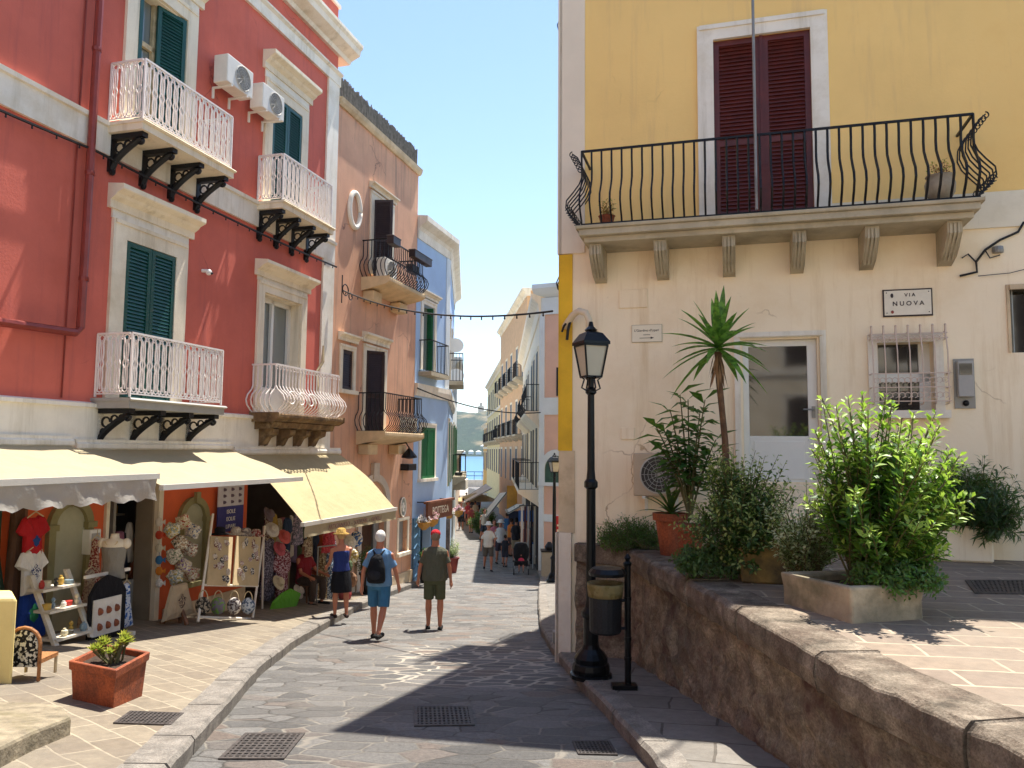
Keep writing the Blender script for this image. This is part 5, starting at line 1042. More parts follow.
# yellow planter with round bush
y3 = gt(745, 583).y + .15; Q0 = gt(738, 583); Q1 = gt(783, 588)
yp = thing('yellow_planter', 'weathered ochre yellow square planter under the round bush', 'planter', (Q0.x + .2, Q0.y, TZ)); m = MB(); zt = at(745, 540, Q0.y).z
x0, yy0, w_ = Q0.x, Q0.y, .46
m.hexa([(x0 + .03, yy0, TZ + .003), (x0 + w_ - .03, yy0 - .1, TZ + .003), (x0 + w_ + .07, yy0 + .33, TZ + .003), (x0 + .13, yy0 + .43, TZ + .003), (x0, yy0 - .02, zt), (x0 + w_, yy0 - .12, zt), (x0 + w_ + .1, yy0 + .35, zt), (x0 + .1, yy0 + .45, zt)]); m.build('box', mat('ochre_planter', '9a7c42', .85, .25, 4, .6, 30, dirt='57492f', dsc=3, dlo=.4, dhi=.65), yp, bevel=.015)
m = MB(); m.box(x0 + .06, x0 + w_, yy0 + .02, yy0 + .3, zt, zt + .01); m.build('soil', M_soil, yp)
yb3 = yy0 + .18; shrub('round_bush', 'dense round dark green bush with pale tips in the ochre planter', 'shrub', at(742, 556, yb3), at(737, 508, yb3), (.45, .38, .52), 520, 17, .062, .034, LM['pitt_leaf'], LM['pitt_tip'], .14, .2, .5, stemr=.007, spread=.1, clumps=34, cs=.1)
shrub('ivy_creeper', 'dark creeper spilling over the coping below the round bush', 'plant', at(705, 560, yb3 + .1), at(715, 562, yb3 - .05), (.42, .24, .2), 220, 18, .05, .03, LM['creeper_leaf'], LM['pitt_leaf'], .2, .0, .1, droop=.6, stemr=.004, spread=.2)
# terracotta pots
def pot(px, py0, py1, hw, y, label, lip=1.08, group=None):
    z0 = TZ + .003; z1 = at(px, py0, y).z; r = hw * y / F; x = at(px, py0, y).x; h = z1 - z0
    t = thing('terracotta_pot', label, 'pot', (x, y, z0), 0, group); m = MB(); m.lathe((x, y, z0), [(r * .62, 0), (r * .9, h * .82), (r * lip * .97, h * .83), (r * lip, h), (r * .9, h), (r * .85, h * .9)], 22); m.build('vessel', M_terra, t, smooth=False)
    m = MB(); m.lathe((x, y, z1 - .04), [(r * .86, 0), (.01, .012)], 14); m.build('soil', M_soil, t); return Vector((x, y, z1))
pA = pot(671, 513, 546, 17, 8.9, 'tall terracotta pot with spiky leaves below the air conditioner')
pB = pot(690, 524, 560, 15, 8.3, 'low terracotta pot half hidden by the round bush')
def spiky(name, label, base, n, l, w_, el0, el1, mt, trunk=None):
    t = thing(name, label, 'plant', trunk[0] if trunk else base)
    if trunk:
        m = MB(); m.tube(trunk, [.045, .04, .035, .033, .035, .04][:len(trunk)], 8); m.build('trunk', M_trunk, t)
        m = MB()
        for i in range(30): a = rnd.uniform(0, 6.28); d = Vector((math.cos(a), math.sin(a), 0)); p = Vector(trunk[-1]) + d * .04 - Vector((0, 0, rnd.uniform(0, .2))); m.leaf(p, d * .25 + Vector((0, 0, -1)), d, .3 * rnd.uniform(.5, 1), .03, .1, 0)
        m.build('dry_leaves', M_wood if False else mat('dry_leaf', '8a6a48', .8), t)
    m = MB(); base = Vector(base)
    for i in range(n):
        a = i * 2.4 + rnd.uniform(-.2, .2); f = (i + .5) / n; el = R_(el0 + (el1 - el0) * f + rnd.uniform(-6, 6)); d = Vector((math.cos(a) * math.cos(el), math.sin(a) * math.cos(el), math.sin(el))); side = d.cross(Vector((0, 0, 1))).normalized() if abs(d.z) < .98 else Vector((1, 0, 0)); nn = side.cross(d)
        L_ = l * rnd.uniform(.75, 1.1) * (1 if el > 0 else .85); vs = []; N = 6; sag = .1 + .25 * (1 - f)
        for k in range(N + 1):
            u_ = k / N; p = base + d * L_ * u_ + Vector((0, 0, -sag * L_ * u_ * u_)) + Vector((0, 0, .05 * f)); ww = w_ * (.55 + .45 * math.sin(min(1, u_ * 2) * math.pi / 2)) * (1 - u_ ** 3) * .5 + .001
            vs += [p + side * ww + nn * ww * .4, p, p - side * ww + nn * ww * .4]
        m.add(vs, [(k * 3 + j, k * 3 + j + 1, k * 3 + j + 4, k * 3 + j + 3) for k in range(N) for j in range(2)])
    m.build('leaves', mt, t, smooth=True); return t
yy = 8.35; tk = [at(726, 462, yy), at(725, 440, yy), at(722, 410, yy), at(719, 380, yy), at(718, 352, yy)]
tk = [Vector((tk[0].x + .02, yy, TZ + .3))] + tk
spiky('yucca_palm', 'slender yucca palm with a spiky crown in front of the white glass door', at(718, 350, yy), 36, .72, .095, -30, 88, LM['yucca_leaf'], tk)
spiky('agave_plant', 'dark spiky agave growing in the tall terracotta pot', pA - Vector((0, 0, .03)), 22, .42, .05, 5, 80, LM['dark_leaf'])
yy = 8.7; base = at(690, 520, yy); t = thing('rubber_plant', 'leafy plant with broad drooping leaves left of the yucca', 'plant', base); ms, ml = MB(), MB()
for ex, ey in ((680, 395), (662, 450), (705, 400), (675, 445), (712, 455), (688, 400), (700, 412), (664, 430), (716, 440), (655, 425), (690, 455), (672, 460), (708, 470), (698, 430), (670, 410), (684, 480)):
    e = at(ex, ey, yy + rnd.uniform(-.2, .2)); P = [base.lerp(e, u_) + Vector((0, 0, .1 * math.sin(u_ * 3.1))) for u_ in [i / 6 for i in range(7)]]; ms.tube(P, [.016, .014, .012, .01, .009, .007, .006], 5)
    for k in range(14):
        u_ = .4 + .6 * k / 13; p = base.lerp(e, u_) + Vector((0, 0, .1 * math.sin(u_ * 3.1))); a = k * 2.4; d = Vector((math.cos(a), math.sin(a), .35 + .8 * (k > 11))); ml.leaf(p, d, Vector((0, 0, 1)) + perp(Vector((0, 0, 1))) * .3, rnd.uniform(.2, .3), .1, .12, .5)
ms.build('stems', M_stem, t); ml.build('foliage', LM['rubber_leaf'], t, smooth=True)
# oleander in a white wall planter
s0, s1 = R.m(930, 520, .35)[0], R.m(992, 520, .35)[0]; wp = thing('wall_planter', 'low white masonry planter against the cream wall holding dark oleander', 'planter', R.P((s0 + s1) / 2, .2, TZ)); m = MB(); m.fbox(R, s0, s1, .003, .38, TZ + .003, .82); m.build('basin', M_lowc, wp, bevel=.02); m = MB(); m.fbox(R, s0 + .05, s1 - .05, .05, .33, .82, .825); m.build('soil', M_soil, wp)
c = R.P((s0 + s1) / 2 + .18, .28, .82); shrub('oleander', 'dark narrow leaved oleander in the white wall planter', 'shrub', c, c + Vector((.08, 0, .28)), (.46, .3, .46), 220, 24, .14, .024, LM['oleander_leaf'], LM['dark_leaf'], .2, .3, .3, stemr=.006, spread=.12, droop=.4, clumps=14, cs=.14)
# creepers on the wall top at the left
shrub('creeping_plant', 'mat of fine green creeping plants on the wall top behind the street lamp', 'plant', at(632, 545, 9.6), at(632, 533, 9.55), (.5, .2, .24), 230, 20, .05, .02, LM['creeper_leaf'], LM['shrub_leaf'], .2, .1, .1, stemr=.004, spread=.4, droop=.4)
c = R.P(4.45, .45, 4.42); t = thing('balcony_pot', 'pale clay pot with dry reddish flowers at the right end of the iron balcony', 'pot', c); m = MB(); m.lathe(c, [(.09, 0), (.15, .1), (.16, .2), (.13, .27), (.15, .29), (.12, .28)], 16); m.build('vessel', mat('pale_clay', 'a89a84', .85, .2, 6, .3), t, smooth=True)
shrub('', '', '', c + Vector((0, 0, .26)), c + Vector((0, 0, .38)), (.14, .14, .12), 22, 7, .04, .02, mat('dry_flower', '9a5a38', .8), LM['succulent_leaf'], .2, .2, .2, parent=t, stemr=.003)
c = R.P(.68, .4, 4.42); t = thing('balcony_dry_plant', 'small dry brown plant at the left end of the iron balcony', 'plant', c); m = MB(); m.lathe(c, [(.07, 0), (.1, .12), (.11, .13)], 12); m.build('pot', M_terra, t)
shrub('', '', '', c + Vector((0, 0, .1)), c + Vector((0, 0, .26)), (.12, .1, .16), 22, 8, .045, .02, mat('dry_leaf2', '9a7a38', .8), LM['succulent_leaf'], .2, .2, .2, parent=t, stemr=.003)

# left foreground: terracotta trough, yellow pillar, stone slab
A, B, Cc = gpv(73, 699), gpv(113, 708), gpv(142, 696); D = A + Cc - B; zt = at(113, 668, B.y).z; zb = min(A.z, B.z, Cc.z, D.z) - .02
t = thing('terracotta_trough', 'rectangular terracotta trough standing on the left pavement', 'planter', B); cen = (A + B + Cc + D) / 4
rg = lambda sc_, z: [Vector((cen.x + (v.x - cen.x) * sc_, cen.y + (v.y - cen.y) * sc_, z)) for v in (A, B, Cc, D)]
m = MB(); R5 = rg(1, zb) + rg(1.1, zt - .075) + rg(1.17, zt - .07) + rg(1.19, zt) + rg(1.04, zt) + rg(1.0, zt - .08); m.add(R5, [(i * 4 + j, i * 4 + (j + 1) % 4, (i + 1) * 4 + (j + 1) % 4, (i + 1) * 4 + j) for i in range(5) for j in range(4)]); m.build('vessel', M_terra, t, bevel=.006); m = MB(); m.add(rg(1.02, zt - .05), [(0, 1, 2, 3)]); m.build('soil', M_soil, t)
sc_c = Vector((cen.x, cen.y, zt - .05)); t = thing('succulent', 'yellow green succulent rosettes growing in the terracotta trough', 'plant', sc_c); m = MB(); ms = MB()
for i in range(13):
    o = sc_c + Vector((rnd.uniform(-.13, .13), rnd.uniform(-.1, .1), rnd.uniform(.06, .2))); ms.tube([sc_c + (o - sc_c) * Vector((.6, .6, 0)).length * 0 + Vector((rnd.uniform(-.08, .08), rnd.uniform(-.06, .06), 0)), o], .01, 5)
    for k in range(16): a = k * 2.4; el = R_(10 + 70 * k / 16); d = Vector((math.cos(a) * math.cos(el), math.sin(a) * math.cos(el), math.sin(el))); m.leaf(o, d, Vector((0, 0, 1)), .075, .035, .2, -.1)
m.build('rosettes', LM['succulent_leaf'], t, smooth=True); ms.build('stems', M_stem, t)
g = gpv(12, 684); h = at(12, 598, g.y).z; m = MB(); m.hexa([(g.x - .7, g.y - .05, g.z - .1), (g.x, g.y, g.z - .1), (g.x - .3, g.y + .4, g.z - .1), (g.x - 1.0, g.y + .35, g.z - .1), (g.x - .7, g.y - .05, h), (g.x, g.y, h), (g.x - .3, g.y + .4, h), (g.x - 1.0, g.y + .35, h)])
tag(m.build('yellow_pillar', mat('pale_yellow_render', 'e6cf86', .85, .06, 2, .3, 20), bevel=.03, seg=2), 'short pale yellow masonry pillar at the left edge of the pavement', 'pillar')
pl_ = [gpv(*p) for p in ((70, 735), (30, 752), (0, 768), (-90, 800), (-120, 730), (0, 719), (40, 720), (62, 723))]; m = MB(); n = len(pl_); m.add([Vector((p.x, p.y, p.z - .05)) for p in pl_] + [Vector((p.x, p.y, p.z + .13)) for p in pl_], [(i, (i + 1) % n, n + (i + 1) % n, n + i) for i in range(n)] + [tuple(range(n - 1, -1, -1)), tuple(range(n, 2 * n))])
tag(m.build('stone_step', mat('worn_step_stone', '8a7e68', .9, .3, 8, .9, 30, dirt='6d6448', dsc=3), bevel=.025, seg=2), 'low worn stone step at the bottom left corner', 'step')
# ================================================================== SHOP GOODS (left pavement)
LP = lambda px, py, p: L.P(L.m(px, py, p)[0], p, L.m(px, py, p)[1])
GRP = 'goods outside the souvenir shops'
def ext(m, fr, pts, p0, p1):
    n = len(pts); vs = [fr.P(s, p1, z) for s, z in pts] + [fr.P(s, p0, z) for s, z in pts]
    m.add(vs, [tuple(range(n)), tuple(range(2 * n - 1, n - 1, -1))] + [(i, n + i, n + (i + 1) % n, (i + 1) % n) for i in range(n)]); return m
def pxp(pts, p): return [L.m(x, y, p) for x, y in pts]
TEE = [(.35, 1), (.42, .95), (.58, .95), (.65, 1), (.82, .95), (1, .68), (.86, .58), (.78, .68), (.78, 0), (.22, 0), (.22, .68), (.14, .58), (0, .68), (.18, .95)]
DRESS = [(.38, 1), (.62, 1), (.68, .62), (.8, .4), (1, 0), (0, 0), (.2, .4), (.32, .62)]
SKIRT = [(.2, 1), (.8, 1), (.9, .5), (1, .05), (.7, 0), (.35, .03), (0, .08), (.1, .5)]
def garment(name, label, box, p, shape, mt, cat='clothing', hanger=True, emblem=None, group=None):
    (s0, z1), (s1, z0) = L.m(box[0], box[1], p), L.m(box[2], box[3], p); m = MB(); pts = [(s0 + (s1 - s0) * a, z0 + (z1 - z0) * b) for a, b in shape]
    t = thing(name, label, cat, L.P((s0 + s1) / 2, p, z0), 0, group); c = ((s0 + s1) / 2, (z0 + z1) / 2)
    n = len(pts); rings = [(1, 0), (.93, .035), (.6, .06), (.02, .065)]; vs = []
    for k, d in rings: vs += [L.P(c[0] + (a - c[0]) * k, p + d + (.02 * math.sin(a * 38 + b * 6) if k > .5 else 0), c[1] + (b - c[1]) * k) for a, b in pts]
    vs += [L.P(a, p - .01, b) for a, b in pts]
    fs = [(i * n + j, i * n + (j + 1) % n, (i + 1) * n + (j + 1) % n, (i + 1) * n + j) for i in range(3) for j in range(n)] + [tuple(range(3 * n, 4 * n)), tuple(4 * n + i for i in range(n - 1, -1, -1))] + [(j, (j + 1) % n, 4 * n + (j + 1) % n, 4 * n + j) for j in range(n)]
    m.add(vs, fs); m.build('fabric', mt, t)
    if emblem:
        em, ey, er = emblem; m = MB(); zc = z0 + (z1 - z0) * ey; m.add([L.P(c[0] + er * math.cos(a) * (1 + .25 * math.sin(a * 5)), p + .072, zc + er * 1.2 * math.sin(a) * (1 + .2 * math.cos(a * 4))) for a in np.linspace(0, 2 * math.pi, 20, False)], [tuple(range(20))]); m.build('print', em, t)
    if hanger: m = MB(); m.tube([L.P(c[0] - (s1 - s0) * .25, p + .03, z1 - .02), L.P(c[0], p + .03, z1 + .05), L.P(c[0] + (s1 - s0) * .25, p + .03, z1 - .02)], .008, 4); m.tube([L.P(c[0], p + .03, z1 + .05), L.P(c[0], p + .03, z1 + .12)], .005, 4); m.build('hanger', M_wood, t)
    return t
C = clothmat
garment('t_shirt', 'red T-shirt with a small blue print hanging at the left shop', (17, 517, 47, 559), .35, TEE, C('red_cotton', 'b01f24'), emblem=(C('blue_print', '28437a'), .45, .05))
garment('t_shirt', 'white T-shirt with a palm print hanging below the red one', (16, 552, 46, 591), .37, TEE, C('white_cotton', 'ddd8cf'), emblem=(C('navy_print', '3a4468', 'ddd8cf', 60, .5, .52), .5, .07))
garment('beach_towel', 'royal blue towel with a green patch hanging below the white T-shirt', (16, 586, 43, 638), .33, SKIRT, C('royal_blue_cloth', '1b3c8c'), hanger=False, emblem=(C('green_print', '1e6a48'), .5, .08), cat='towel')
for i, (bx_, mt, lb) in enumerate((((-30, 500, 8, 640), C('dark_green_cloth', '2a3c2c'), 'dark green garment hanging at the left picture edge'), ((8, 505, 18, 640), C('brown_cloth', '5a3e2c'), 'narrow brown garment hanging left of the red T-shirt'))): garment('hanging_garment', lb, bx_, .2, DRESS if i == 0 else SKIRT, mt)
garment('dress', 'beige striped dress hanging left of the mannequin', (77, 572, 97, 645), .5, DRESS, C('beige_stripe', 'b8a182', '8d6f5c', 40))
garment('dress', 'red checked dress hanging behind the mannequin', (84, 540, 103, 600), .25, DRESS, C('red_check', '8a3a34', 'c9b09a', 45))
garment('beach_dress', 'blue and white striped dress right of the mannequin', (116, 585, 131, 626), .6, DRESS, C('blue_white', 'd5dbe2', '3f68a8', 25))
# wooden post between shop doors, power box
m = MB(); a, b_ = L.m(13, 600, .1)[0], L.m(20, 600, .1)[0]; m.fbox(L, a, b_, .002, .14, -1.6, 1.2); tag(m.build('shop_post', M_bwood), 'brown wooden post beside the hanging T-shirts', 'post')
(s0, z1), (s1, z0) = L.m(88, 530, .1), L.m(98, 553, .1); m = MB(); m.fbox(L, s0, s1, .0, .14, z0, z1); e = tag(m.build('meter_cabinet', M_pvc, bevel=.01), 'small white electric cabinet on the orange wall left of the mannequin', 'wall cabinet')
m = MB(); m.fbox(L, s0 + .03, s1 - .03, .14, .146, z0 + .05, z1 - .05); m.build('door', mat('light_grey_box', ''), e)
# door frame posts and door panel of the middle shop
m = MB(); s = L.m(156, 560, .05)[0]; m.fbox(L, 12.68, 12.78, -.1, .08, -1.9, 1.15); m.fbox(L, 11.66, 11.72, -.1, .05, -1.8, 1.15); m.build('door_frame', M_cream, rh)
m = MB(); m.fbox(L, 12.15, 12.66, -.35, -.3, -1.7, -.45); m.fbox(L, 12.15, 12.2, -.35, -.28, -.45, 1.1); dp = m.build('glass_door', mat('door_grey_white', '9b9588', .5, .08), rh)
# shelf with goods inside
m = MB(); [m.fbox(L, 12.2, 13.4, -1.5, -1.2, z, z + .03) for z in (-.6, -.25, .1, .45)]; sh_ = thing('goods_shelf', 'shelf of small boxed souvenirs inside the middle shop doorway', 'shelf', L.P(12.7, -1.3, -1.6)); m.build('boards', M_wood, sh_)
cols_ = ['b8b0a0', '8a3a2a', '3f6f8a', 'c9a24a', '7a8a5a', 'd0c8c0']
for z in (-.57, -.22, .13, .48):
    for k in range(6): m = MB(); s = 12.22 + k * .19; h = rnd.uniform(.12, .26); m.fbox(L, s, s + rnd.uniform(.1, .15), -1.4, -1.25, z, z + h); m.build('goods_box', mat('box_' + cols_[(k + int(z * 10)) % 6], cols_[(k + int(z * 10)) % 6], .6, .2, 20), sh_)
# mannequin torso on a rack
c = LP(113, 575, .75); z0 = L.m(113, 574, .75)[1]; z1 = L.m(113, 534, .75)[1]; H = z1 - z0
t = thing('mannequin', 'white headless mannequin torso in a grey top on the clothes rack', 'mannequin', Vector((c.x, c.y, z0)))
m = MB(); r = lambda f, rx, ry: (c.x, c.y, z0 + H * f, rx, ry)
m.loft([r(.55, .14, .1), r(.68, .16, .105), (c.x, c.y, z0 + H * .78, .185, .1), (c.x, c.y, z0 + H * .84, .15, .08), r(.88, .06, .055), r(.97, .05, .05), r(1, .052, .05)], 16); m.ball((c.x - .16, c.y, z0 + H * .76), .06, .06, .07); m.ball((c.x + .16, c.y, z0 + H * .76), .06, .06, .07); m.build('bust', mat('mannequin_white', 'e0d3bb', .5, .04), t, smooth=True)
m = MB(); m.loft([r(-.1, .16, .12), r(0, .15, .11), r(.2, .13, .1), r(.42, .15, .108), r(.66, .168, .112), r(.69, .16, .1)], 16); m.build('top', C('grey_top', '8a8478'), t, smooth=True)
m = MB(); m.tube(arc((0, 0), .1, 200, 340, 10, lambda a, b_: Vector((c.x + a * .9, c.y - .09, z0 + H * .9 + b_))), .008, 5); m.build('necklace', M_wood, t)
t = thing('clothes_rack', 'white T-bar rack holding the mannequin and a black display board', 'rack', LP(108, 650, .75)); z = L.m(108, 573, .75)[1]; a, b_ = L.m(85, 573, .75)[0], L.m(129, 573, .75)[0]
zg = PV(c.x, c.y); m = MB(); m.fbox(L, a, b_, .73, .77, z - .02, z + .02); m.build('cross_bar', M_white, t)
m = MB(); sA = (a + b_) / 2; m.fbox(L, sA - .02, sA + .02, .73, .77, zg, z - .02); m.build('stand', M_white, t)
m = MB(); [m.fbox(L, s - .02, s + .02, .5, 1.0, zg - .02, zg + .03) for s in (sA - .25, sA + .25)]; m.fbox(L, sA - .25, sA + .25, .72, .78, zg, zg + .04); m.build('foot', M_white, t)
# black board with brown ornaments
(s0, z1), (s1, z0) = L.m(93, 585, .95), L.m(124, 660, .95); t = thing('display_board', 'black display stand with a white card of six brown ornaments', 'display', L.P((s0 + s1) / 2, .95, z0)); m = MB()
ext(m, L, [(s0, z0), (s1, z0), (s1, z1 - .15), (s1 - .1, z1), ((s0 + s1) / 2, z1 + .08), (s0 + .1, z1), (s0, z1 - .15)], .88, .93); m.build('stand', C('black_felt', '17161a'), t)
(a, zb), (b_, zc_) = L.m(95, 601, .97), L.m(121, 630, .97); m = MB(); m.fbox(L, a, b_, .94, .955, zc_, zb); m.build('card', C('white_card', 'd8d2c6'), t)
for i in range(3):
    for j in range(2): m = MB(); m.ball(L.P(a + (b_ - a) * (.2 + .3 * i), .96, zc_ + (zb - zc_) * (.25 + .42 * j)), .055, .02, .05, 8, 5); m.build('ornament', mat('brown_ornament', '8a4a2c', .6, .3, 30), t)
# step shelf with bottles (white wood ladder display)
def ladder_shelf(label, X, zs, p0, items):
    pass
(sA, zt_), (sB, _) = L.m(46, 578, .8), L.m(86, 578, .8); c = LP(64, 668, 1.0); zg = PV(c.x, c.y); t = thing('ladder_shelf', 'whitewashed wooden ladder shelf with souvenirs beside the blue towel', 'shelf', c)
for s in (sA, sB - .08):
    m = MB(); m.hexa([L.P(s, 1.0, zg), L.P(s + .06, 1.0, zg), L.P(s + .06, .95, zg), L.P(s, .95, zg), L.P(s + .06, .5, zt_), L.P(s + .12, .5, zt_), L.P(s + .12, .45, zt_), L.P(s + .06, .45, zt_)]); m.build('side_rail', M_woodw, t)
lv = [L.m(64, y, .8)[1] for y in (588, 608, 634, 658)]
for i, z in enumerate(lv):
    m = MB(); pc = .5 + .12 * i; m.fbox(L, sA + .02, sB - .03, pc, pc + .25, z - .02, z + .01); m.build('step', M_woodw, t)
    for k in range(5):
        q = L.P(sA + .1 + k * (sB - sA - .2) / 4.2, pc + rnd.uniform(.08, .18), z + .01); h = rnd.uniform(.07, .15); cl = ['b5322a', 'd6cba8', '3c3a34', 'c8a24a', '7a8f9a', 'e2dccf'][(i * 3 + k) % 6]
        m = MB(); wd_ = rnd.uniform(.6, 1.1); sh_k = (i + k) % 3; m.lathe(q, [(.03 * wd_, 0), (.045 * wd_, h * .3), (.04 * wd_, h * .7), (.018, h * .85), (.018, h)] if sh_k == 0 else ([(.05, 0), (.055, h * .5), (.05, h * .55)] if sh_k == 1 else [(.02, 0), (.03, h * .4), (.012, h * .55), (.03, h * .8), (.01, h)]), 8); tag(m.build('souvenir', mat('souv_' + cl, cl, .4, .1)), ('%s souvenir figure on the %s step of the ladder shelf' % ({'b5322a': 'red', 'd6cba8': 'cream', '3c3a34': 'black', 'c8a24a': 'golden', '7a8f9a': 'grey blue', 'e2dccf': 'white'}[cl], ('top', 'second', 'third', 'lowest')[i])), 'souvenir', 'souvenirs on the ladder shelf')
# wicker chair at the left
c = gpv(22, 681); zg = c.z; t = thing('wicker_chair', 'low wicker chair with a black and white patterned back by the yellow pillar', 'chair', Vector((c.x, c.y, zg)))
o = Vector((c.x, c.y, zg)); m = MB(); m.tube([o + Vector((-.15, 0, .0)), o + Vector((-.15, 0, .33))] + [o + Vector((.15 * math.cos(a), 0, .33 + .15 * math.sin(a))) for a in np.linspace(math.pi, 0, 9)] + [o + Vector((.15, 0, .33)), o + Vector((.15, 0, 0))], .018, 6); m.build('back_frame', mat('brown_wicker', 'a06a3c', .7, .3, 60, .6), t)
m = MB(); vs = [(-.135, .13), (.135, .13), (.135, .33)] + [(.135 * math.cos(a), .33 + .13 * math.sin(a)) for a in np.linspace(0, math.pi, 9)] + [(-.135, .33)]; n = len(vs); m.add([o + Vector((a, -.02, z)) for a, z in vs] + [o + Vector((a, .02, z)) for a, z in vs], [tuple(range(n)), tuple(range(2 * n - 1, n - 1, -1))] + [(i, (i + 1) % n, n + (i + 1) % n, n + i) for i in range(n)]); m.build('back_cushion', C('bw_pattern', '1c1a18', 'c9c2b0', 30), t)
m = MB(); m.box(o.x - .15, o.x + .15, o.y + .03, o.y + .3, o.z + .15, o.z + .19); m.build('seat', mat('brown_wicker', ''), t)
for dx in (-.14, .14): m = MB(); m.tube([o + Vector((dx, .28, 0)), o + Vector((dx, .28, .16))], .016, 6); m.build('leg', M_wood, t)
# hanging strings of souvenirs on the door post
for i, (py, cl, kind) in enumerate(((522, 'd8cdbb', 'cream fish'), (535, 'c0452a', 'orange red fish'), (548, 'cfc3a6', 'shell'), (560, '3a6f9a', 'blue fish'), (571, 'd8822a', 'orange fish'), (583, 'd8d2c6', 'striped white fish'))):
    q = LP(159, py, .18); m = MB(); m.ball(q, .06, .025, .07, 8, 5); m.add([q + Vector((.04, 0, 0)), q + Vector((.1, 0, .045)), q + Vector((.1, 0, -.045))], [(0, 1, 2)]); m.tube([q + Vector((0, 0, .07)), q + Vector((0, 0, .16))], .004, 3)
    tag(m.build('hanging_fish', C('fish_' + cl, cl, 'f0e8dc' if i == 5 else None, 40)), kind + (' ornament hanging on the shop door post'), 'ornament', 'ornaments on the door post')
# column of patterned bags, tote, tripod
t = thing('tripod_stand', 'brown wooden tripod stand holding a tote bag in front of the right niche', 'stand', LP(176, 630, .55)); c = LP(176, 630, .55); zt_ = L.m(176, 605, .55)[1]; zg = PV(c.x, c.y)
for dx, dy in ((-.2, -.05), (.2, -.08), (0, .15)): m = MB(); m.tube([Vector((c.x + dx, c.y + dy, zg)), Vector((c.x, c.y, zt_ + .1))], [.035, .03], 6); m.build('leg', M_bwood, t)
garment('tote_bag', 'beige canvas tote bag with a printed figure on the tripod stand', (163, 588, 193, 613), .6, [(.25, 1), (.75, 1), (.85, .6), (1, 0), (0, 0), (.15, .6)], C('canvas', 'b7a283'), 'bag', False, (C('brown_print', '5a463e', 'b7a283', 60), .5, .08))
pat = [('c8b890', 'a23a2c'), ('9aa6a0', 'c2a94a'), ('c9bfae', '5a6a8a'), ('b89a7a', '3f4a3a'), ('a8a090', '8a4a2c'), ('c4b8a4', '6a7a5a'), ('cdb98e', '7a5a8a')]
for i, (px, py) in enumerate(((183, 522), (172, 530), (193, 531), (180, 543), (190, 549), (174, 556), (184, 566), (192, 574), (175, 577))):
    q = LP(px, py, .35); a, b_ = pat[i % 7]; m = MB(); m.ball(q, .13, .09, .12, 10, 6); vs = [(v[0] + .02 * math.sin(v[2] * 50), v[1], v[2] + .02 * math.sin(v[0] * 40)) for v in m.v]; m.v = vs
    tag(m.build('patterned_bag', C('pattern_%d' % (i % 7), a, [b_, 'e0d6c0'], 28)), ('topmost', 'upper left', 'upper right', 'third', 'right middle', 'left middle', 'lower middle', 'lowest right', 'lowest left')[i] + ' patterned cloth bag in the hanging column over the tripod', 'bag', 'patterned bags in the hanging column')
# banner
(s0, z1), (s1, z0) = L.m(219, 486, .1), L.m(243, 521, .1); t = thing('banner', 'white and violet hanging banner with fish shapes and lines of text', 'banner', L.P((s0 + s1) / 2, .1, z0)); zm = z0 + (z1 - z0) * .45; m = MB(); m.fbox(L, s0, s1, .08, .1, zm, z1); m.build('upper_field', C('banner_white', 'cfc8cc'), t); m = MB(); m.fbox(L, s0, s1, .08, .1, z0 - .15, zm - .002); m.build('lower_field', C('banner_violet', '43407a'), t)
for i in range(3):
    for j in range(3): m = MB(); m.ball(L.P(s0 + (s1 - s0) * (.2 + .3 * i), .105, zm + (z1 - zm) * (.2 + .3 * j)), .05, .012, .03, 7, 4); m.build('fish_shape', C('fish_grey', '6a5a66'), t)
for j, wd in enumerate(('ISOLE', 'EOLIE', 'LIPARI')): text('lettering', wd, L, (s0 + s1) / 2, zm - .1 - .13 * j, .1, M_white, t, .103)
# big white easel rack
t = thing('easel_rack', 'large white A-frame rack with two pin boards of jewellery', 'rack', LP(228, 622, .8)); fl = []
def rod(m, a, b_, r=.02): m.tube([LP(*a), LP(*b_)], r, 5)
for a, b_, nm in (((198, 622, .9), (213, 514, .35), 'left_pole'), ((252, 624, .9), (265, 526, .35), 'right_pole'), ((262, 622, .3), (264, 526, .3), 'rear_pole')): m = MB(); rod(m, a, b_, .022); m.build('pole', M_white, t)
m = MB(); rod(m, (199, 617, .88), (254, 619, .88)); m.build('lower_rail', M_white, t); m = MB(); rod(m, (204, 585, .7), (258, 586, .7)); m.build('middle_rail', M_white, t)
for k, (xa, xb) in enumerate(((208, 231), (234, 259))):
    A_, B_, C2, D2 = LP(xa - 1, 585, .72), LP(xb - 1, 586, .72), LP(xb + 2, 537, .52), LP(xa + 3, 536, .52); m = MB(); nn = (B_ - A_).cross(D2 - A_).normalized() * .02; m.hexa([A_, B_, C2, D2, A_ - nn, B_ - nn, C2 - nn, D2 - nn]); b0_ = m.build('pin_board', mat('straw_board', 'c3ad86', .8, .1), t)
    if nn.dot(Vector(L.n)) < 0: nn = -nn
    for i in range(16):
        u_, v_ = rnd.uniform(.15, .85), rnd.uniform(.08, .9); P_ = A_.lerp(B_, u_).lerp(D2.lerp(C2, u_), v_) + nn; m = MB(); m.ball(P_, rnd.uniform(.03, .06), .02, rnd.uniform(.03, .08), 7, 4); m.build('jewellery_piece', C('jewel_%d' % (i % 4), ['7a4a3a', '3a3a44', 'a88a8a', 'c8b8a8'][i % 4], 'e0d8cc', 50), b0_)
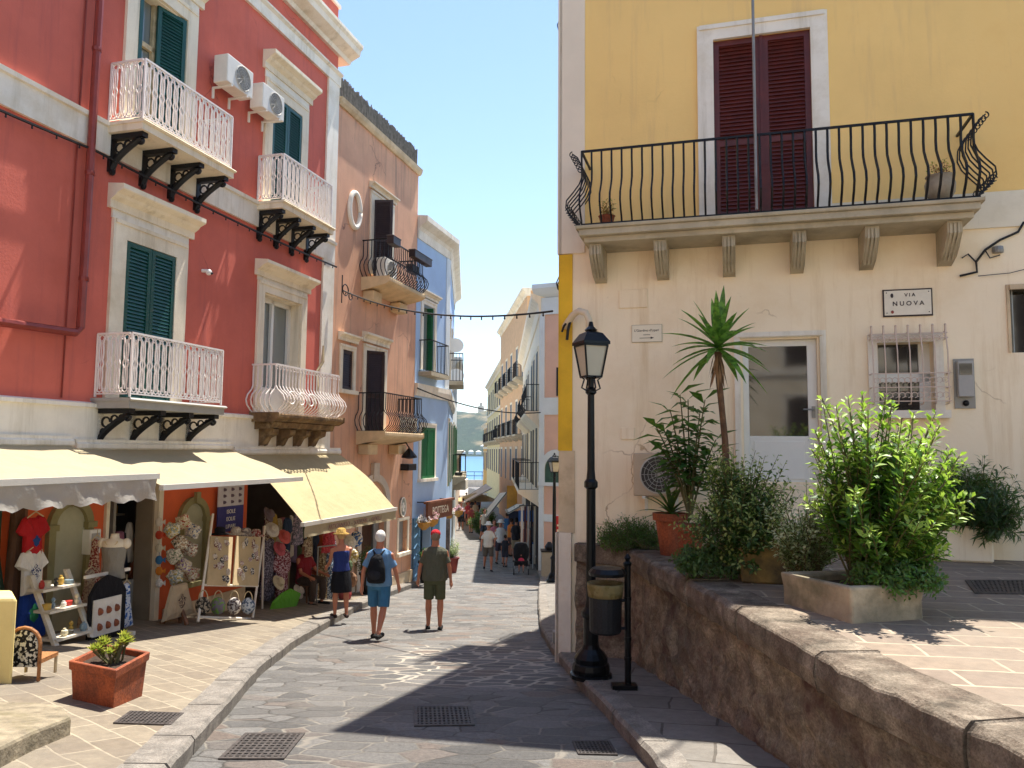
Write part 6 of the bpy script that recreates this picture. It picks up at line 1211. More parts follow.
for i, (px, a, b_) in enumerate(((203, '3a3630', 'a89a84'), (218, '8a7f86', '7aa04a'), (234, 'cfc9c0', '5a4a4a'), (248, 'c2cad2', '5a6a80'))):
    q = LP(px, 606, .85); bt = thing('round_bag', ('dark netted', 'grey and green', 'white spotted', 'pale blue')[i] + ' round bag hanging from the easel rack', 'bag', q - Vector((0, 0, .14)), 0, 'round bags on the easel rack'); m = MB(); m.ball(q, .12, .07, .14, 12, 7); m.build('body', C('rbag%d' % i, a, b_, 26), bt, smooth=True)
    m = MB(); m.tube([q + Vector((.07 * math.cos(x), 0, .1 + .14 * math.sin(x))) for x in np.linspace(0, math.pi, 8)], .009, 4); m.build('handle', M_wood, bt)
for i, (px, py, cl, lb) in enumerate(((220, 531, '1c1a1e', 'black'), (236, 531, 'b8aa98', 'beige mottled'), (246, 532, '8a8078', 'grey mottled'), (256, 533, 'a0524a', 'reddish'))):
    q = LP(px, py, .35); m = MB(); m.lathe(q - Vector((0, 0, .06)), [(.15, 0), (.15, .02), (.09, .03), (.085, .1), (.05, .13)], 14); tag(m.build('sun_hat', C('hat_' + cl, cl, 'cfc4b4' if i else None, 30)), lb + ' hat laid along the top of the easel rack', 'hat', 'hats on top of the easel rack')
# third shop: dense hanging stock in the dark opening
items = [(268, 520, 'b83a40', 'red cap'), (283, 530, 'c8585a', 'coral cap'), (281, 545, 'b04a58', 'pink red cap'), (301, 530, 'cfc0b4', 'pale hat')]
for i, (px, py, cl, lb) in enumerate(((272, 530, 'd0c8c0', 'white brimmed'), (284, 537, 'c8605c', 'coral brimmed'), (279, 549, 'b85a64', 'rose brimmed'), (278, 583, 'cdbfa0', 'straw coloured'), (298, 592, 'e0d8cc', 'white flower trimmed'), (268, 515, '6a5a60', 'mauve'))):
    q = LP(px, py, .3); m = MB(); m.lathe((0, 0, 0), [(.15, 0), (.155, .015), (.09, .03), (.08, .1), (.04, .12)], 14); h_ = m.build('sun_hat', C('hat_' + cl, cl), None, origin=(0, 0, 0)); h_.location = q; h_.rotation_euler = (R_(60), R_(10 * (i - 2)), R_(70)); tag(h_, lb + ' hat hanging in the dark third shop', 'hat', 'hats in the third shop')
for i, (bx_, a, b_, lb, sh2) in enumerate((((262, 540, 273, 600), '4a4450', '8a8290', 'mauve grey patterned scarf', SKIRT), ((273, 553, 290, 596), '7a3440', 'c0a8b0', 'wine red patterned blouse', TEE), ((318, 548, 328, 618), '8a6a48', 'c9b48a', 'tan patterned scarf', SKIRT), ((327, 540, 336, 600), '3f5a7a', 'c9d2da', 'blue and white blouse', TEE), ((322, 528, 334, 552), 'a02a30', 'c04a4a', 'bright red scarf', SKIRT), ((292, 515, 302, 545), '5a5a66', '9a8a9a', 'grey flowered scarf', SKIRT), ((303, 540, 312, 556), 'b8a890', '6a4a3a', 'cream lace top', TEE))):
    garment('hanging_garment', lb + ' hanging in the third shop', bx_, .15 if i < 3 else .35, sh2, C('g3_%d' % i, a, b_, 30))
garment('green_cloth', 'bright green cloth draped over stock in the third shop', (266, 596, 299, 624), .45, [(.0, .3), (.2, .8), (.45, .95), (.7, 1), (1, .8), (.85, .5), (.8, .1), (.55, .3), (.3, .0), (.12, .05)], C('lime_green_cloth', '5ea02c'), 'cloth', False)
m = MB(); q = LP(304, 612, .5); m.lathe(q - Vector((0, 0, .14)), [(.15, 0), (.2, .2), (.21, .22), (.18, .2)], 14)
for i, (px, py, cl, lb) in enumerate(((317, 618, '6a2f22', 'dark red woven'), (319, 610, 'b9ae98', 'pale woven'))):
    q = LP(px, py, .75 - .1 * i); m = MB(); m.lathe(q - Vector((0, 0, .1)), [(.16, 0), (.2, .18), (.22, .19), (.18, .17), (.15, .03)], 14); b0_ = tag(m.build('basket', mat('wicker_' + cl, cl, .7, .3, 40, .6)), lb + ' basket standing by the seated shopkeeper', 'basket', 'baskets by the shopkeeper')
for i, (px, py, cl, lb) in enumerate(((349, 543, 'd6cfc4', 'white'), (356, 539, '3a68a8', 'blue'), (352, 556, 'b39a5a', 'mustard'), (346, 566, '5a6a4a', 'olive'), (351, 580, '8a6a52', 'brown'), (345, 594, 'a04a4a', 'dull red'))):
    q = LP(px, py, .9 if i < 2 else .6); m = MB(); m.ball(q, .15, .1, .17, 9, 6); m.tube([q + Vector((0, 0, .15)), q + Vector((0, 0, .35))], .006, 3); tag(m.build('hanging_bag', C('hb_' + cl, cl, 'e2dccf' if i < 3 else None, 20)), lb + ' bag hanging right of the browsing woman', 'bag', 'bags hanging right of the woman')
t = thing('garment_rail', 'rail of folded patterned clothes beside the shopkeeper', 'rack', LP(327, 615, .5)); m = MB(); a = LP(318, 547, .5); b_ = LP(336, 545, .5); m.tube([a, b_], .015, 5); m.tube([a, Vector((a.x, a.y, PV(a.x, a.y)))], .015, 5); m.tube([b_, Vector((b_.x, b_.y, PV(b_.x, b_.y)))], .015, 5); m.build('rail', M_grey, t)

pal = [('6a2f3a', 'wine red'), ('3a4a6a', 'slate blue'), ('8a7a5a', 'khaki'), ('b8a88c', 'oatmeal'), ('4a5a3c', 'moss green'), ('9a5a3a', 'rust'), ('c8c0b4', 'off white'), ('2c2c34', 'charcoal'), ('a86a7a', 'dusty rose'), ('5f7f8a', 'teal grey'), ('b89a4a', 'mustard'), ('7a6a8a', 'lilac grey')]
for i in range(34):
    cl, nm = pal[(i * 5) % 12]; x0 = 261 + (i % 17) * 4.4 + rnd.uniform(-1, 1); row = i // 17; y0 = (512, 556)[row] + (x0 - 262) * .28 + rnd.uniform(-4, 4); w__ = rnd.uniform(5, 8)
    if 288 < x0 + 3 < 318 and row == 1: continue
    garment('hanging_garment', nm + (' patterned' if i % 3 == 0 else ' plain') + ' garment in the ' + ('upper', 'lower')[row] + ' row of stock, ' + ('beside the easel rack', 'above the hats', 'above the shopkeeper', 'beside the browsing woman')[min(3, int((x0 - 261) / 19))], (x0, y0, x0 + w__, y0 + rnd.uniform(32, 44)), rnd.uniform(-.25, -.05), (DRESS, SKIRT, TEE)[i % 3], C('stock_%d' % (i % 12) + ('p' if i % 3 == 0 else ''), cl, 'd0c4b4' if i % 3 == 0 else None, 40), hanger=False, group='stock hanging in the third shop')
for i in range(9):
    cl, nm = pal[(i * 7 + 2) % 12]; x0 = 103 + (i % 9) * 5.6; y0 = 512 + rnd.uniform(0, 30)
    garment('hanging_garment', nm + ' garment hanging inside the middle doorway, ' + ('first', 'second', 'third', 'fourth', 'fifth', 'sixth', 'seventh', 'eighth', 'ninth')[i] + ' from the left', (x0, y0, x0 + 7, y0 + 40), -.5, (DRESS, TEE, SKIRT)[i % 3], C('stock_%d' % ((i * 7 + 2) % 12), cl), hanger=False, group='stock hanging inside the middle doorway')
# shops beyond: plants, hanging flower pots
def potplant(label, x, y, z, r, h, pm, plant_label, pr, leaf=None, tip=None):
    t = thing('plant_pot', label, 'pot', (x, y, z)); m = MB(); m.lathe((x, y, z), [(r * .7, 0), (r * .95, h * .9), (r * 1.08, h * .9), (r * 1.08, h), (r * .9, h)], 14); m.build('vessel', pm, t)
    shrub('potted_shrub', plant_label, 'shrub', (x, y, z + h - .02), (x, y, z + h + pr), (pr, pr, pr), 60, 14, .08, .035, leaf or LM['creeper_leaf'], tip or LM['shrub_leaf'], .3, .2, .3, stemr=.006, spread=.05)
v = gnd(453, 572, .02); potplant('red brown pot on the street edge before the row houses', v.x - .05, v.y, v.z, .25, .5, M_pipe, 'grey green bush in the red brown pot at the street edge', .36, LM['pale_leaf'], LM['pale_tip'])
v = L.P(22.9, .45, 0); potplant('black pot at the base of the salmon house corner', v.x, v.y, PV(v.x, v.y), .2, .6, M_iron, 'low green plant in the black pot by the blue door', .2)
v = L.P(19.3, .45, 0); potplant('black pot by the arched doorway of the salmon house', v.x, v.y, PV(v.x, v.y), .2, .5, M_iron, 'dark tall plant beside the arched doorway', .33, LM['dark_leaf'], LM['oleander_leaf'])
M_petal = mat('white_petal', 'e6dfdc', .7, .05); M_petal2 = mat('pink_petal', 'd9b0b4', .7, .05)
for i, (px, py, y, lb) in enumerate(((424, 520, 22.2, 'left'), (432, 517, 22.6, 'second'), (447, 512, 25.5, 'third'), (458, 509, 28, 'right'))):
    q = at(px, py, y); t = thing('hanging_flowers', lb + 'most' * (lb in ('left', 'right')) + ' basket of white flowers hanging before the blue house', 'hanging basket', q, 0, 'hanging flower baskets'); m = MB(); m.lathe(q - Vector((0, 0, .28)), [(.05, 0), (.17, .1), (.2, .22)], 12); m.tube([q, q + Vector((0, 0, .35))], .008, 3); m.build('basket', mat('ochre_basket', 'b8863c', .7), t)
    shrub('', '', '', q - Vector((0, 0, .1)), q, (.26, .24, .16), 46, 9, .06, .05, LM['creeper_leaf'], M_petal if i % 2 == 0 else M_petal2, .75, .1, .4, parent=t, stemr=.003)
t = thing('postcard_stand', 'narrow rack of postcards and goods by the blue shop', 'rack', at(445, 560, 25.2)); q = at(446, 560, 25.2); m = MB(); m.box(q.x - .25, q.x + .1, q.y, q.y + .3, S(25.2), q.z + 1.3); m.build('rack', mat('brown_grey_rack', '6f625a', .7, .4, 12), t)
t = thing('window_balcony_box', 'white flower balcony ledge with a black flowerpot on the row houses', 'ledge', at(458, 485, 36)); q = at(458, 490, 36); m = MB(); m.box(q.x - .4, q.x + .35, q.y, q.y + 2, q.z, q.z + .45); m.build('ledge', M_white, t); m = MB(); m.lathe(q + Vector((0, .2, .45)), [(.12, 0), (.2, .35)], 10); m.build('flowerpot', M_iron, t)

# ================================================================== STALLS AND CANOPIES DOWN THE STREET
def canopy(name, label, quad, mt, th=.05):
    v = [Vector(q) for q in quad]; nn = (v[1] - v[0]).cross(v[3] - v[0]).normalized() * th; m = MB(); m.hexa(v + [q - nn for q in v]); t = thing(name, label, 'awning', v[0]); m.build('canvas', mt, t)
    m = MB(); m.tube([v[3], v[2]], .05, 5); m.tube([v[0], v[3]], .03, 4); m.tube([v[1], v[2]], .03, 4); m.build('frame', M_grey, t); return t
canopy('tilted_canopy', 'steeply tilted white awning on the right side of the street', [at(507, 492, 40), at(500, 493, 48), at(483, 514, 47.5), at(487, 517, 39.5)], M_umb)
canopy('long_canopy', 'long white sloping awning farther down on the right', [at(492, 488, 52), at(486, 484, 64), at(466, 497, 63), at(464, 503, 52)], M_umb)
canopy('small_canopy', 'small white awning over the blue signs near the balcony', [at(524, 504, 33), at(517, 504, 36), at(506, 510, 36), at(508, 513, 33)], M_umb)
def parasol(px, py, y, r, label, mt):
    c = at(px, py, y); t = thing('parasol', label, 'parasol', (c.x, c.y, S(y))); m = MB(); m.tube([(c.x, c.y, S(y)), (c.x, c.y, c.z)], .04, 6); m.build('pole', M_wood, t); m = MB(); m.lathe(c - Vector((0, 0, .55)), [(r, 0), (r * .55, .32), (r * .05, .56)], 8); m.build('canopy', mt, t)
parasol(476, 493, 58, 1.7, 'cream parasol over the cafe tables down the street', M_awn3); parasol(468, 488, 72, 2.0, 'white parasol beyond the cream one near the sea', M_umb); parasol(459, 497, 62, 1.3, 'small red parasol at the left side far down the street', C('red_canvas', 'b03038'))
shrub('dark_hedge', 'dark green potted hedge under the tilted white awning', 'shrub', at(484, 534, 44), at(484, 521, 44), (.9, .8, .75), 120, 22, .22, .1, LM['dark_leaf'], LM['shrub_leaf'], .15, .2, .2)
strp = ['d8cfc6', '6a3a40', 'b8b0a8', '46424a', 'cfc2a8', '7a8a96', 'e0dcd4', '5a4640']
for i, (cl, lb) in enumerate((('d8cfc6', 'cream'), ('4a2c34', 'dark wine red'), ('b8b0a8', 'pale grey'), ('2c2a30', 'black'), ('cfc2a8', 'beige'), ('5a4640', 'brown'))):
    x = .36 + i * .115; m = MB(); N_ = 8
    vs = [(x + .075 * a, 28.0 + .012 * math.sin(k * 1.3 + a * 3) + .03 * i, -2.45 + (2.05) * k / N_) for k in range(N_ + 1) for a in (0, .5, 1)] ; vs += [(a, b_ + .02, c) for a, b_, c in vs]; h_ = 3 * (N_ + 1)
    fs = [(k * 3 + j, k * 3 + j + 1, k * 3 + j + 4, k * 3 + j + 3) for k in range(N_) for j in range(2)]; fs += [tuple(q + h_ for q in f) for f in fs]; m.add(vs, fs)
    tag(m.build('hanging_scarf', C('scarf_' + cl, cl)), lb + ' scarf hanging in the row at the corner of the white balcony house', 'scarf', 'scarves hanging at the white house corner')
m = MB(); m.tube([(.3, 28.1, -.38), (1.0, 28.1, -.38)], .02, 4); tag(m.build('scarf_rail', M_iron), 'thin rail carrying the scarves at the corner of the white house', 'rail')
for i, (px, py, y, cl, lb, w_, h) in enumerate(((527, 516, 31, '2a5ea0', 'blue hanging sign under the white house balcony', .34, .22), (514, 519, 34, '28304a', 'dark hanging sign above the strollers', .24, .34), (512, 498, 38, 'd89a3a', 'orange yellow cloth hanging from the right side stalls', .25, .6))):
    q = at(px, py, y); m = MB(); m.box(q.x - w_, q.x + w_, q.y, q.y + .05, q.z - h, q.z + h); m.tube([(q.x, q.y + .02, q.z + h), (q.x, q.y + .02, q.z + h + .25)], .01, 3); tag(m.build('hanging_sign' if i < 2 else 'hanging_cloth', mat('sgn' + cl, cl, .6)), lb, 'sign' if i < 2 else 'cloth')
def smallchair(px, py, col, lb):
    o = gnd(px, py, .0); t = thing('plastic_chair', lb, 'chair', o); m_ = mat('plc' + col, col, .4, .05); m = MB(); m.box(o.x - .22, o.x + .22, o.y - .2, o.y + .2, o.z + .42, o.z + .46); m.build('seat', m_, t); m = MB(); m.box(o.x - .22, o.x + .22, o.y + .18, o.y + .22, o.z + .46, o.z + .85); m.build('backrest', m_, t)
    for a in (-1, 1):
        for b_ in (-1, 1): m = MB(); m.tube([o + Vector((a * .2, b_ * .18, 0)), o + Vector((a * .2, b_ * .18, .43))], .02, 4); m.build('leg', m_, t)
smallchair(538, 568, 'd5d8d8', 'white plastic chair outside the white balcony house'); smallchair(530, 565, '2f5fa8', 'blue plastic chair beside the stroller')
o = at(548, 570, 24.5); o.z = S(24.5) + .12; t = thing('kiosk_box', 'dark table with stacked wares beside the second lamp', 'stall', o); m = MB(); m.box(o.x - .2, o.x + .35, o.y, o.y + .5, o.z, o.z + .75); m.build('cabinet', mat('grey_cabinet', 'a09a8c', .7), t); m = MB(); m.box(o.x - .22, o.x + .37, o.y - .02, o.y + .52, o.z + .75, o.z + .8); m.lathe(o + Vector((.05, .2, .8)), [(.12, 0), (.15, .1), (.05, .25)], 8); m.build('wares', M_iron, t)

# ================================================================== PEOPLE
def person(label, loc, head=0, H=1.74, top='5a88b0', bottom='3f7fae', shorts=True, dress=False, arms=((8, 10, 8), (-8, 10, 8)), legs=((10, 5), (-12, 20)), hat=None, hair='dcd8d0', shoes='23211f', skirt=False, tank=False, sit=False, face=False, backpack=False, build=1.0, small=False, skin=None, longp=False, lean=0, extra=None, grp=None, cat='person'):
    t = thing('person', label, cat, Vector(loc), -R_(head), grp, local=True); k = H / 1.75; vox = .018 if small else .011
    V = lambda x, y, z: Vector((x * k * (build if abs(x) < .3 else 1), y * k, z * k))
    hz = .93 if not sit else .47; ln_ = math.tan(R_(lean))
    fw = lambda z: (z - hz) * ln_
    sk = skin or M_skin
    # skeleton points
    hips, knees, ank = [], [], []
    for sd, (sw, bend) in zip((-1, 1), legs):
        h = Vector((sd * .095, 0, hz - .02))
        if sit: kn = h + Vector((sd * .06, .42, .02)); an = kn + Vector((0, -.05, -.42))
        else:
            a = R_(sw); kn = h + Vector((sd * .01, math.sin(a) * .42, -math.cos(a) * .42)); b_ = a - R_(bend); an = kn + Vector((0, math.sin(b_) * .42, -math.cos(b_) * .42))
        hips.append(h); knees.append(kn); ank.append(an)
    lift = 0 if sit else -min(ank[0].z, ank[1].z) + .075
    dz = Vector((0, 0, lift)); hips = [p + dz for p in hips]; knees = [p + dz for p in knees]; ank = [p + dz for p in ank]; HZ = hz + lift
    shz = HZ + .5; up = lambda x, y, z: Vector((x, y + (z - HZ) * ln_, z))
    sh = [up(-.18, 0, shz - .065), up(.18, 0, shz - .065)]; el, wr, hd = [], [], []
    for i, (sd, (sw, eb, ab)) in enumerate(zip((-1, 1), arms)):
        a, o_ = R_(sw), R_(ab); d = Vector((sd * math.sin(o_), math.sin(a) * math.cos(o_), -math.cos(a) * math.cos(o_))); e = sh[i] + d * .29
        b_ = a + R_(eb); d2 = Vector((sd * math.sin(o_) * .4, math.sin(b_), -math.cos(b_))).normalized(); wv = e + d2 * .25; el.append(e); wr.append(wv); hd.append(d2)
    def S_(m, P, r, n=10): # limb through points with radii
        m.tube([p * k for p in P], [q * k for q in r], n); 
    B = MB(); nb = MB()
    rb = lambda z, rx, ry, y=0: ((0) * k, (y + (z - HZ) * ln_) * k, z * k, rx * k * build, ry * k * (.5 + .5 * build))
    B.loft([rb(HZ - .1, .1, .08), rb(HZ - .05, .155, .11), rb(HZ + .03, .165, .12), rb(HZ + .15, .14, .105), rb(HZ + .3, .155, .11), rb(HZ + .4, .175, .11), rb(HZ + .46, .165, .09), rb(HZ + .5, .11, .07), rb(HZ + .53, .065, .058), rb(HZ + .56, .055, .055), rb(HZ + .62, .052, .055, .01)], 16)
    hc = up(0, .02, HZ + .7); B.ball(hc * k, .075 * k, .095 * k, .115 * k, 14, 10); B.ball((hc + Vector((0, .03, -.05))) * k, .055 * k, .06 * k, .06 * k)
    B.ball((hc + Vector((0, .1, -.01))) * k, .014 * k, .02 * k, .022 * k, 6, 4)
    for sd in (-1, 1): B.ball((hc + Vector((sd * .077, .0, -.005))) * k, .012 * k, .022 * k, .03 * k, 6, 4)
    for i, sd in enumerate((-1, 1)):
        h, kn, an = hips[i], knees[i], ank[i]
        S_(B, [h + (h - kn) * .1, h, h.lerp(kn, .5), kn, kn.lerp(an, .3), kn.lerp(an, .75), an, an + (an - kn) * .05], [.06, .09, .075, .056, .06, .04, .036, .02])
        toe = an + Vector((sd * .02, .17, -.055)); B.capsule((an + Vector((0, -.04, -.045))) * k, toe * k, .036 * k, .028 * k)
        s_, e, wv, d2 = sh[i], el[i], wr[i], hd[i]
        S_(B, [s_ + (s_ - e) * .08, s_, s_.lerp(e, .5), e, e.lerp(wv, .35), wv], [.035, .052, .043, .036, .036, .024])
        pm = wv + d2 * .045; B.capsule(wv * k, (wv + d2 * .08) * k, .028 * k, .034 * k, 8); side = d2.cross(Vector((sd, 0, 0))).normalized() if abs(d2.x) < .9 else Vector((0, 1, 0))
        if not small:
            for f in range(4):
                o_ = side * (.026 - .0175 * f); L_ = (.07, .078, .074, .058)[f]; p0 = wv + d2 * .085 + o_; p1 = p0 + d2 * L_ * .55 + Vector((-sd * .006, 0, 0)); p2 = p1 + d2 * L_ * .45 + Vector((-sd * .02, 0, 0)); nb.tube([p0 * k, p1 * k, p2 * k], [.0095 * k, .009 * k, .007 * k], 6)
            p0 = wv + d2 * .03 + side * .028; p1 = p0 + side * .03 + d2 * .035; nb.tube([p0 * k, p1 * k, (p1 + d2 * .03) * k], [.012 * k, .011 * k, .008 * k], 6)
        else:
            for f in range(4): o_ = side * (.024 - .016 * f); p0 = wv + d2 * .08 + o_; nb.tube([p0 * k, (p0 + d2 * .07) * k], [.01 * k, .008 * k], 5)
    bm = MB(); bm.add(B.v, B.f)
    if not small: bm.add(nb.v, nb.f)
    else: bm.add(nb.v, nb.f)
    def rem(o, v=vox, sm=4):
        r_ = o.modifiers.new('join', 'REMESH'); r_.mode = 'VOXEL'; r_.voxel_size = v; r_.use_smooth_shade = True; q_ = o.modifiers.new('soft', 'SMOOTH'); q_.iterations = sm; q_.factor = .5; return o
    rem(bm.build('body', sk, t), min(vox, .009) if not small else vox, 2)
    sd0 = (-1, 1)
    topm, botm = C('top_' + top, top) if isinstance(top, str) else top, C('bot_' + bottom, bottom) if isinstance(bottom, str) else bottom
    m = MB(); lo = HZ - .02 if not tank else HZ + .0
    rr = lambda z, rx, ry: rb(z, rx + .018, ry + .02)
    if tank: m.loft([rr(lo, .17, .12), rr(HZ + .15, .14, .105), rr(HZ + .3, .155, .11), rr(HZ + .38, .16, .108), rr(HZ + .41, .14, .09)], 16); [m.tube([(up(sd * .1, -.09, HZ + .38)) * k, (up(sd * .11, 0, HZ + .51)) * k, (up(sd * .1, .09, HZ + .38)) * k], .014 * k, 5) for sd in (-1, 1)]
    else:
        m.loft([rr(lo - .05, .175, .125), rr(HZ + .04, .175, .125), rr(HZ + .15, .16, .115), rr(HZ + .3, .165, .115), rr(HZ + .4, .178, .11), rr(HZ + .46, .168, .09), rr(HZ + .5, .12, .07), rr(HZ + .53, .06, .055)], 16)
        for i in range(2): s_, e = sh[i], el[i]; s_ = s_ + Vector((-sd0[i] * .03, 0, -.015)); S_(m, [s_ + (s_ - e) * .02, s_.lerp(e, .1), s_.lerp(e, .4), s_.lerp(e, .72)], [.035, .062, .066, .07])
    rem(m.build('shirt' if not tank else 'tank_top', topm, t), vox, 3)
    m = MB()
    if skirt: m.loft([rr(HZ - .42, .2, .16), rr(HZ - .25, .2, .15), rr(HZ - .05, .17, .125), rr(HZ + .03, .15, .11)], 18)
    else:
        m.loft([rr(HZ - .13, .13, .09), rr(HZ - .05, .165, .115), rr(HZ + .02, .165, .115)], 16); fr_ = .95 if longp else .55
        for i in range(2):
            h, kn, an = hips[i], knees[i], ank[i]; P = [h + Vector((0, 0, .02)), h.lerp(kn, .5), h.lerp(kn, .92)]; r_ = [.105, .1, .095]
            if longp: P += [kn.lerp(an, .5), kn.lerp(an, .93)]; r_ += [.075, .065]
            S_(m, P, r_, 12)
    rem(m.build('skirt' if skirt else ('trousers' if longp else 'shorts'), botm, t), vox, 3)
    for i, sd in enumerate((-1, 1)):
        an = ank[i]; m = MB(); a_, b_ = an + Vector((0, -.05, -.05)), an + Vector((sd * .02, .17, -.057)); m.capsule(a_ * k, b_ * k, .043 * k, .038 * k, 10); vs = [(v[0], v[1], max(v[2], 0.0 if not sit else -9)) for v in m.v]; m.v = vs; m.build('shoe', C('shoe_' + shoes, shoes), t, smooth=True)
    if hair and hat != 'full':
        m = MB(); m.ball((hc + Vector((0, -.015, .022))) * k, .086 * k, .1 * k, .108 * k, 14, 9); m.v = [v for v in m.v]; hm = C('hair_' + hair, hair); o_ = m.build('hair', hm, t, smooth=True)
        if face: o_.location = (0, -.02, .02)
    if hat == 'cap': m = MB(); c_ = (hc + Vector((0, -.0, .05))); m.ball(c_ * k, .092 * k, .108 * k, .085 * k, 14, 8); m.box(-.06 * k, .06 * k, (c_.y + .07) * k, (c_.y + .17) * k, (c_.z + .0) * k, (c_.z + .015) * k); m.build('cap', C('cap_red', 'b5222c'), t, smooth=True)
    if hat in ('straw', 'sun'):
        c_ = hc + Vector((0, 0, .055)); m = MB(); m.lathe(c_ * k, [(.17 * k, -.02 * k), (.175 * k, -.012 * k), (.1 * k, .015 * k), (.092 * k, .08 * k), (.06 * k, .105 * k), (.01, .108 * k)], 20); m.build('hat', C('straw_hat', 'c8a45c', 'a8843c', 60) if hat == 'straw' else C('sun_hat_white', 'e2ddd2'), t, smooth=True)
    if face:
        for sd in (-1, 1): m = MB(); m.ball((hc + Vector((sd * .03, .088, .01))) * k, .011 * k, .008 * k, .009 * k, 6, 4); m.build('eye', M_cable, t)
        m = MB(); m.ball((hc + Vector((0, .088, -.055))) * k, .022 * k, .008 * k, .007 * k, 6, 4); m.build('mouth', C('lips', '8a4038'), t)
    if backpack:
        c_ = up(0, -.2, HZ + .24) ; bp = thing('backpack', 'black backpack worn by the white haired man in blue', 'backpack', Vector(loc), -R_(head), None, local=True); m = MB(); m.loft([(0, (c_.y + .01) * k, (c_.z - .24) * k, .12 * k, .07 * k), (0, c_.y * k, (c_.z - .2) * k, .155 * k, .095 * k), (0, c_.y * k, (c_.z + .0) * k, .15 * k, .1 * k), (0, (c_.y + .02) * k, (c_.z + .16) * k, .1 * k, .07 * k), (0, (c_.y + .04) * k, (c_.z + .22) * k, .05 * k, .04 * k)], 16); rem(m.build('bag', C('black_nylon', '15161a'), bp), .012, 3)
        m = MB(); m.ball((0, (c_.y - .085) * k, (c_.z - .1) * k), .1 * k, .035 * k, .08 * k, 10, 6); m.build('front_pocket', C('dark_nylon', '26272c'), bp, smooth=True)
        for sd in (-1, 1): m = MB(); m.tube([Vector((sd * .04, c_.y + .06, c_.z + .2)) * k, Vector((sd * .09, -.06, shz + .0)) * k, Vector((sd * .1, .04, shz + .01)) * k, Vector((sd * .12, .13, shz - .14)) * k, Vector((sd * .13, .12, shz - .32)) * k, Vector((sd * .13, -.06, shz - .42)) * k], .018 * k, 6); m.build('strap', C('black_nylon', '15161a'), bp)
    return t
g = gnd(378, 639); person('white haired man in a blue T-shirt and blue shorts walking down the street', g, 6, 1.65, '6a90b4', '3c6f92', backpack=True, arms=((-6, 12, 16), (8, 14, 16)), legs=((10, 4), (-14, 26)), build=1.12, hair='e4e0d8', shoes='2a2826')
g = gnd(434, 629); person('man in a red cap, dark olive T-shirt and olive shorts seen from behind', g, -4, 1.66, '5a5b4c', '52563e', hat='cap', arms=((6, 14, 18), (-4, 14, 16)), legs=((3, 4), (-3, 6)), build=1.2, hair='8a7a6a', shoes='1c1b1a')
v = gpv(340, 617); person('woman in a straw hat, navy tank top and black skirt browsing at the shop', v, -28, 1.52, '27356e', '131318', tank=True, skirt=True, hat='straw', hair='c2a070', arms=((20, 40, 4), (30, 50, 4)), legs=((2, 2), (-4, 4)), lean=5, shoes='3a2a24')
v = LP(303, 600, .25); zz = PV(v.x, v.y); person('seated shopkeeper in a dark red shirt at the back of the third shop', (v.x, v.y, zz), 118, 1.7, '86202a', '4a3c34', sit=True, hair='2a1e18', face=True, arms=((25, 50, 8), (25, 50, 8)), longp=True)
t = thing('stool', 'small wooden stool under the seated shopkeeper', 'stool', (v.x, v.y, zz)); m = MB(); m.lathe((v.x, v.y, zz + .33), [(.17, 0), (.18, .04)], 14); m.build('seat', M_bwood, t)
for a in (.8, 2.4, 3.9, 5.5): m = MB(); m.tube([(v.x + .15 * math.cos(a), v.y + .15 * math.sin(a), zz), (v.x + .12 * math.cos(a), v.y + .12 * math.sin(a), zz + .33)], .018, 5); m.build('leg', M_bwood, t)
g = gnd(488, 571); person('man in a white hat and cream shirt with grey shorts facing the camera', g, 172, 1.72, 'd8d0c2', '5e564e', hat='sun', hair='6a5a4a', face=True, arms=((30, 80, 10), (0, 8, 12)), small=True, shoes='1c1a1a')
FG = 'people in the crowd by the stroller'
for args in (((500, 564), 'person in a white shirt and white hat standing behind the child', 'd9d6d0', '3a3440', 'sun', '6a5040', 1.68, 160, {}),
             ((516, 562), 'person in a black T-shirt and beige shorts seen from behind', '211f24', '9a8666', None, '1c1814', 1.75, 20, {}),
             ((511, 556), 'person in an orange top deeper in the crowd', 'd0762c', '4a3a3a', None, '3a2a20', 1.62, 40, {}),
             ((526, 566), 'red haired woman in a pinkish brown dress pushing the stroller', 'b5806a', '8a5a4a', None, '8a3a22', 1.68, 200, dict(skirt=True)),
             ((494, 559), 'person in a pink top half hidden behind the man in the white hat', 'b86a74', '7a3a44', None, '5a4030', 1.6, 170, {})):
    (px, py), lb, a, b_, ht, hr, H, hd_, kw = args; person(lb, gnd(px, py), hd_, H, a, b_, hat=ht, hair=hr, small=True, legs=((4, 3), (-6, 8)), face=hd_ > 90, **kw)
person('child in dark clothes in front of the crowd', gnd(505, 567), 10, 1.2, '2c2c34', '3a3844', small=True, hair='3a2c20')
for i, (px, py, a, b_, H, hd_, lb) in enumerate(((468, 526, 'a83a44', '3a2c34', 1.65, 180, 'far walker in a red top in the middle of the street'), (463, 522, 'd6d0c8', '6a5a50', 1.7, 0, 'far walker in a pale shirt by the left houses'), (473, 520, '2c2a30', '4a3c34', 1.7, 0, 'far walker in dark clothes near the hedge'), (459, 517, 'c8a89a', '8a4a4a', 1.6, 180, 'far walker in a pinkish top under the red parasol'), (478, 516, '5a6a8a', '2c2c34', 1.7, 20, 'far walker in a blue grey shirt under the parasols'), (466, 512, 'b04a50', 'a89a8a', 1.65, 0, 'farthest walker in a red shirt near the street end'))):
    person(lb, gnd(px, py), hd_, H, a, b_, small=True, hair='4a3426', legs=((12, 5), (-12, 15)))
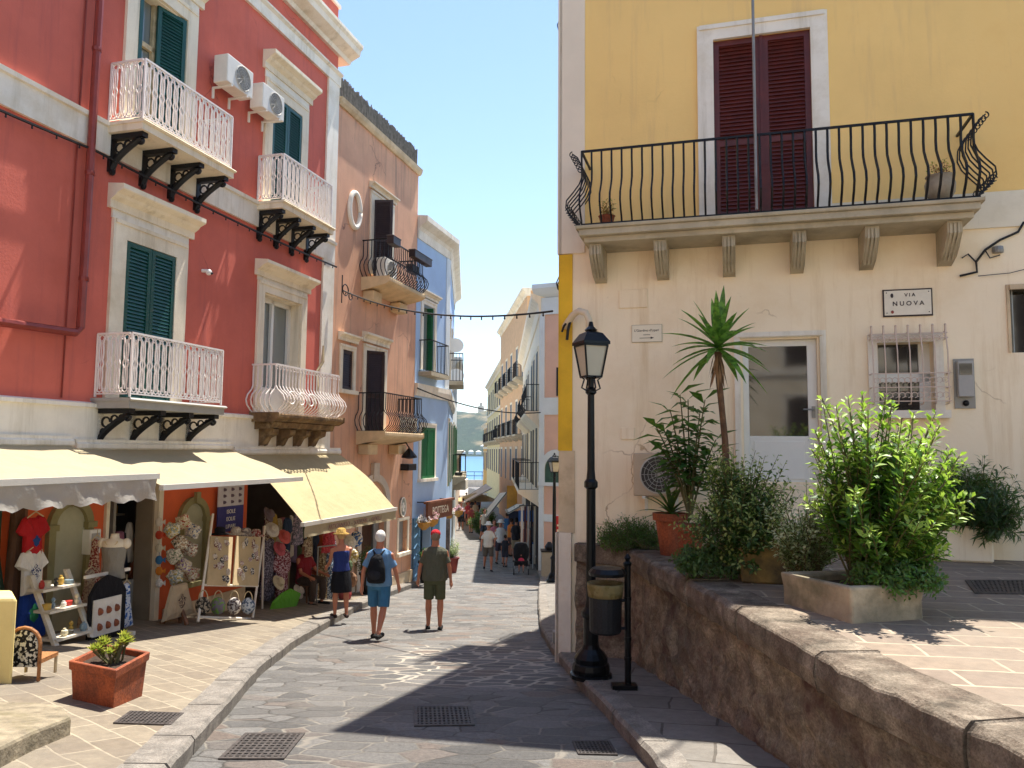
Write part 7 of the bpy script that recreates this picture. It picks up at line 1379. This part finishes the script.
for i, (px, py, a, b_, H, hd_, lb) in enumerate(((484, 541, 'd8cfc2', '3a4458', 1.7, 150, 'walker in a cream shirt beside the dark hedge'), (471, 533, '8a3a3a', 'c8b89a', 1.66, 10, 'walker in a brick red shirt in the sunny street middle'), (461, 530, '3a5a7a', '2c2c30', 1.72, 175, 'walker in a blue shirt close to the left row houses'), (475, 524, 'c8c0b0', '6a4a3a', 1.6, 0, 'walker in a beige top under the cream parasol'), (533, 561, '6a6a72', '2a2a30', 1.68, 60, 'person in a grey shirt looking at the hanging scarves'), (507, 548, '3a6a9a', 'b8a88a', 1.7, 30, 'person in a bright blue shirt behind the crowd'))):
    person(lb, gnd(px, py), hd_, H, a, b_, small=True, hair='4a3426', legs=((12, 5), (-12, 15)))
# stroller
o = gnd(521, 574); t = thing('stroller', 'black baby stroller with a child in pink in the street shade', 'stroller', o); m = MB(); Q = lambda x, y, z: o + Vector((x, y, z))
m.lathe(Q(0, .12, .45), [(.22, 0), (.27, .15), (.27, .4), (.2, .55), (.05, .6)], 12, 1, .6); m.box(o.x - .24, o.x + .24, o.y - .18, o.y + .3, o.z + .3, o.z + .45); m.build('hood', C('black_nylon', ''), t)
m = MB(); [m.tube([Q(sx * .24, -.3, .12), Q(sx * .22, .2, .6), Q(sx * .2, .5, 1.0)], .018, 5) for sx in (-1, 1)]; m.tube([Q(-.2, .5, 1.0), Q(.2, .5, 1.0)], .02, 5); m.tube([Q(-.22, .35, .12), Q(0, .1, .35)], .015, 4); m.tube([Q(.22, .35, .12), Q(0, .1, .35)], .015, 4); m.build('frame', M_grey, t)
for sx in (-1, 1):
    for dy in (-.3, .35):
        m = MB(); m.tube([Q(sx * .25, dy + .1 * math.cos(a), .11 + .1 * math.sin(a)) for a in np.linspace(0, 2 * math.pi, 11)], .022, 5); m.build('wheel', M_cable, t)
person('small child in pink sitting in the stroller', o + Vector((0, -.0, .1)), 180, .8, 'd0405a', 'c86a7a', sit=True, small=True, hair='6a4a30', face=True, hat=None)
# ================================================================== houses behind the camera (they bounce sun on to the shaded side)
farhouse('opposite_house', 'cream house standing behind the viewpoint', Frame(-12, -9, 90, -1), 0, 24, -1, 8.5, 6, M_cream, [1.2, 4.6], 3.2, M_brown)
# ================================================================== HAZE
m, nt, _b = new('air_haze'); nt.nodes.remove(_b); pv = nt.nodes.new('ShaderNodeVolumePrincipled'); pv.inputs['Density'].default_value = .00015; pv.inputs['Color'].default_value = (.78, .88, 1, 1); pv.inputs['Anisotropy'].default_value = .2
nt.links.new(pv.outputs[0], nt.nodes['Material Output'].inputs['Volume'])
hzb = MB(); hzb.box(-1000, 700, -40, 2050, -11, 175); h_ = hzb.build('haze', m); h_['kind'] = 'stuff'
